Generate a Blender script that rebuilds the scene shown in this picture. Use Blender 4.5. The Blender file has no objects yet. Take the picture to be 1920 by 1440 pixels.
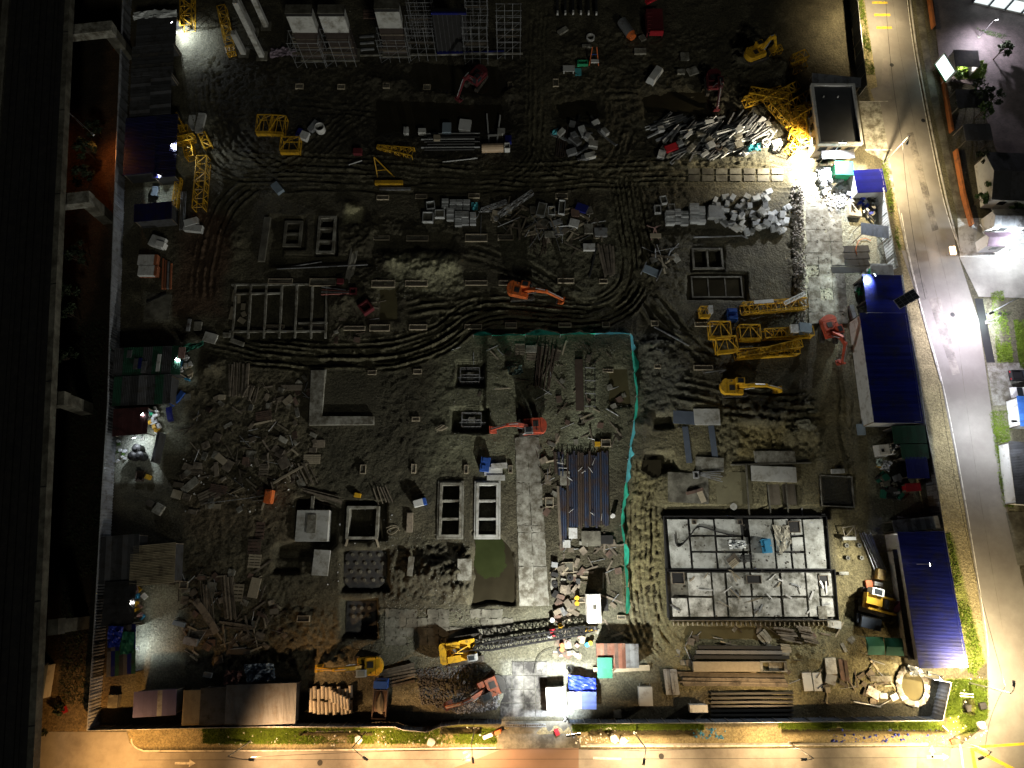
import bpy, bmesh, math, random
import numpy as np
from mathutils import Vector, Matrix
rnd = random.Random(7)
R = math.radians
scene = bpy.context.scene
COL = scene.collection

# ------------------------------------------------------------------ camera
CAM_H = 112.0
TILT = R(15.0)
FPX = 1280.0            # focal length in photograph pixels (1920 wide)
cam_d = bpy.data.cameras.new('camera')
cam_d.sensor_width = 36.0
cam_d.lens = 36.0 * FPX / 1920.0
cam_d.clip_end = 3000
cam = bpy.data.objects.new('camera', cam_d)
cam.location = (0, 0, CAM_H)
cam.rotation_euler = (TILT, 0, 0)
COL.objects.link(cam)
scene.camera = cam

# ------------------------------------------------------------------ night sky, weak sun as fill light, exposure
SUN_EL, SUN_AZ = 33.0, 158.0        # dim added sun from south-south-east, standing for flood spill and city glow
wd = bpy.data.worlds.new('World'); scene.world = wd; wd.use_nodes = True
nt = wd.node_tree; bg = nt.nodes['Background']
sky = nt.nodes.new('ShaderNodeTexSky'); sky.sky_type = 'NISHITA'; sky.sun_disc = False
sky.sun_elevation = R(SUN_EL); sky.sun_rotation = R(SUN_AZ)
sky.air_density = 1.0; sky.dust_density = 3.0; sky.ozone_density = 0.3
nt.links.new(sky.outputs['Color'], bg.inputs['Color'])
bg.inputs['Strength'].default_value = 0.0012
sun_d = bpy.data.lights.new('fill_sun', 'SUN'); sun_d.energy = 0.235; sun_d.angle = R(6); sun_d.color = (1.0, 0.98, 0.82)
sun = bpy.data.objects.new('fill_sun', sun_d); COL.objects.link(sun)
_d = Vector((math.sin(R(SUN_AZ)) * math.cos(R(SUN_EL)), math.cos(R(SUN_AZ)) * math.cos(R(SUN_EL)), math.sin(R(SUN_EL))))
sun.rotation_euler = _d.to_track_quat('Z', 'Y').to_euler(); sun.location = _d * 200
vs = scene.view_settings
vs.view_transform = 'Standard'; vs.look = 'None'; vs.exposure = 0.0; vs.gamma = 1.0; vs.use_curve_mapping = False
cy = scene.cycles
cy.use_denoising = True
cy.use_light_tree = True
cy.max_bounces = 4; cy.diffuse_bounces = 2; cy.glossy_bounces = 2; cy.transmission_bounces = 3
cy.sample_clamp_indirect = 4.0
cy.caustics_reflective = False; cy.caustics_refractive = False

# ------------------------------------------------------------------ pixel of the photograph -> place on the ground
CT, ST = math.cos(TILT), math.sin(TILT)
def P(px, py, z=0.0):
 dx, dy = (px - 960.0) / FPX, -(py - 720.0) / FPX
 ry, rz = dy * CT + ST, dy * ST - CT
 t = (z - CAM_H) / rz
 return Vector((dx * t, ry * t, z))
def to_px(x, y, z=0.0):
 zz = z - CAM_H
 yc = y * CT + zz * ST
 zc = -y * ST + zz * CT
 return 960.0 + FPX * x / -zc, 720.0 - FPX * yc / -zc
def seg_px(x0, y0, x1, y1, z=0.0):
 a, b = P(x0, y0, z), P(x1, y1, z)
 d = b - a
 return (a + b) / 2, d.length, math.atan2(d.y, d.x)
def box_px(cx, cy, w, h, ang=0.0, z=0.0):
 """centre, width, length, rotation of a rectangle seen at (cx,cy), w x h pixels, turned ang degrees (counter-clockwise)"""
 c = P(cx, cy, z)
 ca, sa = math.cos(R(ang)), math.sin(R(ang))
 if abs(ang) < 1e-6:
  W = (P(cx + w / 2, cy, z) - P(cx - w / 2, cy, z)).length
  L = abs(P(cx, cy - h / 2, z).y - P(cx, cy + h / 2, z).y)
  return c, W, L, 0.0
 a, b = P(cx - w / 2 * ca, cy + w / 2 * sa, z), P(cx + w / 2 * ca, cy - w / 2 * sa, z)
 e, f = P(cx + h / 2 * sa, cy + h / 2 * ca, z), P(cx - h / 2 * sa, cy - h / 2 * ca, z)
 d = b - a
 return c, d.length, (f - e).length, math.atan2(d.y, d.x)
def quad_px(q, z=0.0):
 """corners in order top-left, top-right, bottom-right, bottom-left -> best rectangle"""
 a, b, c, d = [P(x, y, z) for x, y in q]
 ctr = (a + b + c + d) / 4
 u = ((b - a) + (c - d)) / 2
 v = ((a - d) + (b - c)) / 2
 W, L = u.length, v.length
 ang = (math.atan2(u.y, u.x) * W + (math.atan2(v.y, v.x) - math.pi / 2) * L) / (W + L)
 return ctr, W, L, ang

# ------------------------------------------------------------------ materials
MATS = {}
def nodes_of(name):
 m = bpy.data.materials.new(name); m.use_nodes = True
 return m, m.node_tree, m.node_tree.nodes['Principled BSDF']
def math_node(nt, op, a, b):
 n = nt.nodes.new('ShaderNodeMath'); n.operation = op
 for i, q in enumerate((a, b)):
  if isinstance(q, (int, float)): n.inputs[i].default_value = q
  else: nt.links.new(q, n.inputs[i])
 return n.outputs[0]
def M(name, c=(.3, .3, .3), rough=.75, metal=0.0, var=.35, scale=1.2, objvar=.18, bump=.0, bscale=14, dirt=None, dirt_amt=.45, dscale=.8, spec=.4, trans=0):
 """plain surface with two sizes of mottling, a tint of its own for each object, patches of dirt and fine relief"""
 if name in MATS: return MATS[name]
 m, nt, bs = nodes_of(name)
 L = nt.links.new
 geo = nt.nodes.new('ShaderNodeNewGeometry')
 n1 = nt.nodes.new('ShaderNodeTexNoise'); n1.inputs['Scale'].default_value = scale; n1.inputs['Detail'].default_value = 5; n1.inputs['Roughness'].default_value = .62
 L(geo.outputs['Position'], n1.inputs['Vector'])
 oi = nt.nodes.new('ShaderNodeObjectInfo')
 v = math_node(nt, 'MULTIPLY_ADD', n1.outputs['Fac'], 2 * var); nt.nodes[-1].inputs[2].default_value = 1 - var
 o = math_node(nt, 'MULTIPLY_ADD', oi.outputs['Random'], 2 * objvar); nt.nodes[-1].inputs[2].default_value = 1 - objvar
 f = math_node(nt, 'MULTIPLY', v, o)
 hsv = nt.nodes.new('ShaderNodeHueSaturation'); hsv.inputs['Color'].default_value = (*c, 1)
 L(f, hsv.inputs['Value'])
 out = hsv.outputs['Color']
 if dirt:
  n2 = nt.nodes.new('ShaderNodeTexNoise'); n2.inputs['Scale'].default_value = dscale; n2.inputs['Detail'].default_value = 7; n2.inputs['Roughness'].default_value = .7
  L(geo.outputs['Position'], n2.inputs['Vector'])
  rp = nt.nodes.new('ShaderNodeValToRGB')
  rp.color_ramp.elements[0].position = .62 - dirt_amt * .4; rp.color_ramp.elements[1].position = .78 - dirt_amt * .3
  L(n2.outputs['Fac'], rp.inputs['Fac'])
  mx = nt.nodes.new('ShaderNodeMixRGB'); mx.inputs['Color2'].default_value = (*dirt, 1)
  L(rp.outputs['Color'], mx.inputs['Fac']); L(out, mx.inputs['Color1'])
  out = mx.outputs['Color']
 L(out, bs.inputs['Base Color'])
 bs.inputs['Roughness'].default_value = rough; bs.inputs['Metallic'].default_value = metal
 bs.inputs['Specular IOR Level'].default_value = spec
 if trans: bs.inputs['Transmission Weight'].default_value = trans
 if bump:
  n3 = nt.nodes.new('ShaderNodeTexNoise'); n3.inputs['Scale'].default_value = bscale; n3.inputs['Detail'].default_value = 4
  L(geo.outputs['Position'], n3.inputs['Vector'])
  b = nt.nodes.new('ShaderNodeBump'); b.inputs['Strength'].default_value = bump; b.inputs['Distance'].default_value = .1
  L(n3.outputs['Fac'], b.inputs['Height']); L(b.outputs['Normal'], bs.inputs['Normal'])
 MATS[name] = m
 return m
def EM(name, c, strength):
 if name in MATS: return MATS[name]
 m, nt, bs = nodes_of(name)
 bs.inputs['Base Color'].default_value = (.8, .8, .8, 1)
 bs.inputs['Emission Color'].default_value = (*c, 1); bs.inputs['Emission Strength'].default_value = strength
 if strength > 5: m.cycles.emission_sampling = 'NONE'
 MATS[name] = m
 return m
MUD = (.055, .048, .038)
concrete = M('concrete', (.34, .34, .30), .85, var=.5, scale=.9, bump=.3, dirt=(.11, .10, .075), dirt_amt=.6, dscale=.7)
concrete_pale = M('concrete_pale', (.52, .53, .51), .8, var=.25, scale=.8, bump=.15, dirt=(.22, .21, .17), dirt_amt=.35, dscale=.6)
concrete_wet = M('concrete_dirty', (.19, .185, .15), .7, var=.45, scale=1.5, bump=.3, dirt=(.07, .065, .05), dirt_amt=.6, dscale=.35)
slab_grey = M('slab_grey', (.5, .52, .5), .75, var=.4, scale=.5, objvar=.15, bump=.15, dirt=(.16, .16, .135), dirt_amt=.5, dscale=.35)
steel_dark = M('steel_dark', (.06, .06, .06), .55, .6, var=.4)
steel = M('steel', (.35, .36, .37), .45, .6, var=.35, objvar=.3)
galv = M('galvanised', (.42, .44, .46), .45, .5, var=.3, objvar=.3, dirt=(.12, .09, .07), dirt_amt=.3)
rust = M('rust', (.08, .058, .045), .85, .2, var=.5, objvar=.3)
pile_blue = M('pile_blue', (.045, .065, .12), .6, .3, var=.4, objvar=.35, dirt=(.08, .05, .035), dirt_amt=.45, dscale=.6)
wood = M('wood', (.20, .17, .13), .9, var=.4, scale=2.5, objvar=.45, dirt=(.06, .05, .04), dirt_amt=.35)
wood_pale = M('wood_pale', (.36, .315, .23), .9, var=.3, scale=2.5, objvar=.25)
ply = M('plywood', (.22, .19, .15), .85, var=.35, scale=1.2, objvar=.45, dirt=(.08, .065, .05), dirt_amt=.5)
ply_red = M('plywood_red', (.14, .09, .07), .85, var=.4, objvar=.3, dirt=(.06, .05, .04), dirt_amt=.4)
block = M('aerated_block', (.40, .42, .43), .9, var=.4, objvar=.35, bump=.2, dirt=(.2, .2, .18), dirt_amt=.25)
white = M('white_paint', (.74, .75, .74), .6, var=.12, objvar=.06, dirt=(.35, .33, .29), dirt_amt=.2)
sheet_white = M('sheet_white', (.62, .64, .64), .5, var=.2, objvar=.1, dirt=(.3, .28, .25), dirt_amt=.25)
hoard = M('hoarding_sheet', (.30, .32, .36), .5, .2, var=.3, scale=.7, objvar=.15, dirt=(.12, .11, .1), dirt_amt=.3)
roof_dark = M('roof_dark', (.075, .078, .085), .6, .2, var=.4, scale=.8, objvar=.3, dirt=(.035, .033, .03), dirt_amt=.4)
roof_grey = M('roof_grey', (.145, .15, .165), .55, .2, var=.3, scale=.6, objvar=.18, dirt=(.11, .1, .09), dirt_amt=.35)
roof_navy = M('roof_navy', (.009, .019, .24), .5, .1, var=.45, scale=.5, objvar=.22, dirt=(.03, .034, .10), dirt_amt=.4, dscale=.35)
roof_blue = M('roof_blue', (.012, .018, .17), .5, .1, var=.3, objvar=.15, dirt=(.05, .05, .1), dirt_amt=.2)
roof_lilac = M('roof_lilac', (.10, .095, .21), .55, .1, var=.2, objvar=.12)
roof_tan = M('roof_tan', (.26, .22, .15), .7, var=.2, objvar=.12, dirt=(.2, .16, .11), dirt_amt=.3)
roof_green = M('roof_green', (.02, .085, .05), .6, .1, var=.35, objvar=.2, dirt=(.03, .04, .03), dirt_amt=.3)
roof_maroon = M('roof_maroon', (.085, .03, .03), .6, .1, var=.4, objvar=.25, dirt=(.03, .02, .02), dirt_amt=.3)
roof_rust = M('roof_rust', (.23, .10, .065), .7, .1, var=.4, objvar=.25, dirt=(.3, .2, .15), dirt_amt=.3)
teal_net = M('teal_net', (.02, .48, .33), .7, var=.35, scale=1.2, objvar=.2)
cyan_net = M('cyan_net', (.10, .5, .58), .7, var=.3, scale=1.2, objvar=.2)
green_paint = M('green_paint', (.03, .35, .16), .5, var=.2)
tarp_blue = M('tarp_blue', (.015, .04, .42), .45, var=.25, scale=.8)
tarp_green = M('tarp_green', (.015, .13, .085), .6, var=.3)
plastic = M('plastic_sheet', (.6, .63, .64), .3, var=.3, objvar=.1)
black_tarp = M('black_tarp', (.04, .04, .042), .5, var=.35, scale=1.0, objvar=.1, dirt=(.09, .085, .07), dirt_amt=.4, dscale=1.2)
black = M('black_rubber', (.015, .015, .016), .6, var=.3)
glass_dark = M('glass_dark', (.03, .035, .04), .15, 0, var=.1, spec=.6)
glass_roof = M('glass_skylight', (.2, .25, .27), .2, 0, var=.1, spec=.6)
yellow = M('yellow_paint', (.62, .36, .02), .5, var=.25, objvar=.18, dirt=(.2, .12, .03), dirt_amt=.3, dscale=1.5)
orange = M('orange_paint', (.65, .15, .035), .5, var=.25, objvar=.12, dirt=(.16, .08, .05), dirt_amt=.3, dscale=1.5)
red_orange = M('red_orange_paint', (.5, .085, .045), .5, var=.25, objvar=.1, dirt=(.14, .06, .05), dirt_amt=.3, dscale=1.5)
ochre = M('ochre_paint', (.5, .33, .08), .5, var=.3, objvar=.1, dirt=(.14, .1, .06), dirt_amt=.45, dscale=1.5)
brown_red = M('brown_red_paint', (.24, .07, .035), .55, var=.3, objvar=.1, dirt=(.1, .06, .05), dirt_amt=.4, dscale=1.5)
red = M('red_paint', (.42, .02, .03), .5, var=.25)
dark_red = M('dark_red_paint', (.12, .02, .025), .6, var=.3)
pink = M('pink_paint', (.5, .16, .27), .5, var=.2)
blue = M('blue_paint', (.03, .09, .36), .45, var=.25, objvar=.2)
sky_blue = M('sky_blue_paint', (.05, .3, .55), .45, var=.2)
bluegrey = M('bluegrey', (.22, .28, .34), .6, var=.25)
canvas = M('canvas', (.3, .19, .17), .85, var=.25)
slate = M('slate', (.10, .125, .17), .7, var=.3, objvar=.1)
trackm = M('machine_track', (.035, .033, .03), .8, .2, var=.4, dirt=(.1, .085, .065), dirt_amt=.5, dscale=2)
asphalt = M('asphalt', (.27, .255, .23), .65, var=.4, scale=.16, bump=.12, bscale=22, dirt=(.17, .155, .14), dirt_amt=.45, dscale=.11, spec=.4)
asphalt_red = M('asphalt_red', (.24, .16, .12), .6, var=.2, scale=.3, bump=.1, bscale=22)
line_white = M('line_white', (.62, .6, .55), .7, var=.3, scale=3, dirt=(.25, .23, .2), dirt_amt=.4, dscale=1.5)
line_yellow = M('line_yellow', (.62, .44, .03), .7, var=.25, scale=3, dirt=(.25, .2, .1), dirt_amt=.35, dscale=1.5)
kerb_m = M('kerb', (.4, .39, .36), .85, var=.3, dirt=(.2, .18, .15), dirt_amt=.4)
orange_wall = M('orange_wall', (.38, .13, .04), .8, var=.25, dirt=(.16, .08, .04), dirt_amt=.3)
bark = M('bark', (.06, .045, .03), .9, var=.3)
leaf = M('leaf', (.05, .10, .022), .7, var=.4, scale=.8, objvar=.3)
leaf_dark = M('leaf_dark', (.022, .035, .014), .75, var=.4, scale=.8, objvar=.3)
leaf_bright = M('leaf_bright', (.12, .2, .02), .7, var=.4, scale=.8, objvar=.2)
grass_m = M('grass', (.095, .15, .008), .8, var=.55, scale=.5, objvar=.2)
soil = M('soil', (.11, .095, .072), .95, var=.5, scale=1.5, bump=.6, bscale=6)
cloth = M('cloth_white', (.6, .62, .65), .85, var=.25)
barrel_yellow = M('barrel_yellow', (.7, .4, .03), .5, var=.2)
brick_red = M('brick_stack', (.3, .1, .045), .85, var=.35)
rubble_m = M('rubble_stone', (.30, .31, .33), .9, var=.5, scale=3, bump=.3)
def paver_material():
 m, nt, bs = nodes_of('brick_paving'); L = nt.links.new
 geo = nt.nodes.new('ShaderNodeNewGeometry')
 mp = nt.nodes.new('ShaderNodeMapping'); mp.inputs['Rotation'].default_value = (0, 0, R(8)); L(geo.outputs['Position'], mp.inputs['Vector'])
 br = nt.nodes.new('ShaderNodeTexBrick'); br.inputs['Scale'].default_value = 1.4
 br.inputs['Color1'].default_value = (.17, .135, .14, 1); br.inputs['Color2'].default_value = (.115, .095, .10, 1); br.inputs['Mortar'].default_value = (.06, .055, .055, 1)
 br.inputs['Mortar Size'].default_value = .03
 L(mp.outputs['Vector'], br.inputs['Vector'])
 n = nt.nodes.new('ShaderNodeTexNoise'); n.inputs['Scale'].default_value = .6; n.inputs['Detail'].default_value = 6; L(geo.outputs['Position'], n.inputs['Vector'])
 mx = nt.nodes.new('ShaderNodeMixRGB'); mx.blend_type = 'MULTIPLY'; mx.inputs['Fac'].default_value = .7
 L(br.outputs['Color'], mx.inputs['Color1']); L(n.outputs['Fac'], mx.inputs['Color2'])
 g = nt.nodes.new('ShaderNodeHueSaturation'); g.inputs['Value'].default_value = 1.7; L(mx.outputs['Color'], g.inputs['Color'])
 L(g.outputs['Color'], bs.inputs['Base Color']); bs.inputs['Roughness'].default_value = .7
 return m
paving = paver_material()
def water_material(name, c, rough=.08):
 m, nt, bs = nodes_of(name); L = nt.links.new
 geo = nt.nodes.new('ShaderNodeNewGeometry')
 n = nt.nodes.new('ShaderNodeTexNoise'); n.inputs['Scale'].default_value = .5; n.inputs['Detail'].default_value = 4; L(geo.outputs['Position'], n.inputs['Vector'])
 rp = nt.nodes.new('ShaderNodeValToRGB'); rp.color_ramp.elements[0].color = (*[x * .65 for x in c], 1); rp.color_ramp.elements[1].color = (*[x * 1.35 for x in c], 1)
 L(n.outputs['Fac'], rp.inputs['Fac']); L(rp.outputs['Color'], bs.inputs['Base Color'])
 bs.inputs['Roughness'].default_value = rough; bs.inputs['Specular IOR Level'].default_value = .35
 return m
water_green = water_material('water_green', (.032, .04, .015), .12)
water_dark = water_material('water_dark', (.030, .026, .016), .15)
water_olive = water_material('water_olive', (.095, .085, .045), .15)

# ------------------------------------------------------------------ mesh collecting
class MB:
 def __init__(s): s.v = []; s.f = []
 def add(s, vs, fs):
  o = len(s.v); s.v += [tuple(q) for q in vs]; s.f += [tuple(i + o for i in f) for f in fs]; return s
 def box(s, c, d, rz=0.0, taper=1.0):
  x, y, z = d[0] / 2, d[1] / 2, d[2] / 2; ca, sa = math.cos(rz), math.sin(rz)
  vs = []
  for k, t in ((-z, 1.0), (z, taper)):
   for i, j in ((-x, -y), (x, -y), (x, y), (-x, y)):
    i *= t; j *= t
    vs.append((c[0] + i * ca - j * sa, c[1] + i * sa + j * ca, c[2] + k))
  return s.add(vs, [(3, 2, 1, 0), (4, 5, 6, 7), (0, 1, 5, 4), (1, 2, 6, 5), (2, 3, 7, 6), (3, 0, 4, 7)])
 def cyl(s, p0, p1, r0, r1=None, n=6, caps=True):
  p0, p1 = Vector(p0), Vector(p1); r1 = r0 if r1 is None else r1
  d = (p1 - p0)
  if d.length < 1e-6: return s
  q = d.to_track_quat('Z', 'Y'); vs = []
  for p, r in ((p0, r0), (p1, r1)):
   for k in range(n):
    a = 2 * math.pi * (k + .5) / n
    vs.append(p + q @ Vector((r * math.cos(a), r * math.sin(a), 0)))
  fs = [(k, (k + 1) % n, n + (k + 1) % n, n + k) for k in range(n)]
  if caps: fs += [tuple(range(n - 1, -1, -1)), tuple(range(n, 2 * n))]
  return s.add(vs, fs)
 def bar(s, p0, p1, w, h=None):
  """square bar between two points, w across, h upright"""
  p0, p1 = Vector(p0), Vector(p1); h = w if h is None else h
  d = (p1 - p0).normalized()
  up = Vector((0, 0, 1)) if abs(d.z) < .95 else Vector((0, 1, 0))
  sd = d.cross(up).normalized(); u = sd.cross(d)
  vs = []
  for p in (p0, p1):
   for i, j in ((-1, -1), (1, -1), (1, 1), (-1, 1)):
    vs.append(p + sd * (i * w / 2) + u * (j * h / 2))
  return s.add(vs, [(0, 1, 2, 3), (7, 6, 5, 4), (4, 5, 1, 0), (5, 6, 2, 1), (6, 7, 3, 2), (7, 4, 0, 3)])
 def prism(s, pts, z0, z1):
  n = len(pts)
  a = sum(pts[i][0] * pts[(i + 1) % n][1] - pts[(i + 1) % n][0] * pts[i][1] for i in range(n))
  if a < 0: pts = pts[::-1]
  vs = [(p[0], p[1], z0) for p in pts] + [(p[0], p[1], z1) for p in pts]
  return s.add(vs, [tuple(range(n - 1, -1, -1)), tuple(range(n, 2 * n))] + [(k, (k + 1) % n, n + (k + 1) % n, n + k) for k in range(n)])
 def side(s, pts, y0, y1):
  """profile in x,z pushed from y0 to y1"""
  n = len(pts)
  a = sum(pts[i][0] * pts[(i + 1) % n][1] - pts[(i + 1) % n][0] * pts[i][1] for i in range(n))
  if a < 0: pts = pts[::-1]
  vs = [(p[0], y0, p[1]) for p in pts] + [(p[0], y1, p[1]) for p in pts]
  return s.add(vs, [tuple(range(n)), tuple(range(2 * n - 1, n - 1, -1))] + [(n + k, n + (k + 1) % n, (k + 1) % n, k) for k in range(n)])
 def ring(s, w, l, t, z0, z1, c=(0, 0)):
  for (x, y, a, b) in ((0, l / 2 - t / 2, w, t), (0, -l / 2 + t / 2, w, t), (w / 2 - t / 2, 0, t, l - 2 * t), (-w / 2 + t / 2, 0, t, l - 2 * t)):
   s.box((c[0] + x, c[1] + y, (z0 + z1) / 2), (a, b, z1 - z0))
  return s
 def mesh(s, name='mesh', smooth=False):
  m = bpy.data.meshes.new(name); m.from_pydata(s.v, [], s.f); m.validate()
  if smooth:
   m.polygons.foreach_set('use_smooth', [True] * len(m.polygons))
  m.update(); return m

def tag(o, label=None, cat=None, group=None, kind=None):
 if label: o['label'] = label
 if cat: o['category'] = cat
 if group: o['group'] = group
 if kind or cat: o['kind'] = kind or 'thing'
 return o
def thing(name, label, cat, loc=(0, 0, 0), rz=0.0, group=None):
 o = bpy.data.objects.new(name, None); o.empty_display_size = .3
 o.location = loc; o.rotation_euler = (0, 0, rz); COL.objects.link(o)
 return tag(o, label, cat, group)
_MC = {}
def add(name, mesh, mat, parent=None, loc=(0, 0, 0), rot=0.0, scale=None):
 """link a mesh (MB or mesh data) as ONE object; mesh data with one material is shared"""
 me = mesh.mesh(name) if isinstance(mesh, MB) else mesh
 if not me.materials: me.materials.append(mat)
 o = bpy.data.objects.new(name, me)
 if me.materials[0] is not mat:
  o.material_slots[0].link = 'OBJECT'; o.material_slots[0].material = mat
 o.location = loc
 o.rotation_euler = (0, 0, rot) if isinstance(rot, (int, float)) else rot
 if scale: o.scale = scale
 COL.objects.link(o)
 if parent: o.parent = parent
 return o
def kids(o, table): return table.get(o, [])
def copy_tree(root, loc, rz, label=None, group=None):
 r = root.copy(); COL.objects.link(r); r.location = loc; r.rotation_euler = (0, 0, rz)
 if label: r['label'] = label
 if group: r['group'] = group
 for ch in root.children:
  c = ch.copy(); COL.objects.link(c); c.parent = r
  for g in ch.children:
   d = g.copy(); COL.objects.link(d); d.parent = c
 return r

# shared unit meshes: unit in x and y about the middle, z from 0 to 1
UNIT = MB().box((0, 0, .5), (1, 1, 1)).mesh('unit_block')
def plank_mesh(seed):
 r = random.Random(seed); n = 4; vs = []; fs = []
 bow = r.uniform(-.2, .2)
 for i in range(n + 1):
  x = -.5 + i / n + (r.uniform(-.012, .012) if i in (0, n) else 0); b = bow * (1 - (2 * i / n - 1) ** 2)
  for j, k in ((-.5, 0), (.5, 0), (.5, 1), (-.5, 1)):
   vs.append((x + (r.uniform(-.01, .01) if i in (0, n) else 0), j + b, k))
 for i in range(n):
  for k in range(4):
   a, b2 = i * 4 + k, i * 4 + (k + 1) % 4
   fs.append((a, b2, b2 + 4, a + 4))
 fs += [(3, 2, 1, 0), (n * 4, n * 4 + 1, n * 4 + 2, n * 4 + 3)]
 return MB().add(vs, [f[::-1] for f in fs]).mesh('plank')
PLANKS = [plank_mesh(i) for i in range(5)]
def chip_mesh(seed):
 """a block with knocked-off corners"""
 r = random.Random(seed); q = []
 for x, y in ((-.5, -.5), (.5, -.5), (.5, .5), (-.5, .5)):
  if r.random() < .35:
   c = r.uniform(.02, .07); q += [(x * (1 - 2 * c), y), (x, y * (1 - 2 * c))] if (x * y < 0) else [(x, y * (1 - 2 * c)), (x * (1 - 2 * c), y)]
  else: q.append((x, y))
 # order by angle
 q.sort(key=lambda p: math.atan2(p[1], p[0]))
 return MB().prism(q, 0, 1).mesh('chipped_block')
CHIPS = [chip_mesh(i) for i in range(6)]
def corrugated(n=5, amp=.06, thick=.02):
 """roof sheet 1 x 1, ribs running along y; amp in metres (z scale 1)"""
 pts = []
 for i in range(n):
  b = i / n - .5; w = 1 / n
  pts += [(b, 0), (b + w * .35, 0), (b + w * .48, amp), (b + w * .87, amp)]
 pts.append((.5, 0))
 m = len(pts); vs = []
 for y in (-.5, .5):
  vs += [(x, y, z) for x, z in pts] + [(x, y, z - thick) for x, z in pts]
 fs = []
 for i in range(m - 1):
  fs.append((i, i + 1, 2 * m + i + 1, 2 * m + i))
  fs.append((m + i + 1, m + i, 3 * m + i, 3 * m + i + 1))
  fs.append((i + 1, i, m + i, m + i + 1)); fs.append((2 * m + i, 2 * m + i + 1, 3 * m + i + 1, 3 * m + i))
 fs += [(0, 2 * m, 3 * m, m), (m - 1, 2 * m - 1, 4 * m - 1, 3 * m - 1)]
 return MB().add(vs, fs).mesh('corrugated_sheet')
CORR = corrugated()
CORR3 = corrugated(3, .09)

viaduct_dark = M('viaduct_dark', (.02, .02, .021), .8, var=.5, scale=.5, bump=.2, dirt=(.035, .033, .03), dirt_amt=.4)  # near-black: the unlit west edge is put into the viaduct's colour
navy_west = M('roof_navy_west', (.008, .01, .065), .5, .1, var=.4, objvar=.2, dirt=(.02, .02, .035), dirt_amt=.35)  # darker copy of the navy roof, dim western light put into its colour
slab_pale = M('slab_pale', (.6, .61, .58), .75, var=.45, scale=.6, objvar=.16, bump=.2, dirt=(.15, .15, .125), dirt_amt=.55, dscale=.5)
concrete_stained = M('concrete_stained', (.3, .3, .29), .8, var=.45, scale=.7, objvar=.2, bump=.2, dirt=(.035, .034, .034), dirt_amt=.7, dscale=.3)
boom_black = M('boom_black', (.008, .008, .009), .9, var=.3)
# ------------------------------------------------------------------ the ground: one sheet, shaped
STEP = .25
GX0, GX1, GY0, GY1 = -114.0, 114.0, -38.0, 128.0
NX, NY = int((GX1 - GX0) / STEP) + 1, int((GY1 - GY0) / STEP) + 1
gx = np.linspace(GX0, GX1, NX); gy = np.linspace(GY0, GY1, NY)
XX, YY = np.meshgrid(gx, gy)
PX, PY = to_px(XX, YY)
_rs = np.random.RandomState(3)
_NT = {}
def vnoise(x, y, seed):
 if seed not in _NT: _NT[seed] = np.random.RandomState(seed).rand(256, 256)
 T = _NT[seed]
 xi = np.floor(x).astype(int); yi = np.floor(y).astype(int); fx = x - xi; fy = y - yi
 fx = fx * fx * (3 - 2 * fx); fy = fy * fy * (3 - 2 * fy)
 a = T[yi & 255, xi & 255]; b = T[yi & 255, (xi + 1) & 255]; c = T[(yi + 1) & 255, xi & 255]; d = T[(yi + 1) & 255, (xi + 1) & 255]
 return (a * (1 - fx) + b * fx) * (1 - fy) + (c * (1 - fx) + d * fx) * fy
def snoise(x, y, seed):
 if seed not in _NT: vnoise(np.zeros(1), np.zeros(1), seed)
 T = _NT[seed]; xi, yi = math.floor(x), math.floor(y); fx, fy = x - xi, y - yi
 return float((T[yi & 255, xi & 255] * (1 - fx) + T[yi & 255, (xi + 1) & 255] * fx) * (1 - fy) + (T[(yi + 1) & 255, xi & 255] * (1 - fx) + T[(yi + 1) & 255, (xi + 1) & 255] * fx) * fy)
def fbm(x, y, seed, octs=4, gain=.55):
 s = 0; a = 1; t = 0
 for o in range(octs):
  s = s + a * vnoise(x * 2 ** o + 17 * o, y * 2 ** o + 31 * o, seed + o); t += a; a *= gain
 return s / t
N_BIG = fbm(XX / 9, YY / 9, 1); N_MID = fbm(XX / 2.2, YY / 2.2, 11); N_FINE = fbm(XX / .8, YY / .8, 21, 3)
WOBX = (fbm(XX / 3, YY / 3, 31, 3) - .5) * 2; WOBY = (fbm(XX / 3, YY / 3, 41, 3) - .5) * 2
WPX = WOBX + (fbm(XX / 14, YY / 14, 71, 2) - .5) * 6; WPY = WOBY + (fbm(XX / 14, YY / 14, 81, 2) - .5) * 6
N_GRIT = fbm(XX / .45, YY / .45, 61, 2)
HZ = (N_BIG - .5) * .4 + (N_MID - .5) * .15 + (N_FINE - .5) * .12 + (N_GRIT - .5) * .09
CL = np.zeros((NY, NX, 3)); CL[:] = (.062, .055, .043)
t = np.clip((N_MID - .35) * 2.2, 0, 1)[..., None]
CL = CL * (1 - t * .7) + np.array((.125, .112, .085)) * t * .7
WET = np.full((NY, NX), .75)
def subset(x0, y0, x1, y1, pad):
 """rows and columns of the grid that can hold this pixel box"""
 cs = [P(a, b) for a in (x0 - pad, x1 + pad) for b in (y0 - pad, y1 + pad)]
 i0 = max(0, int((min(c.x for c in cs) - GX0) / STEP) - 1); i1 = min(NX, int((max(c.x for c in cs) - GX0) / STEP) + 2)
 j0 = max(0, int((min(c.y for c in cs) - GY0) / STEP) - 1); j1 = min(NY, int((max(c.y for c in cs) - GY0) / STEP) + 2)
 return (slice(j0, j1), slice(i0, i1))
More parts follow.
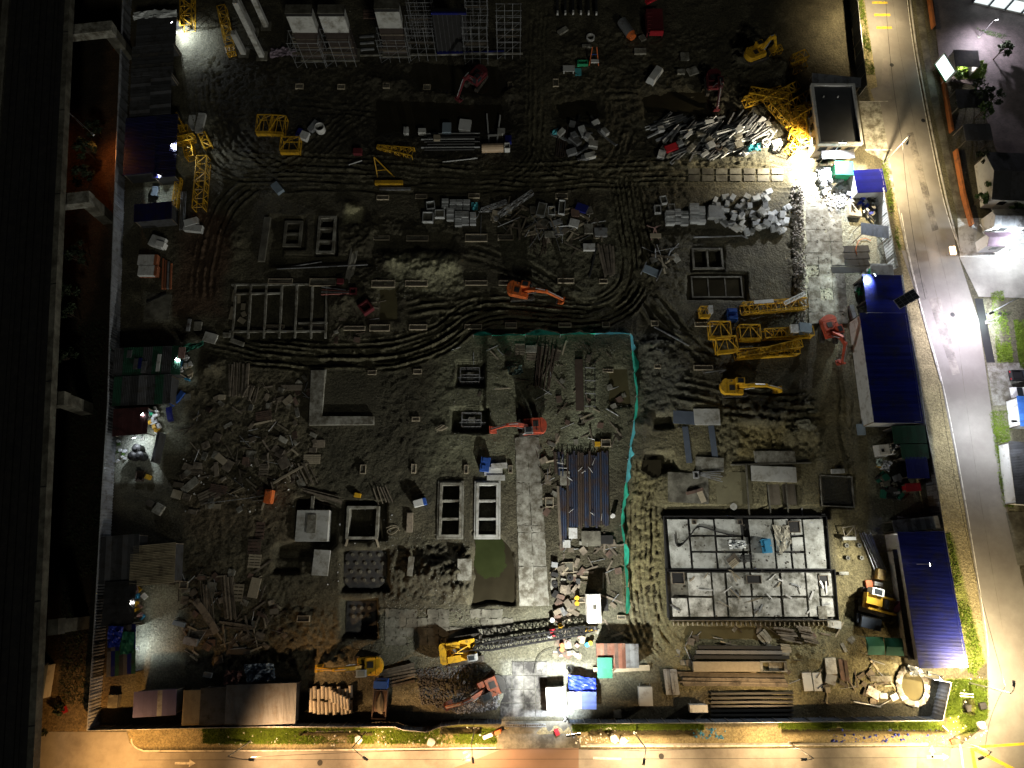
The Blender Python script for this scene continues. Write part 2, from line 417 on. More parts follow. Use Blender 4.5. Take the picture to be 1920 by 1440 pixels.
def sdist(poly, sl, wob=0.0, big=False):
 """signed distance in pixels to a polygon, negative inside"""
 x = PX[sl] + (WPX if big else WOBX)[sl] * wob; y = PY[sl] + (WPY if big else WOBY)[sl] * wob
 best = np.full(x.shape, 1e9); ins = np.zeros(x.shape, bool); n = len(poly)
 for i in range(n):
  (ax, ay), (bx, by) = poly[i], poly[(i + 1) % n]
  dx, dy = bx - ax, by - ay; t = np.clip(((x - ax) * dx + (y - ay) * dy) / (dx * dx + dy * dy + 1e-9), 0, 1)
  best = np.minimum(best, (x - ax - t * dx) ** 2 + (y - ay - t * dy) ** 2)
  if ay != by:
   ins ^= ((ay > y) != (by > y)) & (x < (bx - ax) * (y - ay) / (by - ay) + ax)
 d = np.sqrt(best)
 return np.where(ins, -d, d)
def rect(x0, y0, x1, y1): return [(x0, y0), (x1, y0), (x1, y1), (x0, y1)]
def region(poly, soft, wob, big=False):
 xs = [p[0] for p in poly]; ys = [p[1] for p in poly]
 sl = subset(min(xs), min(ys), max(xs), max(ys), soft + wob * (4 if big else 1) + 4)
 d = sdist(poly, sl, wob, big)
 m = np.clip(.5 - d / max(soft, .1), 0, 1); return sl, m * m * (3 - 2 * m)
def paint(poly, col, soft=8, wob=6, amt=1.0, wet=None, mott=.35):
 big = wob >= 8; sl, m = region(poly, soft * (1.5 if big else 1), wob, big); m = (m * amt)
 c = np.array(col)[None, None] * (1 + (N_MID[sl] - .5) * 2 * mott + (N_FINE[sl] - .5) * mott)[..., None]
 CL[sl] = CL[sl] * (1 - m[..., None]) + c * m[..., None]
 if wet is not None: WET[sl] = WET[sl] * (1 - m) + wet * m
def flat(poly, z=0.0, soft=5, wob=0, keep=0.0):
 sl, m = region(poly, soft, wob); HZ[sl] = HZ[sl] * (1 - m) + (z + HZ[sl] * keep) * m
def pit(poly, depth, soft=7, wob=2, rough=.25):
 sl, m = region(poly, soft, wob); HZ[sl] = HZ[sl] * (1 - m * (1 - rough)) - depth * m
def mound(cx, cy, rx, ry, h, rough=.5):
 sl = subset(cx - rx, cy - ry, cx + rx, cy + ry, 6)
 d = np.sqrt(((PX[sl] + WOBX[sl] * 8 - cx) / rx) ** 2 + ((PY[sl] + WOBY[sl] * 8 - cy) / ry) ** 2)
 m = np.clip(1 - d, 0, 1); m = m * m * (3 - 2 * m)
 HZ[sl] += h * m * (1 - rough + rough * 2 * N_MID[sl]) + m * ((N_FINE[sl] - .5) * .5 + (N_GRIT[sl] - .5) * .6) * rough
def lump(poly, amp, soft=20, wob=8):
 """churned ground"""
 sl, m = region(poly, soft, wob, True)
 HZ[sl] += m * amp * ((N_FINE[sl] - .5) * .5 + (N_MID[sl] - .5) * .2 + (N_GRIT[sl] - .5) * .9)
def catmull(pts, k=6):
 if len(pts) < 3: return pts
 out = []; q = [pts[0]] + list(pts) + [pts[-1]]
 for i in range(1, len(q) - 2):
  p0, p1, p2, p3 = [np.array(a, float) for a in q[i - 1:i + 3]]
  for j in range(k):
   t = j / k
   out.append(tuple(.5 * ((2 * p1) + (-p0 + p2) * t + (2 * p0 - 5 * p1 + 4 * p2 - p3) * t * t + (-p0 + 3 * p1 - 3 * p2 + p3) * t ** 3)))
 out.append(tuple(pts[-1])); return out
def path_field(pts, pad):
 """signed sideways distance in metres and along-distance to a pixel path"""
 W = [P(*p) for p in catmull(pts)]
 xs = [p.x for p in W]; ys = [p.y for p in W]
 i0 = max(0, int((min(xs) - pad - GX0) / STEP)); i1 = min(NX, int((max(xs) + pad - GX0) / STEP) + 2)
 j0 = max(0, int((min(ys) - pad - GY0) / STEP)); j1 = min(NY, int((max(ys) + pad - GY0) / STEP) + 2)
 sl = (slice(j0, j1), slice(i0, i1)); x, y = XX[sl], YY[sl]
 best = np.full(x.shape, 1e9); sgn = np.zeros(x.shape); al = np.zeros(x.shape); acc = 0
 for a, b in zip(W[:-1], W[1:]):
  dx, dy = b.x - a.x, b.y - a.y; L2 = dx * dx + dy * dy + 1e-9; L = math.sqrt(L2)
  t = np.clip(((x - a.x) * dx + (y - a.y) * dy) / L2, 0, 1); ex, ey = x - a.x - t * dx, y - a.y - t * dy
  d = ex * ex + ey * ey; c = (dx * ey - dy * ex) / L
  m = d < best; best = np.where(m, d, best); sgn = np.where(m, np.sign(c), sgn); al = np.where(m, acc + t * L, al); acc += L
 return sl, np.sqrt(best) * sgn, al, acc
def ruts(pts, offsets, width=.5, depth=.22, berm=.14, col=None, bed=None, bedw=2.2):
 """wheel or track ruts at several sideways offsets along a path"""
 sl, s, al, tot = path_field(pts, max(abs(o) for o in offsets) + 3)
 ww = (fbm(al / 9, s * 0 + 3, 77, 2) - .5) * .9 + (N_FINE[sl] - .5) * .35
 d = s + ww
 fade = np.clip(np.minimum(al, tot - al) / 3 + .05, 0, 1)
 if bed is not None:
  m = np.clip(1.4 - np.abs(s) / bedw, 0, 1) * fade; HZ[sl] = HZ[sl] * (1 - m * .6) - bed * m
 for i, o in enumerate(offsets):
  q = np.abs(d - o + (fbm(al / 11, s * 0 + o * 3 + 50, 91 + i, 2) - .5) * .5)
  m = np.exp(-(q / (width * .8)) ** 2); b = np.exp(-((q - width * 1.5) / (width * .5)) ** 2)
  g = np.clip(3.0 * fbm(al / 5, s * .5 + i * 7, 5, 3) - .85, 0, 1.3) * 1.25
  HZ[sl] += fade * g * (-depth * m * (.55 + .9 * N_FINE[sl]) + berm * b * (-.2 + 2.4 * N_FINE[sl]))
  if col is not None:
   mm = (np.clip(b, 0, 1) * fade * .35)[..., None]; CL[sl] = CL[sl] * (1 - mm) + np.array(col) * mm
   mm = (np.clip(m, 0, 1) * fade * .5)[..., None]; CL[sl] = CL[sl] * (1 - mm) + np.array(col) * .5 * mm

DIRT = (.135, .115, .085); OLIVE = (.13, .125, .08); GREY = (.17, .165, .14); DARK = (.035, .031, .026); PALE = (.27, .25, .2); TAN = (.22, .17, .095); REDD = (.10, .055, .04)
# broad soil tones; lamplit and unlit areas are partly put into them
paint(rect(370, 90, 1000, 300), DARK, 60, 20, .7)  # wet mud darkened further: the unlit north put into its colour
paint(rect(600, 690, 850, 930), (.052, .048, .037), 30, 12, .8)
paint(rect(330, 690, 600, 1250), (.125, .108, .082), 50, 20, .75)
paint(rect(330, 880, 560, 1010), (.15, .115, .085), 30, 14, .6)
paint(rect(330, 400, 420, 600), REDD, 20, 10, .7)
paint(rect(820, 640, 1180, 860), (.15, .15, .115), 40, 16, .8)
paint(rect(1180, 860, 1260, 1240), (.20, .175, .10), 14, 10, .9)
paint(rect(1230, 760, 1660, 980), (.17, .15, .10), 30, 16, .8)
paint(rect(1540, 600, 1640, 900), (.16, .135, .09), 20, 8, .8)
paint(rect(1560, 880, 1700, 1260), (.21, .17, .095), 25, 12, .85)
paint(rect(1250, 1160, 1700, 1300), (.20, .18, .12), 20, 12, .9)
paint(rect(700, 1130, 1240, 1300), (.14, .135, .115), 25, 14, .8)
paint(rect(480, 1130, 640, 1260), (.14, .115, .08), 30, 14, .6)
paint(rect(720, 465, 865, 540), (.26, .25, .19), 18, 16, .9)
paint(rect(1040, 300, 1480, 345), (.16, .145, .105), 14, 8, .7)
paint([(400, 290), (1000, 300), (1500, 310), (1500, 350), (1000, 350), (400, 345)], (.10, .09, .068), 14, 8, .7)
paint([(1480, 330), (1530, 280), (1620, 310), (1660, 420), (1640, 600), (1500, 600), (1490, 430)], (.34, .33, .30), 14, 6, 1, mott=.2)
paint([(1500, 590), (1600, 590), (1620, 700), (1560, 720)], (.22, .2, .16), 25, 8, .8)
paint(rect(640, 372, 672, 404), (.33, .31, .22), 8, 8, .8)
paint(rect(970, 385, 1170, 560), (.12, .115, .09), 25, 12, .7)
paint(rect(1190, 620, 1290, 780), (.11, .11, .105), 25, 12, .7)
paint(rect(1390, 780, 1480, 850), (.25, .20, .10), 18, 12, .8)
paint(rect(1060, 680, 1110, 850), (.24, .25, .20), 15, 8, .8)
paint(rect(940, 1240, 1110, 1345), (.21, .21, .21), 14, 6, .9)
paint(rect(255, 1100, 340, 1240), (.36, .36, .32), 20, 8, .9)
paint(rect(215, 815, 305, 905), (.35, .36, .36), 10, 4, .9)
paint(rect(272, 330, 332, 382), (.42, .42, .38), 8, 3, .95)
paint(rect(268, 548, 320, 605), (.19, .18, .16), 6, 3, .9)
paint(rect(330, 50, 405, 130), (.3, .29, .25), 22, 10, .8)  # pale patches by the huts: lamplight put into the ground colour
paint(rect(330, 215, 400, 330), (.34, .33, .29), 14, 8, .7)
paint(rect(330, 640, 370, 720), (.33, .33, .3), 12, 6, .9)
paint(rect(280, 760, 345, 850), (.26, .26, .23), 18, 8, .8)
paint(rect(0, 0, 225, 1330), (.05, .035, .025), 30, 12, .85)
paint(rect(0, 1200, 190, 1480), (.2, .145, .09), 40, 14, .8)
paint(rect(1630, 820, 1760, 1000), (.28, .27, .23), 12, 6, .8)
paint(rect(1680, 995, 1720, 1260), (.36, .34, .27), 10, 5, .9)
paint(rect(1270, 240, 1460, 300), (.12, .12, .11), 15, 8, .7)
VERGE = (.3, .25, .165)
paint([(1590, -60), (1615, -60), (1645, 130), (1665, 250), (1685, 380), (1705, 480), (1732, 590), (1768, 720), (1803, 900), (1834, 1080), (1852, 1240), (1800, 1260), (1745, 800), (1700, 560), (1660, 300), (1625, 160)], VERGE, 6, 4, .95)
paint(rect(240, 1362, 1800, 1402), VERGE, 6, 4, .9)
paint([(1700, -60), (1725, -60), (1800, 430), (1770, 380)], (.12, .11, .08), 6, 4, .9)
paint([(1840, 560), (1870, 560), (1910, 960), (1890, 960), (1860, 760)], (.2, .19, .15), 8, 4, .9)
for pl in (rect(1075, 1355, 1320, 1368), rect(1460, 1353, 1770, 1365), rect(390, 1364, 740, 1380), rect(830, 1360, 920, 1375), [(1775, 1275), (1850, 1275), (1848, 1345), (1815, 1380), (1775, 1370)], [(1765, 1000), (1785, 1000), (1848, 1240), (1825, 1265)]): paint(pl, (.13, .15, .03), 8, 6, .85)
paint(rect(0, 0, 220, 1250), (.022, .016, .012), 20, 8, .95)  # near-black ground: the unlit west strip put into its colour
paint([(200, 60), (232, 60), (222, 420), (180, 560), (150, 640), (150, 480), (185, 330)], (.085, .05, .03), 20, 10, .9)  # orange-brown strip carries the sodium glow in the ground colour
# churned earth
for pl, a in ((rect(380, 100, 980, 300), .32), (rect(330, 690, 600, 1250), .22), (rect(1190, 630, 1300, 800), .4), (rect(1180, 860, 1250, 1220), .5), (rect(1340, 740, 1540, 850), .6),
              (rect(640, 400, 870, 560), .45), (rect(970, 400, 1240, 560), .2), (rect(1480, 320, 1500, 620), .5), (rect(1200, 330, 1300, 560), .3), (rect(1040, 60, 1420, 320), .35), (rect(1560, 990, 1680, 1180), .4),
              (rect(480, 1120, 660, 1260), .4), (rect(700, 1010, 900, 1140), .55), (rect(600, 690, 860, 920), .14), (rect(1540, 340, 1640, 440), .25), (rect(640, 560, 700, 640), .3), (rect(1380, 60, 1460, 140), .7)):
 lump(pl, a)
for a in ((735, 495, 30, 26, 1.1), (800, 500, 60, 34, 1.2), (850, 490, 30, 24, .8), (655, 386, 26, 22, .8), (820, 1075, 75, 55, 1.6), (870, 1100, 50, 40, 1.2), (1440, 780, 70, 40, 1.4), (1500, 810, 50, 30, 1.0),
          (1230, 660, 40, 40, 1.0), (1500, 400, 18, 90, .9), (1500, 530, 16, 70, .7), (1290, 290, 50, 14, .5), (880, 1290, 60, 40, 1.8), (920, 1300, 40, 26, 1.2), (620, 1240, 60, 26, .7), (400, 690, 40, 34, 1.0),
          (440, 450, 30, 50, .7), (640, 560, 40, 40, .8), (680, 440, 60, 40, .6), (1250, 310, 90, 12, .5), (1240, 500, 40, 60, .6), (1410, 100, 40, 30, 1.4), (1460, 120, 24, 24, 1.2), (300, 970, 40, 40, .8), (720, 150, 80, 18, .6), (955, 190, 20, 70, .6),
          (1210, 800, 40, 20, .7), (1240, 860, 30, 24, .6), (1590, 1010, 40, 30, .6), (700, 1040, 14, 40, .5), (960, 690, 20, 14, .6), (1460, 1185, 70, 20, .3), (1530, 1220, 70, 40, .5)):
 mound(*a)
# paths of the machines
RC = (.17, .155, .11)
ruts([(395, 640), (480, 655), (620, 668), (740, 662), (820, 638), (880, 596), (950, 580), (1060, 588), (1130, 586), (1175, 556), (1193, 505), (1192, 440), (1180, 380), (1170, 330)], [-2.6, -1.8, -.9, .1, .9, 1.7, 2.6], .3, .3, .2, RC, .1, 3.0)
ruts([(470, 672), (640, 676), (760, 668), (840, 640), (900, 606), (960, 595), (1080, 602), (1160, 580), (1195, 530)], [-.5, 1.2], .4, .3, .2, RC)
ruts([(760, 588), (830, 576), (900, 566), (960, 560)], [-1.4, 0, 1.4], .4, .3, .2, RC)
ruts([(860, 470), (940, 490), (1000, 512), (1050, 540), (1100, 560)], [-1.2, 1.2], .45, .25, .14)
ruts([(370, 130), (385, 230), (430, 310), (540, 318), (700, 322), (850, 332), (1000, 335), (1160, 330), (1330, 326), (1500, 335)], [-2.4, -1.4, -.4, .8, 1.8, 2.8], .3, .2, .14, (.135, .12, .088))
ruts([(420, 290), (600, 300), (800, 318), (1000, 322), (1300, 318)], [-1, 1], .35, .2, .12)
ruts([(440, 350), (600, 345), (760, 352), (900, 352), (1100, 346)], [-1, 1], .35, .2, .12)
ruts([(1008, 0), (1008, 120), (1006, 240), (1000, 300), (960, 335), (880, 345)], [-1.8, -1.0, 0, 1.0, 1.8], .26, .14, .1, (.12, .108, .08))
ruts([(1008, 200), (1012, 280), (1040, 315), (1120, 330), (1250, 335)], [-1.4, -.4, .6, 1.6], .26, .16, .12, (.14, .125, .09))
ruts([(700, 185), (640, 235), (570, 300), (500, 330)], [-2.2, -1.2, -.2, .9, 2], .3, .18, .12)
ruts([(380, 120), (420, 200), (480, 290), (560, 330)], [-1, .2, 1.4], .3, .2, .12)
ruts([(385, 560), (390, 480), (410, 420), (430, 380), (480, 340)], [-1.6, -.4, .8, 2], .35, .28, .18)
ruts([(1210, 860), (1202, 960), (1200, 1060), (1205, 1140), (1225, 1200), (1260, 1235)], [-2.2, -1.4, -.6, .3, 1.1, 1.9], .3, .26, .16, (.25, .215, .13))
ruts([(1225, 1080), (1235, 1150), (1270, 1200), (1300, 1225)], [-1, -.2, .6], .3, .26, .16, (.23, .2, .12))
ruts([(1205, 560), (1230, 600), (1265, 620), (1300, 640)], [-1.8, -.5, .8], .4, .32, .2)
ruts([(1220, 560), (1255, 600), (1300, 650), (1330, 680)], [-1.2, 1.2], .45, .35, .2, RC)
ruts([(1200, 650), (1290, 640), (1360, 660)], [-1, .6], .4, .3, .18)
ruts([(1260, 735), (1340, 745), (1440, 760), (1540, 758)], [-2.2, -.8, .8, 2.0], .4, .3, .2)
ruts([(1490, 355), (1530, 400), (1560, 440)], [-.6, -.2, .2, .6], .14, .06, .04)
ruts([(1590, 610), (1590, 700), (1590, 800), (1610, 900), (1640, 990)], [-1.4, 1.2], .4, .14, .1)
ruts([(1180, 220), (1170, 260), (1160, 300), (1120, 330)], [-1, 1], .4, .2, .12)
ruts([(1130, 180), (1250, 175), (1380, 185)], [-1, .5], .4, .2, .12)
ruts([(540, 195), (640, 200), (760, 210)], [-1.5, -.3, 1.0], .3, .2, .12)
ruts([(960, 720), (985, 760), (1000, 800)], [-.9, .9], .4, .2, .14)
# level beds for roads, slabs and huts
flat([(1575, -60), (1720, -60), (1960, 500), (1990, 1500), (150, 1500), (150, 1378), (1770, 1378), (1830, 1270), (1750, 800), (1680, 420), (1640, 200)], -.03, 6, 0)
flat([(1690, -60), (2050, -60), (2050, 1500), (1900, 1200), (1850, 700), (1790, 400)], -.03, 6, 0)
flat(rect(0, 1355, 260, 1500), -.05, 20, 0)
for pl in (rect(970, 815, 1035, 1140), rect(1240, 955, 1575, 1170), rect(575, 690, 710, 802), rect(1040, 835, 1150, 1000), rect(225, 20, 340, 430), rect(190, 640, 345, 1270), rect(165, 1270, 560, 1365),
           rect(940, 1270, 1120, 1360), rect(1600, 500, 1745, 1260), rect(1510, 140, 1660, 430), rect(1540, 440, 1650, 600), rect(1280, 315, 1480, 345), rect(720, 1130, 960, 1210), rect(1270, 760, 1360, 800), rect(1400, 840, 1500, 905)):
 flat(pl, 0, 8, 0, .12)
sl = (slice(None), slice(None))
edge = np.minimum(np.minimum(XX - GX0, GX1 - XX), np.minimum(YY - GY0, GY1 - YY)); HZ *= np.clip(edge / 4, 0, 1)
# excavations
pit(rect(856, 680, 908, 724), 1.7, 6); pit(rect(848, 765, 916, 810), 1.8, 6)
pit(rect(824, 908, 866, 1004), 2.0, 3, 0); pit(rect(894, 908, 934, 1004), 2.0, 3, 0)
pit([(555, 935), (605, 935), (635, 955), (630, 1020), (600, 1050), (512, 1048), (520, 1020), (553, 1015)], 1.5, 8)
pit([(646, 940), (724, 940), (724, 1012), (646, 1014)], 1.5, 6)
pit(rect(510, 1030, 560, 1075), .9, 10)
pit(rect(640, 1030, 728, 1108), .9, 9); pit(rect(640, 1124, 706, 1196), 1.6, 7)
pit([(888, 998), (935, 1004), (964, 1036), (966, 1132), (884, 1132)], 1.0, 9, 6, .6); pit([(888, 1085), (966, 1060), (966, 1132), (884, 1132)], .7, 8, 4)
pit(rect(1242, 950, 1555, 972), .9, 8); pit(rect(1538, 892, 1602, 952), .5, 4, 0)  # first pit puts the slab's northern shadow strip into the ground shape
pit([(1210, 850), (1262, 850), (1270, 880), (1225, 895), (1205, 880)], 1.1, 14); pit([(1225, 780), (1262, 775), (1262, 800), (1225, 805)], .9, 14)
pit(rect(592, 406, 632, 478), 1.4, 4); pit(rect(530, 408, 572, 466), .7, 8); pit(rect(505, 406, 530, 490), .8, 10); pit(rect(505, 480, 700, 498), .5, 10)
pit(rect(1296, 464, 1358, 508), 1.0, 4); pit(rect(1288, 512, 1402, 562), .45, 8)
pit(rect(434, 534, 614, 640), .5, 5, 1); pit(rect(700, 440, 850, 470), .7, 18)
pit([(770, 112), (935, 118), (960, 160), (930, 180), (780, 165), (760, 140)], .5, 16); pit([(700, 180), (960, 190), (965, 235), (880, 255), (700, 250)], .5, 20)
pit([(1040, 190), (1120, 180), (1130, 215), (1050, 225)], .5, 18); pit([(1200, 175), (1330, 165), (1340, 215), (1210, 215)], .45, 18)
pit([(1140, 690), (1178, 690), (1184, 760), (1140, 765)], .3, 10); pit([(1690, 1256), (1728, 1256), (1732, 1308), (1695, 1312)], .1, 8)
pit(rect(1440, 905, 1500, 950), .5, 10); pit(rect(1085, 775, 1095, 795), .5, 3)
pit(rect(710, 540, 745, 600), .35, 12); pit([(1290, 1175), (1500, 1180), (1500, 1200), (1290, 1195)], .25, 10)
# the drain along the south road: a dark trench between two banks
for x0, x1, y in ((560, 700, 1375), (825, 905, 1370), (1103, 1306, 1373), (1468, 1776, 1371)):
 pl = rect(x0, y - 5, x1, y + 5); pit(pl, 1.7, 3, 1); paint(pl, (.012, .011, .008), 3, 1, .95)
pl = [(1802, 1308), (1828, 1310), (1828, 1340), (1802, 1338)]; pit(pl, 1.5, 4, 1); paint(pl, (.012, .011, .008), 4, 1, .95)
def gz(x, y):
 i = min(max(int((x - GX0) / STEP + .5), 0), NX - 1); j = min(max(int((y - GY0) / STEP + .5), 0), NY - 1)
 return float(HZ[j, i])
def G(px, py):
 p = P(px, py); p.z = gz(p.x, p.y); return p
def build_ground():
 n = NX * NY
 co = np.stack([XX.ravel(), YY.ravel(), HZ.ravel()], 1).astype(np.float32)
 FAR = 900.0
 rx = np.array([[GX0 - FAR, GY0 - FAR, 0], [GX1 + FAR, GY0 - FAR, 0], [GX1 + FAR, GY1 + FAR, 0], [GX0 - FAR, GY1 + FAR, 0]], np.float32)
 co = np.concatenate([co, rx])
 idx = np.arange(n).reshape(NY, NX)
 q = np.stack([idx[:-1, :-1], idx[:-1, 1:], idx[1:, 1:], idx[1:, :-1]], -1).reshape(-1, 4)
 a, b, c, d = int(idx[0, 0]), int(idx[0, -1]), int(idx[-1, -1]), int(idx[-1, 0])
 q = np.concatenate([q, np.array([[n, n + 1, b, a], [n + 1, n + 2, c, b], [n + 2, n + 3, d, c], [n + 3, n, a, d]])])
 me = bpy.data.meshes.new('ground')
 me.vertices.add(len(co)); me.vertices.foreach_set('co', co.ravel())
 me.loops.add(q.size); me.loops.foreach_set('vertex_index', q.ravel().astype(np.int32))
 me.polygons.add(len(q)); me.polygons.foreach_set('loop_start', np.arange(0, q.size, 4, dtype=np.int32)); me.polygons.foreach_set('loop_total', np.full(len(q), 4, np.int32))
 me.update(); me.validate()
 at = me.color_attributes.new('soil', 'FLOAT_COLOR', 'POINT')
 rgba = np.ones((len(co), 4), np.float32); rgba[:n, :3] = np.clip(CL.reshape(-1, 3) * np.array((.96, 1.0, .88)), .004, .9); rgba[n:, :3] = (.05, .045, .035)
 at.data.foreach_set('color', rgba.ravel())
 m, nt, bs = nodes_of('mud'); L = nt.links.new
 va = nt.nodes.new('ShaderNodeVertexColor'); va.layer_name = 'soil'
 geo = nt.nodes.new('ShaderNodeNewGeometry')
 n1 = nt.nodes.new('ShaderNodeTexNoise'); n1.inputs['Scale'].default_value = 3.2; n1.inputs['Detail'].default_value = 6; n1.inputs['Roughness'].default_value = .72; L(geo.outputs['Position'], n1.inputs['Vector'])
 rp = nt.nodes.new('ShaderNodeValToRGB'); rp.color_ramp.elements[0].position = .28; rp.color_ramp.elements[0].color = (.35, .35, .35, 1); rp.color_ramp.elements[1].position = .72; rp.color_ramp.elements[1].color = (1.75, 1.72, 1.65, 1)
 L(n1.outputs['Fac'], rp.inputs['Fac'])
 mx = nt.nodes.new('ShaderNodeMixRGB'); mx.blend_type = 'MULTIPLY'; mx.inputs['Fac'].default_value = 1
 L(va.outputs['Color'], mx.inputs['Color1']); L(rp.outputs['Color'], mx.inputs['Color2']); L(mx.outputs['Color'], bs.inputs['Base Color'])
 n2 = nt.nodes.new('ShaderNodeTexNoise'); n2.inputs['Scale'].default_value = 2.4; n2.inputs['Detail'].default_value = 8; n2.inputs['Roughness'].default_value = .7; L(geo.outputs['Position'], n2.inputs['Vector'])
 bp = nt.nodes.new('ShaderNodeBump'); bp.inputs['Strength'].default_value = 1.0; bp.inputs['Distance'].default_value = .3
 L(n2.outputs['Fac'], bp.inputs['Height']); L(bp.outputs['Normal'], bs.inputs['Normal'])
 bs.inputs['Roughness'].default_value = .8; bs.inputs['Specular IOR Level'].default_value = .25
 o = add('ground', me, m); tag(o, 'muddy rutted earth of the building site and its surroundings', None, None, 'structure')
 return o
build_ground()
def sheet(name, poly, z, mat, label=None, pz=0.0, thick=None):
 """flat sheet from pixel corners; kind structure"""
 pts = [P(x, y, pz) for x, y in poly]
 c = sum(pts, Vector()) / len(pts)
 loc = [(p.x - c.x, p.y - c.y) for p in pts]
 mb = MB().prism(loc, -(thick or .03), 0)
 me = mb.mesh(name)
 bm = bmesh.new(); bm.from_mesh(me); bmesh.ops.triangulate(bm, faces=[f for f in bm.faces if len(f.verts) > 4]); bm.to_mesh(me); bm.free()
 o = add(name, me, mat, None, (c.x, c.y, z)); tag(o, label, None, None, 'structure'); return o
# water
for pl, z, mt, lb in (([(884, 1000), (937, 1004), (968, 1036), (970, 1134), (882, 1134)], -.66, water_dark, 'dark water standing in the pit beside the haul road'),
                  (rect(1136, 686, 1186, 768), -.2, water_olive, 'olive puddle behind the green netting corner'),
                  ([(755, 108), (940, 112), (965, 160), (935, 184), (775, 170), (750, 140)], -.42, water_dark, 'dark puddle south of the scaffolded piers'),
                  ([(690, 175), (965, 185), (970, 240), (885, 260), (690, 256)], -.42, water_dark, 'wide dark puddle north of the stacked pipes'),
                  (rect(1190, 160, 1345, 222), -.36, water_dark, 'dark puddle north of the scrap steel heap'),
                  (rect(1282, 508, 1408, 566), -.3, water_dark, 'brown water standing in the flooded footing frame'),
                  (rect(703, 535, 750, 606), -.25, water_olive, 'narrow muddy pool beside the red hopper'),
                  (rect(1030, 180, 1136, 230), -.4, water_dark, 'dark puddle beside the narrow north track'),
                  (rect(1285, 1172, 1506, 1203), -.12, water_olive, 'yellowish puddle strip south of the grey floor slab')):
 cx_, cy_ = sum(p[0] for p in pl) / len(pl), sum(p[1] for p in pl) / len(pl)
 sheet('water', [(cx_ + (x - cx_) * 1.0 + (8 if x > cx_ else -8), cy_ + (y - cy_) * 1.0 + (7 if y > cy_ else -7)) for x, y in pl], z, mt, lb, thick=.02)

_r = random.Random(9)
sheet('water', [(918 + (30 + 2 * math.sin(5 * a) + _r.uniform(-2.5, 2.5)) * math.copysign(abs(math.cos(a)) ** .7, math.cos(a)), 1042 + (42 + _r.uniform(-3, 3)) * math.copysign(abs(math.sin(a)) ** .7, math.sin(a))) for a in [2 * math.pi * k / 60 for k in range(60)]], -.655, water_green, 'green algae covered part of the flooded pit', thick=.004)

for pl, lb in (([(400, 648), (640, 650), (760, 640), (840, 585), (960, 552), (1090, 568), (1150, 545), (1165, 400), (1215, 400), (1215, 560), (1160, 612), (900, 612), (760, 692), (400, 692)], 'rainwater lying in the ruts of the curved track'), ([(400, 292), (1000, 305), (1280, 310), (1280, 348), (1000, 358), (400, 352)], 'rainwater lying in the ruts of the north haul road'), ([(1186, 862), (1240, 862), (1240, 1200), (1290, 1240), (1230, 1240), (1190, 1150)], 'rainwater lying in the rutted lane by the netting')):
 sheet('water', pl, -.27, water_dark, lb, thick=.01)
_U = 'first second third fourth fifth sixth seventh eighth ninth'.split()
ORD = _U + 'tenth eleventh twelfth thirteenth fourteenth fifteenth sixteenth seventeenth eighteenth nineteenth'.split()
for _t, _o in (('twenty', 'twentieth'), ('thirty', 'thirtieth'), ('forty', 'fortieth'), ('fifty', 'fiftieth'), ('sixty', 'sixtieth'), ('seventy', 'seventieth')): ORD += [_o] + [_t + '-' + w for w in _U]
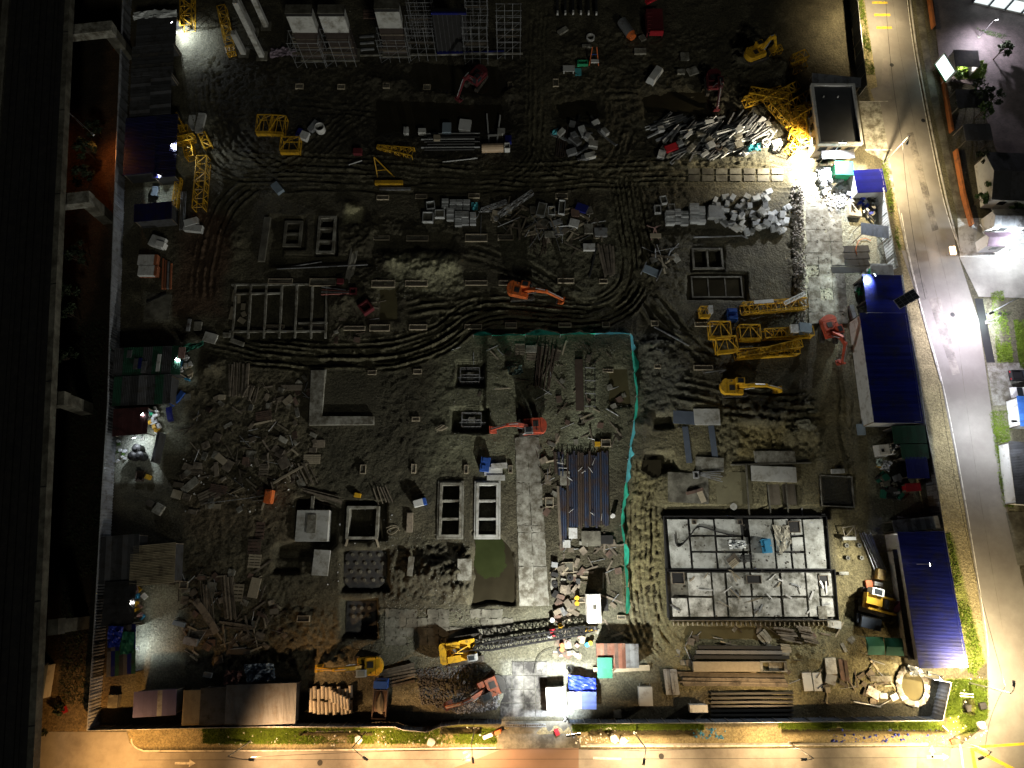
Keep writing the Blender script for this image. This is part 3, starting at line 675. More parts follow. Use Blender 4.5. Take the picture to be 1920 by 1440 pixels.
# ------------------------------------------------------------------ builders
def pbox(name, label, cat, cx, cy, w, h, ang, ht, mat, group=None, dz=0.0, mesh=None, z=None):
 """one solid piece seen at (cx,cy), w x h pixels, ht metres tall, standing on the ground"""
 c, W, L, r = box_px(cx, cy, w, h, ang)
 zz = gz(c.x, c.y) - .02 + dz if z is None else z
 o = add(name, mesh or UNIT, mat, None, (c.x, c.y, zz), r, (max(W, .05), max(L, .05), ht))
 return tag(o, label, cat, group)
def long_piece(name, label, cat, x0, y0, x1, y1, wm, hm, mat, group=None, dz=0.0, mesh=None, tilt=0.0):
 c, L, r = seg_px(x0, y0, x1, y1)
 o = add(name, mesh or rnd.choice(PLANKS), mat, None, (c.x, c.y, gz(c.x, c.y) + dz), (0, tilt, r), (L, wm, hm))
 return tag(o, label, cat, group)
def shed(name, label, quad, h, mat, cols=6, along='y', slope=.06, wall=None, mats=None, group=None, open_side=None, cat='shed', posts=True, rows=1, corr=None):
 """lean-to: corrugated roof sheets on posts with sheet walls; quad = roof corners in the photograph"""
 c, W, L, r = quad_px(quad, h)
 t = thing(name, label, cat, (c.x, c.y, 0), r, group)
 ms = mats or [mat]
 if along == 'y':      # ribs run along y, sheets side by side in x
  sw, sl = W / cols, L / rows
  for i in range(cols):
   for j in range(rows):
    y = -L / 2 + (j + .5) * sl
    add('roof_sheet', corr or CORR, ms[(i + j * 3) % len(ms)], t, (-W / 2 + (i + .5) * sw, y, h + y * slope + .012 * ((i + j) % 2)), (math.atan(slope), 0, 0), (sw * 1.02, sl * 1.01, 1))
 else:
  sw, sl = L / cols, W / rows
  for i in range(cols):
   for j in range(rows):
    x = -W / 2 + (j + .5) * sl
    add('roof_sheet', corr or CORR, ms[(i + j * 3) % len(ms)], t, (x, -L / 2 + (i + .5) * sw, h + x * slope + .012 * ((i + j) % 2)), (0, -math.atan(slope), math.pi / 2), (sw * 1.02, sl * 1.01, 1))
 wm = wall or roof_dark
 zz = lambda x, y: h + (y if along == 'y' else x) * slope - .08
 for nm, x0, y0, x1, y1 in (('n', -W / 2 + .3, L / 2 - .25, W / 2 - .3, L / 2 - .25), ('s', -W / 2 + .3, -L / 2 + .25, W / 2 - .3, -L / 2 + .25), ('w', -W / 2 + .25, -L / 2 + .3, -W / 2 + .25, L / 2 - .3), ('e', W / 2 - .25, -L / 2 + .3, W / 2 - .25, L / 2 - .3)):
  if open_side and nm in open_side: continue
  a, b = zz(x0, y0), zz(x1, y1); dx, dy = x1 - x0, y1 - y0; ln = math.hypot(dx, dy); nx, ny = -dy / ln * .04, dx / ln * .04
  vs = [(x0 - nx, y0 - ny, 0), (x1 - nx, y1 - ny, 0), (x1 + nx, y1 + ny, 0), (x0 + nx, y0 + ny, 0), (x0 - nx, y0 - ny, a), (x1 - nx, y1 - ny, b), (x1 + nx, y1 + ny, b), (x0 + nx, y0 + ny, a)]
  add('wall', MB().add(vs, [(3, 2, 1, 0), (4, 5, 6, 7), (0, 1, 5, 4), (1, 2, 6, 5), (2, 3, 7, 6), (3, 0, 4, 7)]), wm, t)
 if posts:
  for x in (-W / 2 + .18, W / 2 - .18):
   for y in (-L / 2 + .18, L / 2 - .18):
    add('post', UNIT, wood, t, (x, y, 0), 0, (.11, .11, zz(x, y)))
 return t
def hoarding(label, pts, h, mat, panel=2.4, cap=True, name='site_hoarding', lean=.0):
 """sheet fence along a pixel path of its top edge; each sheet and post a part"""
 W = [P(x, y, h) for x, y in pts]; o = W[0].copy(); o.z = 0
 t = thing(name, label, 'fence', o)
 for a, b in zip(W[:-1], W[1:]):
  d = b - a; n = max(1, round(d.length / panel)); r = math.atan2(d.y, d.x)
  for i in range(n):
   c = a + d * ((i + .5) / n) - o; pl = d.length / n
   add('panel', CORR, mat, t, (c.x, c.y, h / 2 + rnd.uniform(-.04, .04)), (math.pi / 2 + rnd.uniform(-.012, .012), 0, r), (pl * 1.01, h, 1))
   q = a + d * (i / n) - o; nx, ny = -math.sin(r), math.cos(r)
   add('post', UNIT, steel, t, (q.x + nx * .1, q.y + ny * .1, 0), r, (.08, .08, h - .15))
  m = (a + b) / 2 - o
  if cap: add('top_rail', UNIT, galv, t, (m.x, m.y, h - .06), r, (d.length, .07, .09))
 return t
def lattice_mesh_sides(p0, p1, w0, w1, hh0, hh1, n, r, rl, x=False):
 """four chord meshes and four lacing meshes of a lattice between p0 and p1 (straight along local x)"""
 L = p1 - p0
 def corner(t, i, j): return Vector((p0 + L * t, i * (w0 + (w1 - w0) * t) / 2, j * (hh0 + (hh1 - hh0) * t) / 2))
 cs = [(-1, -1), (1, -1), (1, 1), (-1, 1)]
 chords = [MB().cyl(corner(0, *c), corner(1, *c), r, n=4) for c in cs]
 lac = []
 for k in range(4):
  a, b = cs[k], cs[(k + 1) % 4]; m = MB()
  for i in range(n):
   t0, t1 = i / n, (i + 1) / n
   m.cyl(corner(t0, *a), corner(t0, *b), rl, n=3, caps=False)
   if x or i % 2 == 0: m.cyl(corner(t0, *a), corner(t1, *b), rl, n=3, caps=False)
   if x or i % 2 == 1: m.cyl(corner(t0, *b), corner(t1, *a), rl, n=3, caps=False)
  m.cyl(corner(1, *a), corner(1, *b), rl, n=3, caps=False)
  lac.append(m)
 return chords, lac
_LC = {}
def mast(label, x0, y0, x1, y1, w=1.7, hh=1.7, n=None, mat=None, group=None, dz=0.0, tilt=0.0, w1=None, roll=0.0, r=.11, rl=.07, plate=False):
 """steel lattice section lying on the ground from one pixel to another"""
 mat = mat or yellow
 c, L, rz = seg_px(x0, y0, x1, y1)
 n = n or max(2, round(L / (w * .95)))
 t = thing('crane_mast_section', label, 'lattice', (c.x, c.y, gz(c.x, c.y) + hh / 2 + dz), rz, group)
 t.rotation_euler = (roll, tilt, rz)
 ch, lac = lattice_mesh_sides(-L / 2, L / 2, w, w1 or w, hh, w1 or hh, n, r, rl)
 for m in ch: add('chord', m, mat, t)
 for m in lac: add('lacing', m, mat, t)
 if plate: add('end_plate', MB().box((0, -w / 2, -hh * .2), (L * .96, .12, hh * .45)), mat, t)
 return t
# --- excavator, boom along +x
def excavator(label, cx, cy, ux, uy, paint_m, reach=6.6, track_ang=None, size=1.0, cab_m=None, glass=None, name='excavator', cwm=None, bucket_m=None, group='excavators on the site'):
 """body centre at (cx,cy) pixels, boom pointing to pixel (ux,uy)"""
 c = G(cx, cy); c.z = max(c.z, 0) ; tip = P(ux, uy); d = tip - P(cx, cy); rz = math.atan2(d.y, d.x); s = size
 reach = d.length / s
 t = thing(name, label, 'excavator', c, rz, group)
 ta = 0 if track_ang is None else R(track_ang) - rz
 def rot(x, y): return (x * math.cos(ta) - y * math.sin(ta), x * math.sin(ta) + y * math.cos(ta))
 for sy in (-1, 1):
  prof = [(-2.0, .12), (-1.75, 0), (1.75, 0), (2.0, .12), (2.12, .45), (2.0, .78), (1.75, .9), (-1.75, .9), (-2.0, .78), (-2.12, .45)]
  m = MB().side([(a * s, b * s) for a, b in prof], -.3 * s, .3 * s)
  for k in range(16):
   m.box(((-1.8 + k * .24) * s, 0, .91 * s), (.12 * s, .62 * s, .06 * s))
  x, y = rot(0, sy * 1.15 * s)
  tr = add('track', m, trackm, t, (x, y, 0), ta)
  for k in (-1.6, -.8, 0, .8, 1.6):
   add('roller', MB().cyl((k * s, -.34 * s, .42 * s), (k * s, .34 * s, .42 * s), .3 * s if abs(k) > 1 else .18 * s, n=8), steel_dark, tr)
 x, y = rot(0, 0)
 add('undercarriage', MB().box((0, 0, .55 * s), (2.0 * s, 1.8 * s, .5 * s)).cyl((0, 0, .7 * s), (0, 0, 1.05 * s), .65 * s, n=12), trackm, t, (0, 0, 0), ta)
 b = MB().prism([(-1.6 * s, -1.3 * s), (1.15 * s, -1.3 * s), (1.3 * s, -1.15 * s), (1.3 * s, 1.3 * s), (-1.6 * s, 1.3 * s)], 1.05 * s, 1.5 * s)
 add('platform', b, paint_m, t)
 cw = []
 for k in range(9):
  a = math.pi / 2 + math.pi * k / 8; cw.append(((-1.62 + 1.0 * math.cos(a)) * s, 1.32 * math.sin(a) * s))
 add('counterweight', MB().prism(cw, 1.0 * s, 2.15 * s), cwm or paint_m, t)
 hood = add('engine_hood', MB().box((-.75 * s, -.05 * s, 1.85 * s), (1.6 * s, 2.4 * s, .7 * s)), paint_m, t)
 add('grille', MB().box((-.8 * s, -.3 * s, 2.22 * s), (.9 * s, .9 * s, .05 * s)), steel_dark, hood)
 add('exhaust', MB().cyl((-.9 * s, .8 * s, 2.15 * s), (-.9 * s, .8 * s, 2.6 * s), .07 * s, n=6), steel_dark, hood)
 add('toolbox', MB().box((.55 * s, -.85 * s, 1.75 * s), (1.1 * s, .8 * s, .5 * s)), paint_m, t)
 cab = add('cab', MB().side([(-.25 * s, 1.5 * s), (1.45 * s, 1.5 * s), (1.5 * s, 2.0 * s), (1.15 * s, 2.95 * s), (-.25 * s, 2.95 * s)], .3 * s, 1.3 * s), cab_m or paint_m, t)
 add('window', MB().box((.45 * s, .8 * s, 2.97 * s), (.95 * s, .72 * s, .05 * s)), glass or glass_dark, cab)
 add('window', MB().box((.45 * s, 1.31 * s, 2.3 * s), (1.1 * s, .04 * s, .9 * s)), glass_dark, cab)
 add('windscreen', MB().add([(1.53 * s, .4 * s, 2.0 * s), (1.53 * s, 1.2 * s, 2.0 * s), (1.19 * s, 1.2 * s, 2.9 * s), (1.19 * s, .4 * s, 2.9 * s)], [(0, 1, 2, 3), (3, 2, 1, 0)]), glass_dark, cab)
 # boom, stick, bucket
 k = reach / 6.6
 ax, ex, sx = .3, 3.6 * k, 6.1 * k
 hz = min(4.3, 3.0 + 1.0 / k) if k < 1.2 else 3.2
 prof = [(ax, 1.35), (ax + .5, 1.35), (ax + 1.3 * k, 2.7 * .9), (ax + 2.2 * k, hz - .55), (ex, hz - .25), (ex + .1, hz), (ex - .1, hz + .2), (ax + 2.0 * k, hz + .35), (ax + .8 * k, 2.9), (ax - .1, 1.75)]
 add('boom', MB().side([(a * s, b2 * s) for a, b2 in prof], -.26 * s, .26 * s), paint_m, t)
 prof = [(ex - .5, hz + .35), (ex - .1, hz + .45), (ex + .3, hz + .1), (sx + .15, 1.1), (sx - .1, .95), (ex - .1, hz - .35)]
 add('stick', MB().side([(a * s, b2 * s) for a, b2 in prof], -.19 * s, .19 * s), paint_m, t)
 prof = [(sx + .2, 1.25), (sx + .05, .3), (sx - .5, .02), (sx - 1.0, .12), (sx - .85, .3), (sx - .3, .5), (sx - .1, 1.15)]
 bk = add('bucket', MB().side([(a * s, b2 * s) for a, b2 in prof], -.55 * s, .55 * s), bucket_m or paint_m, t)
 m = MB()
 for q in (-.45, -.15, .15, .45): m.box(((sx - 1.1) * s, q * s, .14 * s), (.22 * s, .1 * s, .08 * s))
 add('bucket_teeth', m, steel, bk)
 for y in (-.42, .42): add('boom_cylinder', MB().cyl((.9 * s, y * s, 1.4 * s), ((ax + 1.9 * k) * s, y * s, (hz - .2) * s), .09 * s, n=6), steel, t)
 add('stick_cylinder', MB().cyl(((ax + 1.7 * k) * s, 0, (hz + .55) * s), ((ex - .35) * s, 0, (hz + .55) * s), .08 * s, n=6), steel, t)
 add('bucket_cylinder', MB().cyl(((ex + .2) * s, 0, (hz + .35) * s), ((sx - .1) * s, 0, 1.7 * s), .07 * s, n=6), steel, t)
 return t
def crawler_crane(label, cx, cy, tx, ty, paint_m, boom_m, bw=1.2, hgt=1.9, group=None, name='crawler_crane', end_h=2.2, s=1.0):
 c = G(cx, cy); tip = P(tx, ty, end_h); d = tip - P(cx, cy); rz = math.atan2(d.y, d.x); L = math.hypot(d.x, d.y)
 t = thing(name, label, 'crane', c, rz, group)
 for sy in (-1, 1):
  prof = [(-2.6, .15), (-2.3, 0), (2.3, 0), (2.6, .15), (2.75, .5), (2.6, .9), (2.3, 1.0), (-2.3, 1.0), (-2.6, .9), (-2.75, .5)]
  m = MB().side([(a * s, b * s) for a, b in prof], -.4 * s, .4 * s)
  for k in range(20): m.box(((-2.4 + k * .25) * s, 0, 1.02 * s), (.14 * s, .84 * s, .06 * s))
  add('track', m, trackm, t, (0, sy * 1.65 * s, 0))
 add('undercarriage', MB().box((0, 0, .7), (2.4 * s, 2.6 * s, .5)).cyl((0, 0, .9), (0, 0, 1.2), .9, n=12), trackm, t)
 add('platform', MB().box((-.6 * s, 0, 1.35), (4.6 * s, 2.9 * s, .35)), paint_m, t)
 add('counterweight', MB().prism([(-3.7 * s, -1.2 * s), (-3.4 * s, -1.5 * s), (-2.7 * s, -1.5 * s), (-2.7 * s, 1.5 * s), (-3.4 * s, 1.5 * s), (-3.7 * s, 1.2 * s)], 1.2, 2.5), paint_m, t)
 hs = add('engine_housing', MB().box((-1.6 * s, .95 * s, 2.05), (2.0 * s, .95 * s, 1.1)).box((-1.6 * s, -.95 * s, 2.05), (2.0 * s, .95 * s, 1.1)), paint_m, t)
 add('winch_drum', MB().cyl((-1.6 * s, -.45 * s, 1.9), (-1.6 * s, .45 * s, 1.9), .4, n=10).cyl((-.5 * s, -.45 * s, 1.9), (-.5 * s, .45 * s, 1.9), .35, n=10), steel_dark, hs)
 cab = add('cab', MB().side([(.4 * s, 1.5), (1.9 * s, 1.5), (1.9 * s, 2.2), (1.6 * s, 3.0), (.4 * s, 3.0)], -1.6 * s, -.65 * s), galv, t)
 add('window', MB().box((1.0 * s, -1.12 * s, 3.02), (.9 * s, .6 * s, .04)), glass_dark, cab)
 add('gantry', MB().bar((-2.4 * s, -.6, 1.6), (-1.2 * s, 0, 3.6), .14).bar((-2.4 * s, .6, 1.6), (-1.2 * s, 0, 3.6), .14).bar((.6 * s, -.5, 1.6), (-1.2 * s, 0, 3.6), .12).bar((.6 * s, .5, 1.6), (-1.2 * s, 0, 3.6), .12), paint_m, t)
 bm_ = bpy.data.objects.new('boom', None); bm_.parent = t; bm_.location = (1.4 * s, 0, hgt); COL.objects.link(bm_)
 BL = L - 1.4 * s; bm_.rotation_euler = (0, -math.atan2(end_h - hgt, BL), 0)
 for (a, b, w0, w1) in ((0, 2.4, .5, bw), (2.4, BL - 2.6, bw, bw), (BL - 2.6, BL, bw, .5)):
  ch, lac = lattice_mesh_sides(a, b, w0, w1, w0, w1, max(2, round((b - a) / (bw * .75))), .13, .085)
  for m in ch: add('chord', m, boom_m, bm_)
  for m in lac: add('lacing', m, boom_m, bm_)
 add('sheave_head', MB().cyl((BL, -.3, 0), (BL, .3, 0), .4, n=10), steel_dark, bm_)
 add('pendant_line', MB().cyl((-1.2 * s, 0, 3.55), (L - .3, 0, end_h + .4), .03, n=4), steel_dark, t)
 return t
# --- lamps: those seen lit, and a few added for their light
LIGHTS = []
def light(kind, loc, energy, color, parent=None, size=.2, target=None, spot=120, blend=.6):
 ld = bpy.data.lights.new('lamp_light', kind); ld.energy = energy; ld.color = color
 if kind == 'SPOT': ld.spot_size = R(spot); ld.spot_blend = blend
 if kind in ('SPOT', 'POINT'): ld.shadow_soft_size = size
 if kind == 'AREA': ld.shape = 'DISK'; ld.size = size
 o = bpy.data.objects.new('lamp_light', ld); COL.objects.link(o); o.location = loc
 if parent: o.parent = parent
 if target is not None:
  d = Vector(target) - Vector(loc); o.rotation_euler = d.to_track_quat('-Z', 'Y').to_euler()
 return o
def street_lamp(label, bx, by, hx, hy, energy, color, h=9.0, name='street_lamp', lens=30, lit=True, spot=138, out=3.5, group='street lamps along the roads'):
 """pole base pixel, lamp head pixel (seen at its height)"""
 b = P(bx, by); b.z = gz(b.x, b.y); hd = P(hx, hy, h) - b; hd.z = 0
 t = thing(name, label, 'street lamp', b, 0, group)
 L = max(hd.length, .6); u = hd.normalized()
 add('pole', MB().cyl((0, 0, 0), (0, 0, h - .5), .11, .07, n=8), galv, t)
 add('base_plate', MB().box((0, 0, .05), (.45, .45, .1)), steel, t)
 add('arm', MB().cyl((0, 0, h - .55), tuple(u * (L * .5)) [:2] + (h + .05,), .05, n=6).cyl(tuple(u * (L * .5))[:2] + (h + .05,), tuple(u * L)[:2] + (h + .1,), .045, n=6), galv, t)
 rz = math.atan2(u.y, u.x)
 hd_o = add('lamp_head', MB().box((0, 0, 0), (.85, .34, .16), 0, .8), galv, t, (u.x * (L + .3), u.y * (L + .3), h + .1), rz)
 add('lamp_lens', MB().box((0, 0, -.1), (.6, .26, .04)), EM('lens_' + label[:6] + str(lens) + '%.2f' % color[2], color, lens if lit else 0), hd_o)
 if lit: light('SPOT', (u.x * (L + .3), u.y * (L + .3), h - .15), energy, color, t, .18, (u.x * (L + .3 + out), u.y * (L + .3 + out), 0), spot, .75)
 return t
def flood(label, bx, by, h, tx, ty, energy, color, spot=140, blend=.7, size=.3, heads=1, lens=25, tz=0.0, name='floodlight', cat='floodlight', pole=True, mast_m=None):
 """floodlight on a pole standing at pixel (bx,by), aimed at ground pixel (tx,ty)"""
 b = P(bx, by); b.z = gz(b.x, b.y) if pole else 0; tg = P(tx, ty, tz) - b; rz = math.atan2(tg.y, tg.x)
 t = thing(name, label, cat, b, 0)
 if pole:
  add('pole', MB().cyl((0, 0, -.05), (0, 0, h), .07, .05, n=6), mast_m or galv, t)
  add('base', MB().box((0, 0, .08), (.6, .6, .2)), concrete, t)
 else:
  add('bracket', MB().bar((0, 0, h), (math.cos(rz) * .35, math.sin(rz) * .35, h), .06), galv, t)
 for k in range(heads):
  off = (k - (heads - 1) / 2) * .7
  x, y = math.cos(rz) * .38 - math.sin(rz) * off, math.sin(rz) * .38 + math.cos(rz) * off
  hd = add('lamp_head', MB().box((0, 0, 0), (.18, .55, .4)), steel_dark, t, (x, y, h), (0, .5, rz))
  add('lamp_lens', MB().box((.11, 0, 0), (.03, .48, .34)), EM('flood_lens_%d_%.2f' % (lens, color[2]), color, lens), hd)
 light('SPOT', (math.cos(rz) * .7, math.sin(rz) * .7, h - .1), energy, color, t, size, (tg.x, tg.y, tz), spot, blend)
 return t
def blob_mesh(r, n=7, seed=0, flatz=.6):
 rr = random.Random(seed); bm = bmesh.new(); bmesh.ops.create_icosphere(bm, subdivisions=1, radius=r)
 for v in bm.verts: v.co *= rr.uniform(.7, 1.2); v.co.z *= flatz
 me = bpy.data.meshes.new('clod'); bm.to_mesh(me); bm.free(); return me
def scatter_mesh(name, label, poly, n, smin, smax, mat, seed, elong=1.0, zoff=0.0, kind='stuff', dens=None):
 """many small clods or chips too small to pick apart: one object of stuff"""
 r = random.Random(seed); xs = [p[0] for p in poly]; ys = [p[1] for p in poly]; mb = MB(); c0 = G(sum(xs) / len(xs), sum(ys) / len(ys))
 def inside(x, y):
  c = False; m = len(poly)
  for i in range(m):
   (ax, ay), (bx, by) = poly[i], poly[(i + 1) % m]
   if (ay > y) != (by > y) and x < (bx - ax) * (y - ay) / (by - ay) + ax: c = not c
  return c
 k = 0
 while k < n:
  x, y = r.uniform(min(xs), max(xs)), r.uniform(min(ys), max(ys))
  if not inside(x, y): 
   k += .2; continue
  k += 1
  g = G(x, y) - c0; s = smin + (smax - smin) * r.random() ** 2.5; a = r.uniform(0, 6.28); ca, sa = math.cos(a), math.sin(a); vs = []
  for (u, v, w) in ((-1, -.7, -.4), (1, -.8, -.4), (.8, .8, -.4), (-.9, .7, -.4), (-.5, -.4, .7), (.6, -.5, .5), (.4, .5, .8), (-.5, .5, .4)):
   u *= s * elong * r.uniform(.7, 1.2); v *= s * r.uniform(.7, 1.2); w *= s * .8
   vs.append((g.x + u * ca - v * sa, g.y + u * sa + v * ca, g.z + w + zoff + s * .2))
  mb.add(vs, [(4, 5, 6, 7), (0, 1, 5, 4), (1, 2, 6, 5), (2, 3, 7, 6), (3, 0, 4, 7)])
 o = add(name, mb, mat, None, c0); return tag(o, label, None, None, kind)
def draped(name, label, cat, quad, mat, z=.4, amp=.25, n=12, seed=1, group=None, sag=0.0, parent=None):
 """crumpled cloth or tarpaulin lying over something, with thickness"""
 pts = [P(x, y, z) for x, y in quad]; c = sum(pts, Vector()) / 4; r = random.Random(seed)
 hs = [[r.uniform(-1, 1) for _ in range(n + 1)] for _ in range(n + 1)]
 vs = []
 for k in (0, -.05):
  for j in range(n + 1):
   for i in range(n + 1):
    u, v = i / n, j / n
    p = (pts[0] * (1 - u) + pts[1] * u) * (1 - v) + (pts[3] * (1 - u) + pts[2] * u) * v - c
    e = min(u, v, 1 - u, 1 - v)
    zz = amp * hs[j][i] + amp * math.sin(u * 9 + v * 7 + seed) * .6 - (sag if e < .01 else 0)
    vs.append((p.x + hs[j][i] * .08, p.y + hs[i][j] * .08, zz + k))
 m = (n + 1) ** 2; fs = []
 for j in range(n):
  for i in range(n):
   a = j * (n + 1) + i; fs.append((a, a + n + 1, a + n + 2, a + 1)); fs.append((m + a + 1, m + a + n + 2, m + a + n + 1, m + a))
 o = add(name, MB().add(vs, fs), mat, parent, (c.x, c.y, z)); return tag(o, label, cat, group)
PAL_SLAT = UNIT
def pallet(label, cx, cy, w, h, ang, mat=None, slats=5, group=None, name='timber_pallet', cat='pallet', dz=0.0, tilt=0.0):
 c, W, L, r = box_px(cx, cy, w, h, ang)
 t = thing(name, label, cat, (c.x, c.y, gz(c.x, c.y) + dz), r, group); t.rotation_euler = (tilt, tilt * .5, r)
 mat = mat or wood
 for k in (-.46, 0, .46): add('runner', UNIT, mat, t, (k * W * .95, 0, 0), 0, (.1, L, .1))
 for i in range(slats):
  add('slat', UNIT, mat, t, (0, -L / 2 + (i + .5) * L / slats, .1), 0, (W, L / slats * .72, .035))
 return t
def frame_box(label, cx, cy, w, h, ang, cells, mat, top=.25, wall_m=.35, depth=1.6, name='concrete_chamber', across=False, cat='foundation', group=None, ledge=0.0):
 """open concrete box with cross walls, sunk in the ground"""
 c, W, L, r = box_px(cx, cy, w, h, ang); z0, z1 = -depth, top
 t = thing(name, label, cat, (c.x, c.y, 0), r, group)
 add('wall', MB().box((0, L / 2 - wall_m / 2, (z0 + z1) / 2), (W, wall_m, z1 - z0)), mat, t)
 add('wall', MB().box((0, -L / 2 + wall_m / 2, (z0 + z1) / 2), (W, wall_m, z1 - z0)), mat, t)
 for s in (-1, 1): add('wall', MB().box((s * (W / 2 - wall_m / 2), 0, (z0 + z1) / 2 - .004), (wall_m, L - 2 * wall_m, z1 - z0)), mat, t)
 for k in range(1, cells):
  if across: add('cross_wall', MB().box((-W / 2 + W * k / cells, 0, (z0 + z1) / 2 - .06), (wall_m * .8, L - 2 * wall_m, z1 - z0 - .1)), mat, t)
  else: add('cross_wall', MB().box((0, -L / 2 + L * k / cells, (z0 + z1) / 2 - .06), (W - 2 * wall_m, wall_m * .8, z1 - z0 - .1)), mat, t)
 if ledge: add('outer_ledge', MB().ring(W + 2 * ledge, L + 2 * ledge, ledge * .8, z1 - .5, z1 - .15), mat, t)
 return t
def tree(label, cx, cy, rpx, h, mat, name='tree', cat='tree', n=500, ls=.3, seed=0, group=None, trunk=None, hollow=.3):
 """tapered trunk with limbs and a crown of leaf-sized faces in clumps"""
 r = random.Random(seed); b = G(cx, cy); rad = (P(cx + rpx, cy) - P(cx - rpx, cy)).length / 2
 t = thing(name, label, cat, b, 0, group)
 tm = MB(); th = h * .55; tm.cyl((0, 0, -.1), (0, 0, th), max(.06, h * .025), max(.03, h * .014), n=6)
 clumps = []
 for k in range(max(8, int(rad * 6))):
  a = r.uniform(0, 6.28); q = rad * math.sqrt(r.random()) * .85; z = h * .45 + h * .5 * (1 - (q / rad) ** 2) * r.uniform(.5, 1.0)
  clumps.append((q * math.cos(a), q * math.sin(a), z, r.uniform(.25, .5) * rad * .8))
  if k < 12: tm.cyl((0, 0, th * r.uniform(.5, .95)), (q * math.cos(a), q * math.sin(a), z), h * .009 + .02, .015, n=4)
 add('trunk', tm, bark, t)
 vs = []; fs = []
 for i in range(n):
  x, y, z, cr = r.choice(clumps)
  d = Vector((r.gauss(0, 1), r.gauss(0, 1), r.gauss(0, .8))); d = d.normalized() * cr * r.uniform(.4, 1.05)
  p = Vector((x, y, z)) + d; s = ls * r.uniform(.5, 1.2)
  u = Vector((r.gauss(0, 1), r.gauss(0, 1), r.gauss(0, .5))).normalized(); w = u.cross(Vector((r.gauss(0, 1), r.gauss(0, 1), r.gauss(0, 1)))).normalized()
  o = len(vs); vs += [p - u * s, p - w * s * .5, p + u * s, p + w * s * .5]; fs.append((o, o + 1, o + 2, o + 3))
 add('crown', MB().add(vs, fs), mat, t)
 return t
def gable_house(label, quad, h, rise, roof_m, wall_m, along='x', name='house', cat='building', over=.35, strips=10, windows=2):
 c, W, L, r = quad_px(quad, h)
 t = thing(name, label, cat, (c.x, c.y, 0), r)
 if along == 'y': W, L = L, W; rr = math.pi / 2
 else: rr = 0
 g = bpy.data.objects.new('shell', None); COL.objects.link(g); g.parent = t; g.rotation_euler = (0, 0, rr)
 w, l = W / 2 - over, L / 2 - over
 add('wall', MB().box((0, 0, h / 2 - .05), (2 * w, 2 * l, h - .1)), wall_m, g)
 add('gable', MB().add([(-w, -l, h - .1), (-w, l, h - .1), (-w, 0, h + rise * .85), (w, -l, h - .1), (w, l, h - .1), (w, 0, h + rise * .85)], [(0, 2, 1), (3, 4, 5), (0, 1, 4, 3), (1, 2, 5, 4), (2, 0, 3, 5)]), wall_m, g)
 sl = math.hypot(L / 2, rise)
 for s in (-1, 1):
  for k in range(strips):
   add('roof_sheet', CORR, roof_m, g, (-W / 2 + (k + .5) * W / strips, s * L / 4, h + rise / 2 + .05), (-s * math.atan2(rise, L / 2), 0, 0), (W / strips * 1.01, sl, 1))
 for k in range(windows):
  for s in (-1, 1):
   wd_ = add('window', MB().box((-w + (k + .5) * 2 * w / windows, s * (l + .02), h * .55), (1.3, .06, 1.1)), glass_dark, g)
 return t
def car(label, cx, cy, ang, paint_m, glass=None, L=4.4, W=1.8, name='parked_car', pickup=False, group='parked cars'):
 c = G(cx, cy); c.z = max(c.z, 0); t = thing(name, label, 'car', c, R(ang), group)
 l = L / 2
 add('body', MB().side([(-l, .35), (l, .35), (l + .02, .6), (l - .15, .78), (l - 1.15, .9), (-l + .15, .95), (-l, .75)], -W / 2, W / 2), paint_m, t)
 x0, x1 = (-.3, l - 1.5) if pickup else (-l + .45, l - 1.35)
 cabm = MB(); z0, z1 = .9, 1.45
 vs = [(x0 - .25, -W / 2 + .05, z0), (x1 + .55, -W / 2 + .05, z0), (x1 + .55, W / 2 - .05, z0), (x0 - .25, W / 2 - .05, z0), (x0 + .15, -W / 2 + .2, z1), (x1 - .05, -W / 2 + .2, z1), (x1 - .05, W / 2 - .2, z1), (x0 + .15, W / 2 - .2, z1)]
 cabm.add(vs, [(0, 1, 5, 4), (1, 2, 6, 5), (2, 3, 7, 6), (3, 0, 4, 7)])
 add('window_band', cabm, glass or glass_dark, t)
 add('roof', MB().box(((x0 + x1) / 2 + .05, 0, z1 + .02), (x1 - x0 - .15, W - .38, .06)), paint_m, t)
 for x in (-l + .85, l - .85):
  for y in (-W / 2 + .08, W / 2 - .08):
   wh = add('wheel', MB().cyl((x, y - .1, .33), (x, y + .1, .33), .33, n=12), black, t)
   add('rim', MB().cyl((x, y - .12, .33), (x, y + .12, .33), .18, n=8), steel, wh)
 for y in (-.6, .6):
  add('headlight', MB().box((l - .05, y, .66), (.14, .35, .14)), white, t)
  add('tail_light', MB().box((-l + .02, y, .75), (.08, .3, .16)), red, t)
 if pickup: add('cargo_bed', MB().ring(1.6, W - .1, .08, .9, 1.15, (-l + .95, 0)), paint_m, t)
 return t
def starter(label, cx, cy, w, h, ang=0, group='footing starters set out across the mud', ht=.35):
 """low concrete kerb box with a comb of reinforcing bars standing in it"""
 c, W, L, r = box_px(cx, cy, w, h, ang); z = gz(c.x, c.y) - .05
 t = thing('footing_starter', label, 'footing', (c.x, c.y, z), r, group)
 add('formwork', MB().ring(W, L, .1, 0, ht), wood_pale, t)
 add('concrete_fill', MB().box((0, 0, ht * .28), (W - .22, L - .22, ht * .5)), concrete_wet, t)
 m = MB(); n = max(3, int(W / .3))
 for i in range(n):
  for y in (-L / 2 + .2, L / 2 - .2): m.cyl((-W / 2 + .2 + i * (W - .4) / max(1, n - 1), y, .1), (-W / 2 + .2 + i * (W - .4) / max(1, n - 1), y, ht + .55), .025, n=3)
 add('reinforcing_bars', m, rust, t)
 return t
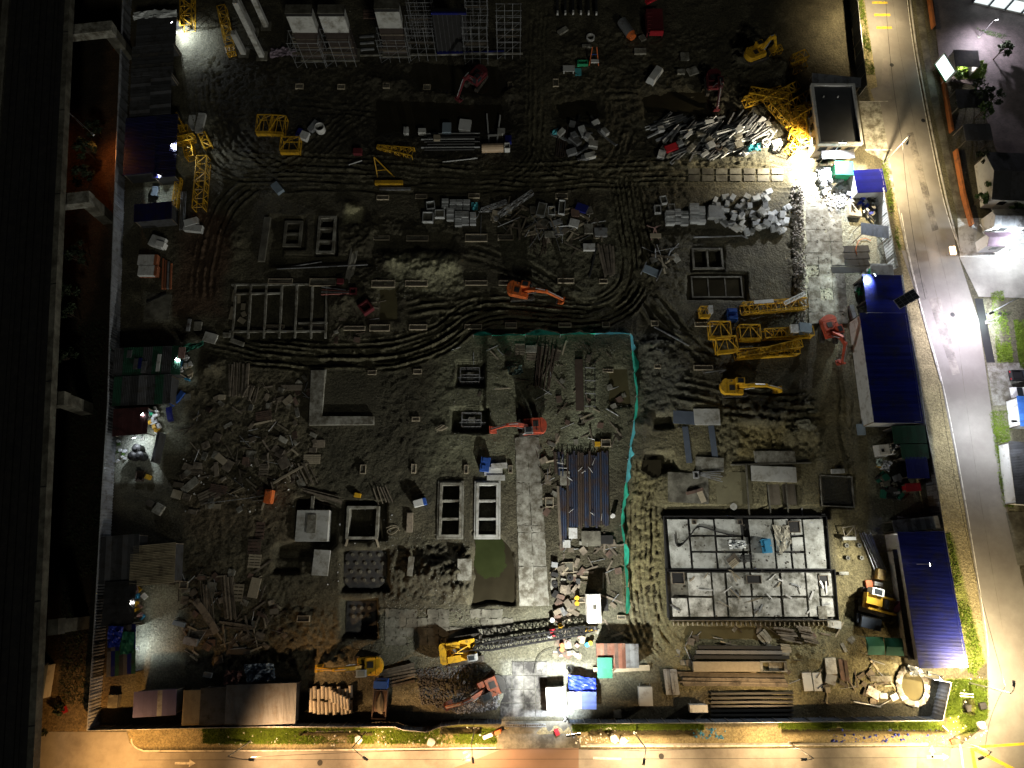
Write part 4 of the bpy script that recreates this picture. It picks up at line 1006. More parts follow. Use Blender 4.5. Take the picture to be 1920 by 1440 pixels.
def scaffold(label, cx, cy, W, D, H, lifts, bays, z=0.0, group='scaffold towers around the piers', mat=None, lean=0.0):
 c = P(cx, cy); t = thing('scaffold_tower', label, 'scaffold', (c.x, c.y, gz(c.x, c.y)), lean, group); mat = mat or galv
 for i in range(bays + 1):
  x = -W / 2 + W * i / bays
  for y in (-D / 2, D / 2):
   add('standard', MB().cyl((x, y, 0), (x, y, H), .05, n=4), mat, t)
 for k in range(1, lifts + 1):
  zz = H * k / lifts - .1; m = MB()
  for y in (-D / 2, D / 2): m.cyl((-W / 2 - .2, y, zz), (W / 2 + .2, y, zz), .045, n=4)
  for x in (-W / 2, W / 2): m.cyl((x, -D / 2 - .2, zz), (x, D / 2 + .2, zz), .045, n=4)
  add('ledger_frame', m, mat, t)
 for y in (-D / 2, D / 2):
  m = MB()
  for k in range(lifts):
   b = k % bays; x0, x1 = -W / 2 + W * b / bays, -W / 2 + W * (b + 1) / bays
   m.cyl((x0, y, H * k / lifts), (x1, y, H * (k + 1) / lifts), .035, n=3)
  add('diagonal_brace', m, mat, t)
 for k in range(2):
  add('deck_board', UNIT, wood, t, (0, -D / 2 + .35 + k * .3, H * .5), 0, (W, .25, .05))
 return t
# ------------------------------------------------------------------ roads and pavements
RL = [(1612, -60), (1640, 130), (1660, 250), (1680, 380), (1700, 480), (1727, 590), (1765, 720), (1800, 900), (1830, 1080), (1850, 1220)]
RR = [(1690, -60), (1715, 110), (1765, 355), (1800, 490), (1835, 600), (1852, 720), (1875, 880), (1915, 1080), (1955, 1250), (2000, 1430)]
sheet('road', RL + [(1852, 1300), (1836, 1370), (1800, 1399), (1780, 1404)] + [(1780, 1520), (2060, 1520)] + RR[::-1], .012, asphalt, 'pale worn asphalt road along the east side of the site')
sheet('road', [(1780, 1400), (1300, 1404), (930, 1406), (560, 1409), (300, 1411), (262, 1407), (243, 1393), (238, 1372), (60, 1372), (40, 1520), (1780, 1520)], .012, asphalt, 'orange lit asphalt road along the south hoarding')
sheet('pavement', [(1610, 190), (1650, 190), (1682, 382), (1655, 300), (1625, 285)], .016, concrete, 'concrete drive between the flat roofed block and the road')
sheet('road', [(1798, 480), (1960, 480), (2000, 560), (1960, 560), (1835, 556)], .016, asphalt, 'side road joining from the lit forecourt')
sheet('pavement', [(1745, -60), (2060, -60), (2060, 300), (1870, 290), (1830, 160), (1765, 150), (1755, 60)], .05, paving, 'dark brick paved plaza before the glazed building', thick=.08)
sheet('road', [(948, 1402), (1085, 1402), (1085, 1520), (850, 1520), (850, 1440)], .016, asphalt_red, 'reddish road surface before the site gate')
sheet('pavement', [(940, 1352), (1070, 1352), (1090, 1402), (930, 1404)], .03, concrete_wet, 'stained concrete crossover before the site gate', thick=.05)
sheet('pavement', [(1850, 680), (2000, 680), (2000, 760), (1862, 760)], .03, concrete, 'concrete parking apron with two cars', thick=.05)
sheet('pavement', [(1795, 410), (2000, 405), (2000, 482), (1800, 482)], .03, concrete_pale, 'floodlit white forecourt beside the side road', thick=.05)
sheet('pavement', [(1885, 960), (2000, 960), (2000, 1060), (1908, 1060)], .02, concrete_wet, 'grey crossover on the far side of the east road', thick=.03)
def strip(name, pts, w, mat, z=.03, label=None, closed=False, parent=None, thick=.012):
 """painted line or kerb along a pixel path"""
 W = [P(x, y) for x, y in pts]; c = sum(W, Vector()) / len(W); mb = MB()
 for a, b in zip(W[:-1], W[1:]):
  d = (b - a); n = Vector((-d.y, d.x, 0)).normalized() * w / 2; a, b = a - c, b - c
  e = d.normalized() * w * .02
  mb.prism([(p.x, p.y) for p in (a - n, b - n + e, b + n + e, a + n)], -thick, 0)
 o = add(name, mb, mat, parent, (c.x, c.y, z)); tag(o, label, None, None, 'structure'); return o
LEFT_LINE = [(1690, 400), (1705, 480), (1732, 592), (1768, 722), (1803, 900), (1833, 1080), (1850, 1190), (1853, 1230)]
strip('road_line', catmull(LEFT_LINE), .14, line_white, label='thin white edge line on the site side of the east road')
strip('road_line', catmull([(1694, -60), (1716, 110), (1764, 355), (1792, 450)]), .16, line_white, label='white edge line on the far side of the east road')
strip('road_line', catmull([(246, 1385), (250, 1397), (265, 1406), (300, 1408), (560, 1407), (930, 1402)]), .2, line_white, label='white edge line curving along the south road')
strip('road_line', [(1085, 1399), (1300, 1399), (1560, 1397), (1740, 1397)], .2, line_white, label='white edge line along the south road east of the gate')
strip('road_line', [(1612, 191), (1665, 190)], .2, line_white, label='white stop line across the concrete drive')
strip('road_line', [(1622, 281), (1672, 281)], .25, line_white, label='white stop line by the lamp post drive')
for y0, x0, x1 in ((5, 1635, 1664), (28, 1639, 1669), (52, 1643, 1672), (-18, 1632, 1660)):
 strip('road_marking', [(x0, y0), (x1, y0)], .55, line_yellow, label='yellow rung painted across the north end of the east road')
strip('road_marking', [(1822, 1402), (1835, 1480)], .55, line_yellow, label='yellow box junction edge at the road corner')
strip('road_marking', [(1824, 1403), (1935, 1460)], .5, line_yellow, .033, 'yellow box junction diagonal at the road corner')
strip('road_marking', [(1822, 1401), (1930, 1394)], .35, line_yellow, .036, 'yellow box junction top edge at the road corner')
strip('road_marking', [(1800, 1395), (1806, 1440)], .3, line_white, label='white lane line at the road corner')
def arrow(label, x, y, dx, dy, wd=.3, side=None):
 a, b = P(x, y), P(x + dx, y + dy); c = (a + b) / 2; d = (b - a); u = d.normalized(); n = Vector((-u.y, u.x, 0)); mb = MB(); L = d.length
 q = lambda p: (p.x - c.x, p.y - c.y)
 e = b - u * .95
 mb.prism([q(a - n * wd / 2), q(e - n * wd / 2), q(e + n * wd / 2), q(a + n * wd / 2)], -.01, 0)
 mb.prism([q(e - n * .5), q(b), q(e + n * .5)], -.012, .001)
 o = add('road_arrow', mb, line_white, None, (c.x, c.y, .032)); tag(o, label, None, None, 'structure')
arrow('white straight arrow on the south road by the viaduct', 328, 1431, 39, 0)
arrow('white arrow head pointing east at the road corner', 1738, 1419, 42, 0, .4)
arrow('white arrow branch pointing north at the road corner', 1748, 1421, -1, -24, .4)
strip('road_marking', [(868, 1412), (876, 1409), (881, 1412), (879, 1417), (868, 1425), (882, 1425)], .3, line_white, label='white numeral two painted on the south road')
strip('road_marking', [(1112, 1421), (1165, 1423)], .3, line_white, label='faint white arrow shaft before the gate')
strip('kerb', catmull([(1683, 385), (1703, 482), (1730, 592), (1764, 715)]), .2, kerb_m, .1, 'low kerb on the site side of the east road', thick=.12)
strip('kerb', catmull([(1700, -60), (1721, 110), (1770, 355), (1800, 470)]), .25, kerb_m, .12, 'kerb on the far side of the east road', thick=.14)
strip('kerb', [(1100, 1396), (1740, 1394)], .3, kerb_m, .1, 'low pale kerb of the south verge east of the gate', thick=.12)
strip('drain', catmull([(1716, -60), (1738, 110), (1782, 320), (1822, 480)]), 1.4, concrete_wet, .02, 'dark covered drain beside the east road', thick=.04)
strip('drain', catmull([(1835, 560), (1850, 640), (1862, 700)]), 1.4, black, .02, 'black open drain beside the parking apron', thick=.04)
for k, pts in enumerate(([(1731, -60), (1747, 55)], [(1764, 145), (1781, 250)], [(1788, 285), (1802, 365), (1818, 425)])):
 W = [P(x, y) for x, y in pts]
 t = thing('low_wall', ['long orange rendered wall by the brick plaza', 'short orange wall south of the bright billboard', 'orange wall beside the dark house plots'][k], 'wall', W[0])
 for a, b in zip(W[:-1], W[1:]):
  m = (a + b) / 2 - W[0]; d = b - a; add('wall_run', UNIT, orange_wall, t, (m.x, m.y, -.05), math.atan2(d.y, d.x), (d.length, .28, 1.0)); add('coping', UNIT, orange_wall, t, (m.x, m.y, .95), math.atan2(d.y, d.x), (d.length, .4, .08))

# grass verges: one mass of blades
def grass(label, poly, n, hgt, seed, mat=None):
 r = random.Random(seed); xs = [p[0] for p in poly]; ys = [p[1] for p in poly]; c0 = P(sum(xs) / len(xs), sum(ys) / len(ys)); vs = []; fs = []
 paintd = 0
 for _ in range(n):
  x, y = r.uniform(min(xs), max(xs)), r.uniform(min(ys), max(ys)); c = False
  for i in range(len(poly)):
   (ax, ay), (bx, by) = poly[i], poly[(i + 1) % len(poly)]
   if (ay > y) != (by > y) and x < (bx - ax) * (y - ay) / (by - ay) + ax: c = not c
  if not c: continue
  g = G(x, y)
  if g.z < -.2: continue
  if snoise(g.x * .45, g.y * .45, 8) < r.uniform(.15, .62): continue
  g = g - c0; a = r.uniform(0, 6.28); h = hgt * r.uniform(.5, 1.3); w = .07; l = r.uniform(.05, .25)
  u = Vector((math.cos(a), math.sin(a), 0)); o = len(vs); ln = Vector((r.gauss(0, .2), r.gauss(0, .2), h))
  vs += [g - u * w, g + u * w, g + ln]; fs.append((o, o + 1, o + 2))
 ob = add('grass', MB().add(vs, fs), mat or grass_m, None, c0); tag(ob, label, 'grass', None, 'stuff')
grass('bright grass strip under the south hoarding by the gate', rect(1075, 1357, 1320, 1370), 16000, .3, 1)
grass('grass strip between the south hoarding and the drain', rect(1460, 1354, 1770, 1366), 18000, .3, 2)
grass('weedy verge beside the south road west of the gate', rect(380, 1366, 930, 1394), 26000, .28, 3)
grass('overgrown corner where the two roads meet', [(1775, 1275), (1850, 1275), (1850, 1345), (1815, 1385), (1770, 1372)], 16000, .4, 4)
grass('grass between the blue roofed hall and the east road', [(1760, 1000), (1780, 1000), (1845, 1240), (1830, 1270), (1815, 1260)], 12000, .35, 5)
grass('grass at the roadside below the lamp post', [(1652, 300), (1664, 300), (1690, 480), (1672, 430)], 5000, .3, 6)
grass('grass by the north hoarding along the road', [(1606, 0), (1618, 0), (1640, 140), (1622, 140)], 5000, .35, 7)
grass('lawn strip beside the parking apron', [(1858, 550), (1880, 545), (1900, 680), (1870, 680)], 8000, .25, 8)
grass('bright green lawn bed behind the parking apron', [(1900, 600), (1925, 600), (1925, 690), (1912, 690)], 6000, .3, 9)
grass('verge of the far roadside near the parking apron', [(1855, 770), (1890, 770), (1900, 950), (1880, 950)], 7000, .3, 10)
grass('low planting beside the brick plaza', [(1780, 125), (1850, 120), (1845, 150), (1790, 148)], 5000, .4, 11, leaf_bright)
grass('dark rough grass beside the viaduct foot', [(140, 600), (200, 600), (180, 1320), (110, 1320)], 9000, .4, 12, leaf_dark)
grass('grass bed under the glazed building', [(1828, 54), (1920, 74), (1920, 84), (1850, 66)], 3000, .35, 13, leaf)
for poly, c in ((rect(1075, 1354, 1320, 1369), (.10, .13, .012)), (rect(1460, 1352, 1770, 1366), (.10, .13, .012))): pass

# ------------------------------------------------------------------ perimeter hoarding
hoarding('grey corrugated site hoarding running along the west side', [(231, -40), (225, 100), (215, 340), (207, 560), (201, 760), (192, 900), (184, 1040), (172, 1240), (163, 1370)], 3.2, hoard, 2.3)
hoarding('dark corrugated hoarding along the south road west of the gate', [(163, 1370), (480, 1363), (740, 1363), (756, 1369), (800, 1373), (825, 1363), (860, 1358), (940, 1357)], 3.0, slate, 2.4)
hoarding('dark corrugated hoarding along the south road east of the gate', [(1066, 1357), (1400, 1355), (1768, 1351)], 3.0, slate, 2.4)
hoarding('blue grey hoarding turning the south east corner', [(1768, 1351), (1784, 1280), (1752, 1274)], 3.0, hoard, 2.4)
hoarding('grey hoarding behind the blue roofed halls on the east side', [(1812, 1240), (1771, 996), (1752, 880), (1736, 797), (1724, 705), (1702, 590), (1692, 515)], 3.0, hoard, 2.4)
hoarding('pale hoarding beside the white rubble yard', [(1684, 500), (1668, 420), (1656, 352)], 3.0, sheet_white, 2.4)
hoarding('dark hoarding along the road at the north east', [(1626, 160), (1618, 90), (1604, -40)], 3.0, slate, 2.4)
g = P(985, 1357); gt = thing('site_gate', 'low barred steel gate in the south hoarding', 'gate', (g.x, g.y, 0))
gw = (P(1022, 1355) - P(945, 1355)).length
for s in (-1, 1):
 lf = add('gate_leaf', MB().ring(gw / 2 - .1, .08, .04, .15, .25, (s * gw / 4, 0)).ring(gw / 2 - .1, .08, .04, 1.9, 2.0, (s * gw / 4, 0)), galv, gt)
 for k in range(12):
  x = s * gw / 4 - gw / 4 + .15 + k * (gw / 2 - .3) / 11
  add('bar', UNIT, galv, lf, (x, 0, .2), 0, (.05, .05, 1.75))

# ------------------------------------------------------------------ the viaduct on the west side
VH = 9.0
def viaduct():
 a, b = P(40, -60, VH), P(-40, 1500, VH)          # centre line at deck level
 a, b = P(78, -60, VH), P(5, 1120, VH); d = (b - a).normalized(); a = a - d * 25; b = b + d * 75
 L = (b - a).length; c = (a + b) / 2; rz = math.atan2(d.y, d.x)
 t = thing('rail_viaduct', 'dark elevated railway viaduct along the west edge with two tracks', 'viaduct', (c.x, c.y, 0), rz)
 W = 10.6
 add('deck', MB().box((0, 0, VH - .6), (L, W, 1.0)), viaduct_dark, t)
 for s in (-1, 1):
  add('parapet', MB().box((0, s * (W / 2 + .35), VH + .2), (L, .9, 1.4)), concrete_wet, t)
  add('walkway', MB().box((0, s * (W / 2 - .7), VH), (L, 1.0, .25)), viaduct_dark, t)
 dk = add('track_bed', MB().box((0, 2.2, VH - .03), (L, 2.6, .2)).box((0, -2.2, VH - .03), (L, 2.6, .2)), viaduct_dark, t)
 for y in (-2.9, -1.5, 1.5, 2.9): add('rail', MB().box((0, y, VH + .16), (L, .09, .2)), steel_dark, t)
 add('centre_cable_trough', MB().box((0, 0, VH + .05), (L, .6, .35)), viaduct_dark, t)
 for k in range(13):
  x = -L / 2 + (k + .5) * L / 13
  add('deck_joint', MB().box((x, W / 2 + .35, VH + .91), (.18, .92, .03)), steel_dark, t)
 add('girder', MB().box((0, 2.5, VH - 1.9), (L, 2.0, 1.7)).box((0, -2.5, VH - 1.9), (L, 2.0, 1.7)), concrete_wet, t)
 inv = Matrix.Rotation(-rz, 3, 'Z')
 for px, py, ex in ((165, 55, 7.2), (152, 372, 4.2), (113, 748, 1.5), (84, 1178, 2.0)):
  q = inv @ (P(px, py, VH - 1.6) - c); x = q.x
  y1 = W / 2 + ex if True else 0
  sgn = 1 if (inv @ (P(400, py) - c)).y > 0 else -1
  cap = add('crosshead', MB().box((x, sgn * ex / 2, VH - 2.1), (2.2, W + ex, 1.7)), concrete if py < 500 else concrete_wet, t)  # northern crossheads paler: their lit look is put into the concrete colour
  add('pier_column', MB().box((x, sgn * (W / 2 + ex - 1.0), (VH - 2.9) / 2), (1.9, 1.9, VH - 2.9)), concrete_wet, t)
  add('pier_column', MB().box((x, -sgn * (W / 2 - 1.2), (VH - 2.9) / 2), (1.9, 1.9, VH - 2.9)), concrete_wet, t)
 return t
viaduct()
# pyramid-roofed kiosk at the viaduct foot
t = thing('kiosk', 'small kiosk with blue grey pyramid roof at the viaduct foot', 'kiosk', P(80, 1275))
add('wall', MB().box((0, 0, 1.2), (3.2, 4.6, 2.4)), white, t)
rf = add('roof', MB().add([(-2, -2.8, 2.4), (2, -2.8, 2.4), (2, 2.8, 2.4), (-2, 2.8, 2.4), (0, 0, 4.2)], [(0, 1, 4), (1, 2, 4), (2, 3, 4), (3, 0, 4), (3, 2, 1, 0)]), bluegrey, t)
add('hip_cap', MB().bar((2, -2.8, 2.45), (0, 0, 4.25), .15).bar((-2, -2.8, 2.45), (0, 0, 4.25), .15).bar((2, 2.8, 2.45), (0, 0, 4.25), .15), slate, rf)
pbox('utility_box', 'pale utility cabinet beside the viaduct pier', 'cabinet', 80, 1178, 20, 18, 0, 1.3, concrete_pale)
for i, (x, y, rp, h, sd) in enumerate(((180, 300, 20, 6, 1), (190, 260, 16, 5, 2), (172, 345, 20, 5, 3), (165, 500, 18, 6, 4), (150, 560, 20, 6, 5), (170, 480, 14, 5, 6), (152, 600, 18, 5, 7), (145, 680, 18, 5, 8))):
 tree(['bush beside the angled pier below the first crosshead', 'narrow bush near the west hoarding by the first pier', 'bush beside the second viaduct crosshead', 'tree lit dull orange between viaduct and hoarding', 'leafy tree in the middle of the viaduct strip', 'small tree leaning toward the west hoarding', 'tree below the leafy middle one in the viaduct strip', 'southernmost tree of the viaduct strip'][i], x, y, rp, h, leaf_dark, n=500, ls=.35, seed=sd, group='trees between viaduct and hoarding')
for i, (x, y, rp, h, m) in enumerate(((65, 1395, 16, 3, leaf_dark), (85, 1375, 12, 2.4, leaf_dark), (70, 1420, 16, 3, leaf_dark), (118, 1330, 10, 1.6, leaf_dark))):
 tree(['round shrub on the traffic island under the viaduct', 'small shrub north of the round island shrub', 'shrub at the south tip of the traffic island', 'low shrub on bare soil near the kiosk'][i], x, y, rp, h, m, 'shrub', 'shrub', 350, .25, 40 + i)

# ------------------------------------------------------------------ huts along the west hoarding
shed('site_hut', 'northernmost dark roofed hut beside the west hoarding', [(257, 35), (331, 30), (329, 82), (255, 88)], 3.0, roof_dark, 8, 'x', .05, open_side='e')
draped('tarpaulin', 'crumpled pale tarpaulin along the northernmost hut roof edge', 'tarpaulin', [(250, 22), (331, 18), (331, 31), (250, 36)], plastic, 3.2, .3, 14, 3)
shed('site_hut', 'dark roofed hut with black patches, second from the north', [(248, 88), (327, 82), (323, 138), (246, 145)], 2.9, roof_dark, 8, 'x', .05, mats=[roof_dark, roof_dark, black_tarp], open_side='e')
shed('site_hut', 'dark roofed hut with many lapped sheets north of navy hut', [(245, 146), (322, 139), (320, 214), (243, 220)], 2.8, roof_dark, 12, 'x', .04, mats=[roof_dark, roof_grey, roof_dark, roof_dark], rows=2, open_side='e')
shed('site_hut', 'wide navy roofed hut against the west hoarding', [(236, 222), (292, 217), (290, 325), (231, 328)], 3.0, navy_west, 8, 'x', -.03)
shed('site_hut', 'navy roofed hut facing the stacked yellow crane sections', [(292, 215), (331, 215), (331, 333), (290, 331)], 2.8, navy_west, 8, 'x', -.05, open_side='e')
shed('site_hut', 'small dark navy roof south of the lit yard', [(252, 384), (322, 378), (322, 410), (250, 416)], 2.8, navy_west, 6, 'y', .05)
shed('site_hut', 'patchwork green roofed hut with loose sheets on top', [(215, 652), (340, 650), (338, 702), (210, 706)], 2.9, roof_green, 7, 'y', .05, mats=[roof_dark, roof_green, roof_green, roof_dark, roof_green], open_side='e')
for i, (x, y, w, h, m, lb) in enumerate(((243, 664, 9, 14, roof_grey, 'grey sheet lying on the green hut roof, northmost'), (254, 682, 8, 20, roof_grey, 'grey sheet on the green hut roof beside the blue strip'), (262, 681, 6, 20, roof_blue, 'blue strip sheet on the green hut roof'), (269, 688, 9, 22, roof_grey, 'grey sheet east of the blue strip on the green roof'), (297, 680, 7, 32, sheet_white, 'long pale sheet lying alone on the green hut roof'), (341, 662, 13, 22, canvas, 'brown board at the east edge of the green roof'))):
 c, W, L, r = box_px(x, y, w, h, 0, 3.1); tag(add('loose_sheet', CORR, m, None, (c.x, c.y, 3.1 + (P(x, y, 3).y - P(276, 678, 3).y) * .05), 0, (W, L, 1)), lb, 'sheet', 'sheets on the green hut roof')
shed('site_hut', 'dark hut with green edged roof south of the patchwork roof', [(214, 706), (322, 703), (320, 757), (210, 760)], 2.8, roof_dark, 7, 'y', .05, mats=[roof_green, roof_dark, roof_dark, roof_grey, roof_dark], open_side='s')
shed('site_hut', 'maroon roofed hut with brightly lit east side', [(213, 768), (278, 763), (276, 815), (210, 816)], 2.8, roof_maroon, 7, 'y', .05, open_side='es')
shed('site_hut', 'dark roofed hut against the west hoarding south of the tanks', [(190, 1008), (262, 1000), (258, 1090), (184, 1092)], 2.8, roof_dark, 7, 'y', .04, mats=[roof_dark, roof_grey, roof_dark])
shed('site_hut', 'tan roofed hut with dark battens', [(244, 1024), (330, 1017), (328, 1094), (243, 1098)], 2.9, M('roof_tan_light', (.42, .36, .24), .7, var=.3, objvar=.12, dirt=(.2, .16, .11), dirt_amt=.3), 5, 'x', .04, rows=4, open_side='s')
shed('site_hut', 'black corrugated roofed hut beside lit doorway', [(196, 1090), (256, 1090), (250, 1172), (192, 1174)], 2.8, roof_dark, 8, 'x', .04, open_side='e')
shed('site_hut', 'hut roofed with blue tarpaulin and green sheets', [(202, 1174), (254, 1172), (254, 1262), (199, 1270)], 2.8, roof_dark, 7, 'y', .03, mats=[roof_grey, roof_blue, roof_green, roof_dark], rows=2, open_side='e')
draped('tarpaulin', 'blue tarpaulin over the hut roof by the west hoarding', 'tarpaulin', [(203, 1174), (232, 1174), (224, 1212), (201, 1214)], tarp_blue, 3.05, .12, 10, 5)
draped('tarpaulin', 'green tarpaulin beside the blue one on the hut roof', 'tarpaulin', [(231, 1185), (252, 1184), (250, 1225), (224, 1228)], tarp_green, 3.1, .1, 8, 6)
shed('site_hut', 'lilac roofed hut in the south west corner', [(250, 1297), (332, 1292), (329, 1342), (250, 1344)], 2.8, roof_lilac, 9, 'y', .05, mats=[roof_lilac] * 5 + [hoard] + [roof_lilac], rows=1)
shed('site_hut', 'tan roofed strip hut between lilac and grey roofs', [(345, 1295), (377, 1293), (372, 1360), (340, 1361)], 2.7, roof_tan, 3, 'y', .04)
shed('site_hut', 'dark end of the long hut beside the tan strip', [(377, 1292), (425, 1286), (420, 1360), (373, 1361)], 2.8, roof_dark, 5, 'y', .04)
shed('site_hut', 'long grey roofed hut beside the south hoarding', [(425, 1286), (557, 1279), (553, 1358), (420, 1360)], 2.8, roof_grey, 11, 'y', .04)
pbox('vent_box', 'small pale vent box in the south west corner', 'box', 218, 1313, 18, 24, 0, 1.0, concrete_wet)
for i, (x, y) in enumerate(((264, 843), (256, 857), (270, 857))):
 c = P(x, y); tag(add('water_tank', MB().cyl((0, 0, 0), (0, 0, 1.5), .72, .72, n=16).cyl((0, 0, 1.5), (0, 0, 1.75), .7, .3, n=16).cyl((0, 0, 1.75), (0, 0, 1.85), .3, .3, n=10), black, None, (c.x, c.y, 0)), ['northernmost of three black water tanks in the lit yard', 'black water tank on the hoarding side of the trio', 'black water tank on the site side of the trio'][i], 'tank', 'black water tanks')
pbox('yellow_crate', 'yellow crate south of the black water tanks', 'crate', 280, 895, 9, 9, -20, .7, yellow, mesh=CHIPS[1])
pbox('trough', 'dark brown trough beside the yellow crate', 'trough', 264, 893, 14, 20, 0, .5, rust, mesh=MB().ring(1, 1, .12, 0, 1).box((0, 0, .1), (.8, .8, .2)).mesh('trough'))
pbox('door_panel', 'dark panel closing the east side of the tank yard', 'panel', 303, 845, 5, 50, -5, 2.2, roof_dark, mesh=PLANKS[0])

# huts and halls of the east side
HALL_N = [(1608, 586), (1700, 588), (1732, 796), (1642, 790)]
shed('blue_roof_hall', 'long navy roofed hall on the east side north of green roofs', HALL_N, 4.2, roof_navy, 30, 'x', .03, wall=sheet_white, rows=1, corr=CORR3)
shed('blue_roof_hall', 'long navy roofed hall in the south east corner', [(1684, 998), (1768, 996), (1817, 1252), (1722, 1253)], 4.2, roof_navy, 34, 'x', .03, wall=sheet_white, rows=1, corr=CORR3)
shed('site_hut', 'navy roof with green edge near the tilted solar panel', [(1618, 516), (1690, 515), (1696, 586), (1626, 586)], 3.6, roof_navy, 9, 'x', .02, mats=[roof_navy], wall=sheet_white, open_side='w')
shed('site_hut', 'narrow green roof edging the navy hut', [(1615, 518), (1630, 518), (1640, 564), (1622, 564)], 3.3, roof_green, 4, 'x', .02, open_side='w')
shed('site_hut', 'blue roofed kiosk north of the rubble yard', [(1600, 320), (1656, 316), (1660, 358), (1608, 364)], 2.8, M('roof_kiosk', (.004, .006, .11), .8, var=.3, spec=.1), 7, 'x', .04, wall=sheet_white)
shed('site_hut', 'green box hut with bright top beside the flat roofed block', [(1566, 303), (1600, 303), (1600, 326), (1566, 328)], 2.5, green_paint, 4, 'y', .02, wall=green_paint)
shed('site_hut', 'green roof south of the long navy hall', [(1672, 800), (1733, 797), (1738, 830), (1676, 832)], 3.0, roof_green, 7, 'y', .04, open_side='w')
shed('site_hut', 'darker green roof next to the small blue roof', [(1690, 834), (1738, 832), (1742, 858), (1690, 862)], 2.9, roof_green, 6, 'y', .04, open_side='w')
shed('site_hut', 'small blue roof between green roof and red box', [(1697, 858), (1738, 856), (1742, 896), (1702, 897)], 2.8, roof_blue, 6, 'y', .04, open_side='w')
shed('tool_shed', 'red box shed near the east hoarding', [(1697, 907), (1724, 905), (1728, 920), (1699, 922)], 2.2, red, 4, 'y', .03, wall=red)
shed('site_hut', 'white topped lit canopy north of the south east hall', [(1672, 976), (1754, 968), (1768, 992), (1676, 996)], 2.8, galv, 10, 'y', .03, open_side='w')
shed('site_hut', 'dark lean-to strip along the west side of the south east hall', [(1672, 1030), (1696, 1030), (1722, 1236), (1704, 1238)], 2.9, roof_dark, 12, 'x', -.06, open_side='w')
shed('carport', 'dark gloss roofed canopy by the pale hoarding', [(1622, 424), (1672, 421), (1660, 440), (1608, 444)], 3.4, slate, 4, 'y', -.1, open_side='news')
shed('carport', 'white tilted canopy north of the navy hut', [(1642, 494), (1662, 496), (1688, 516), (1622, 516)], 3.3, sheet_white, 5, 'y', .08, open_side='news')
# tilted panel board
c, W, L, r = quad_px([(1683, 566), (1712, 538), (1717, 556), (1686, 583)], 5.0)
t = thing('solar_panel', 'tilted dark glass panel on a post beside the navy hut', 'panel', (c.x, c.y, 0), r)
add('post', MB().cyl((0, 0, 0), (0, 0, 5), .1, n=6), galv, t)
fr = add('frame', MB().box((0, 0, 5.05), (W * 1.05, L * 1.1, .1)), galv, t)
for i in range(4):
 for j in range(3): add('pane', MB().box((0, 0, 0), (W / 4 * .92, L / 3 * .9, .03)), glass_dark, fr, (-W / 2 + (i + .5) * W / 4, -L / 2 + (j + .5) * L / 3, 5.12))
# tent
for i, q in enumerate(([(1625, 1195), (1657, 1194), (1662, 1229), (1628, 1228)], [(1660, 1196), (1693, 1197), (1698, 1231), (1662, 1229)])):
 c, W, L, r = quad_px(q, 2.4); t = thing('canvas_tent', ['green canvas tent farther from the south east hall', 'green canvas tent next to the south east hall'][i], 'tent', (c.x, c.y, 0), r)
 add('canopy', MB().add([(-W / 2, -L / 2, 2.1), (W / 2, -L / 2, 2.1), (W / 2, L / 2, 2.1), (-W / 2, L / 2, 2.1), (-W * .45, 0, 2.5), (W * .45, 0, 2.5)], [(0, 1, 5, 4), (2, 3, 4, 5), (1, 2, 5), (3, 0, 4), (3, 2, 1, 0)]), tarp_green, t)
 for x in (-1, 1):
  for y in (-1, 1): add('leg', UNIT, galv, t, (x * (W / 2 - .1), y * (L / 2 - .1), 0), 0, (.07, .07, 2.1))

# flat roofed block at the north east
c, W, L, r = quad_px([(1524, 160), (1600, 160), (1614, 268), (1534, 272)], 4.4)
t = thing('flat_roof_building', 'single storey block with dark flat roof and pale parapet by the road', 'building', (c.x, c.y, 0), r)
add('wall', MB().box((0, 0, 2.05), (W - .1, L - .1, 4.1)), M('render_cream', (.5, .42, .3), .85, var=.2, dirt=(.3, .24, .17), dirt_amt=.3), t)
pr = add('parapet', MB().ring(W + .3, L + .3, .3, 4.0, 4.65), white, t)
add('coping', MB().ring(W + .4, L + .4, .42, 4.652, 4.73), white, pr)
rf = add('roof', MB().box((0, 0, 4.15), (W - .3, L - .3, .1)), M('roof_felt', (.055, .06, .07), .8, var=.35, scale=.6, bump=.2), t)
for k in (-.25, .1): add('vent', MB().cyl((k * W, L * .3, 4.2), (k * W, L * .3, 4.6), .12, n=8), white, rf)
for k in range(4):
 wn = add('window', MB().box((-W / 2, -L / 2 + (k + .5) * L / 4, 2.6), (.12, 1.4, 1.1)), glass_dark, t); add('sill', MB().box((-W / 2 - .1, -L / 2 + (k + .5) * L / 4, 2.0), (.3, 1.6, .1)), white, wn)
for k in range(3): add('window', MB().box((-W / 2 + (k + .5) * W / 3, -L / 2, 2.8), (1.4, .12, 1.2)), glass_dark, t)
add('door', MB().box((W * .2, -L / 2, 1.05), (1.2, .14, 2.1)), steel_dark, t)
sill_c = P(1570, 150, 3.0)
shed('carport', 'blue grey awning behind the flat roofed block', [(1520, 146), (1627, 141), (1600, 160), (1526, 156)], 4.5, hoard, 8, 'y', .03, open_side='news')
shed('carport', 'pale awning on the south front of the flat roofed block', [(1540, 282), (1600, 282), (1604, 296), (1542, 298)], 3.0, roof_grey, 6, 'y', .04, open_side='sew')
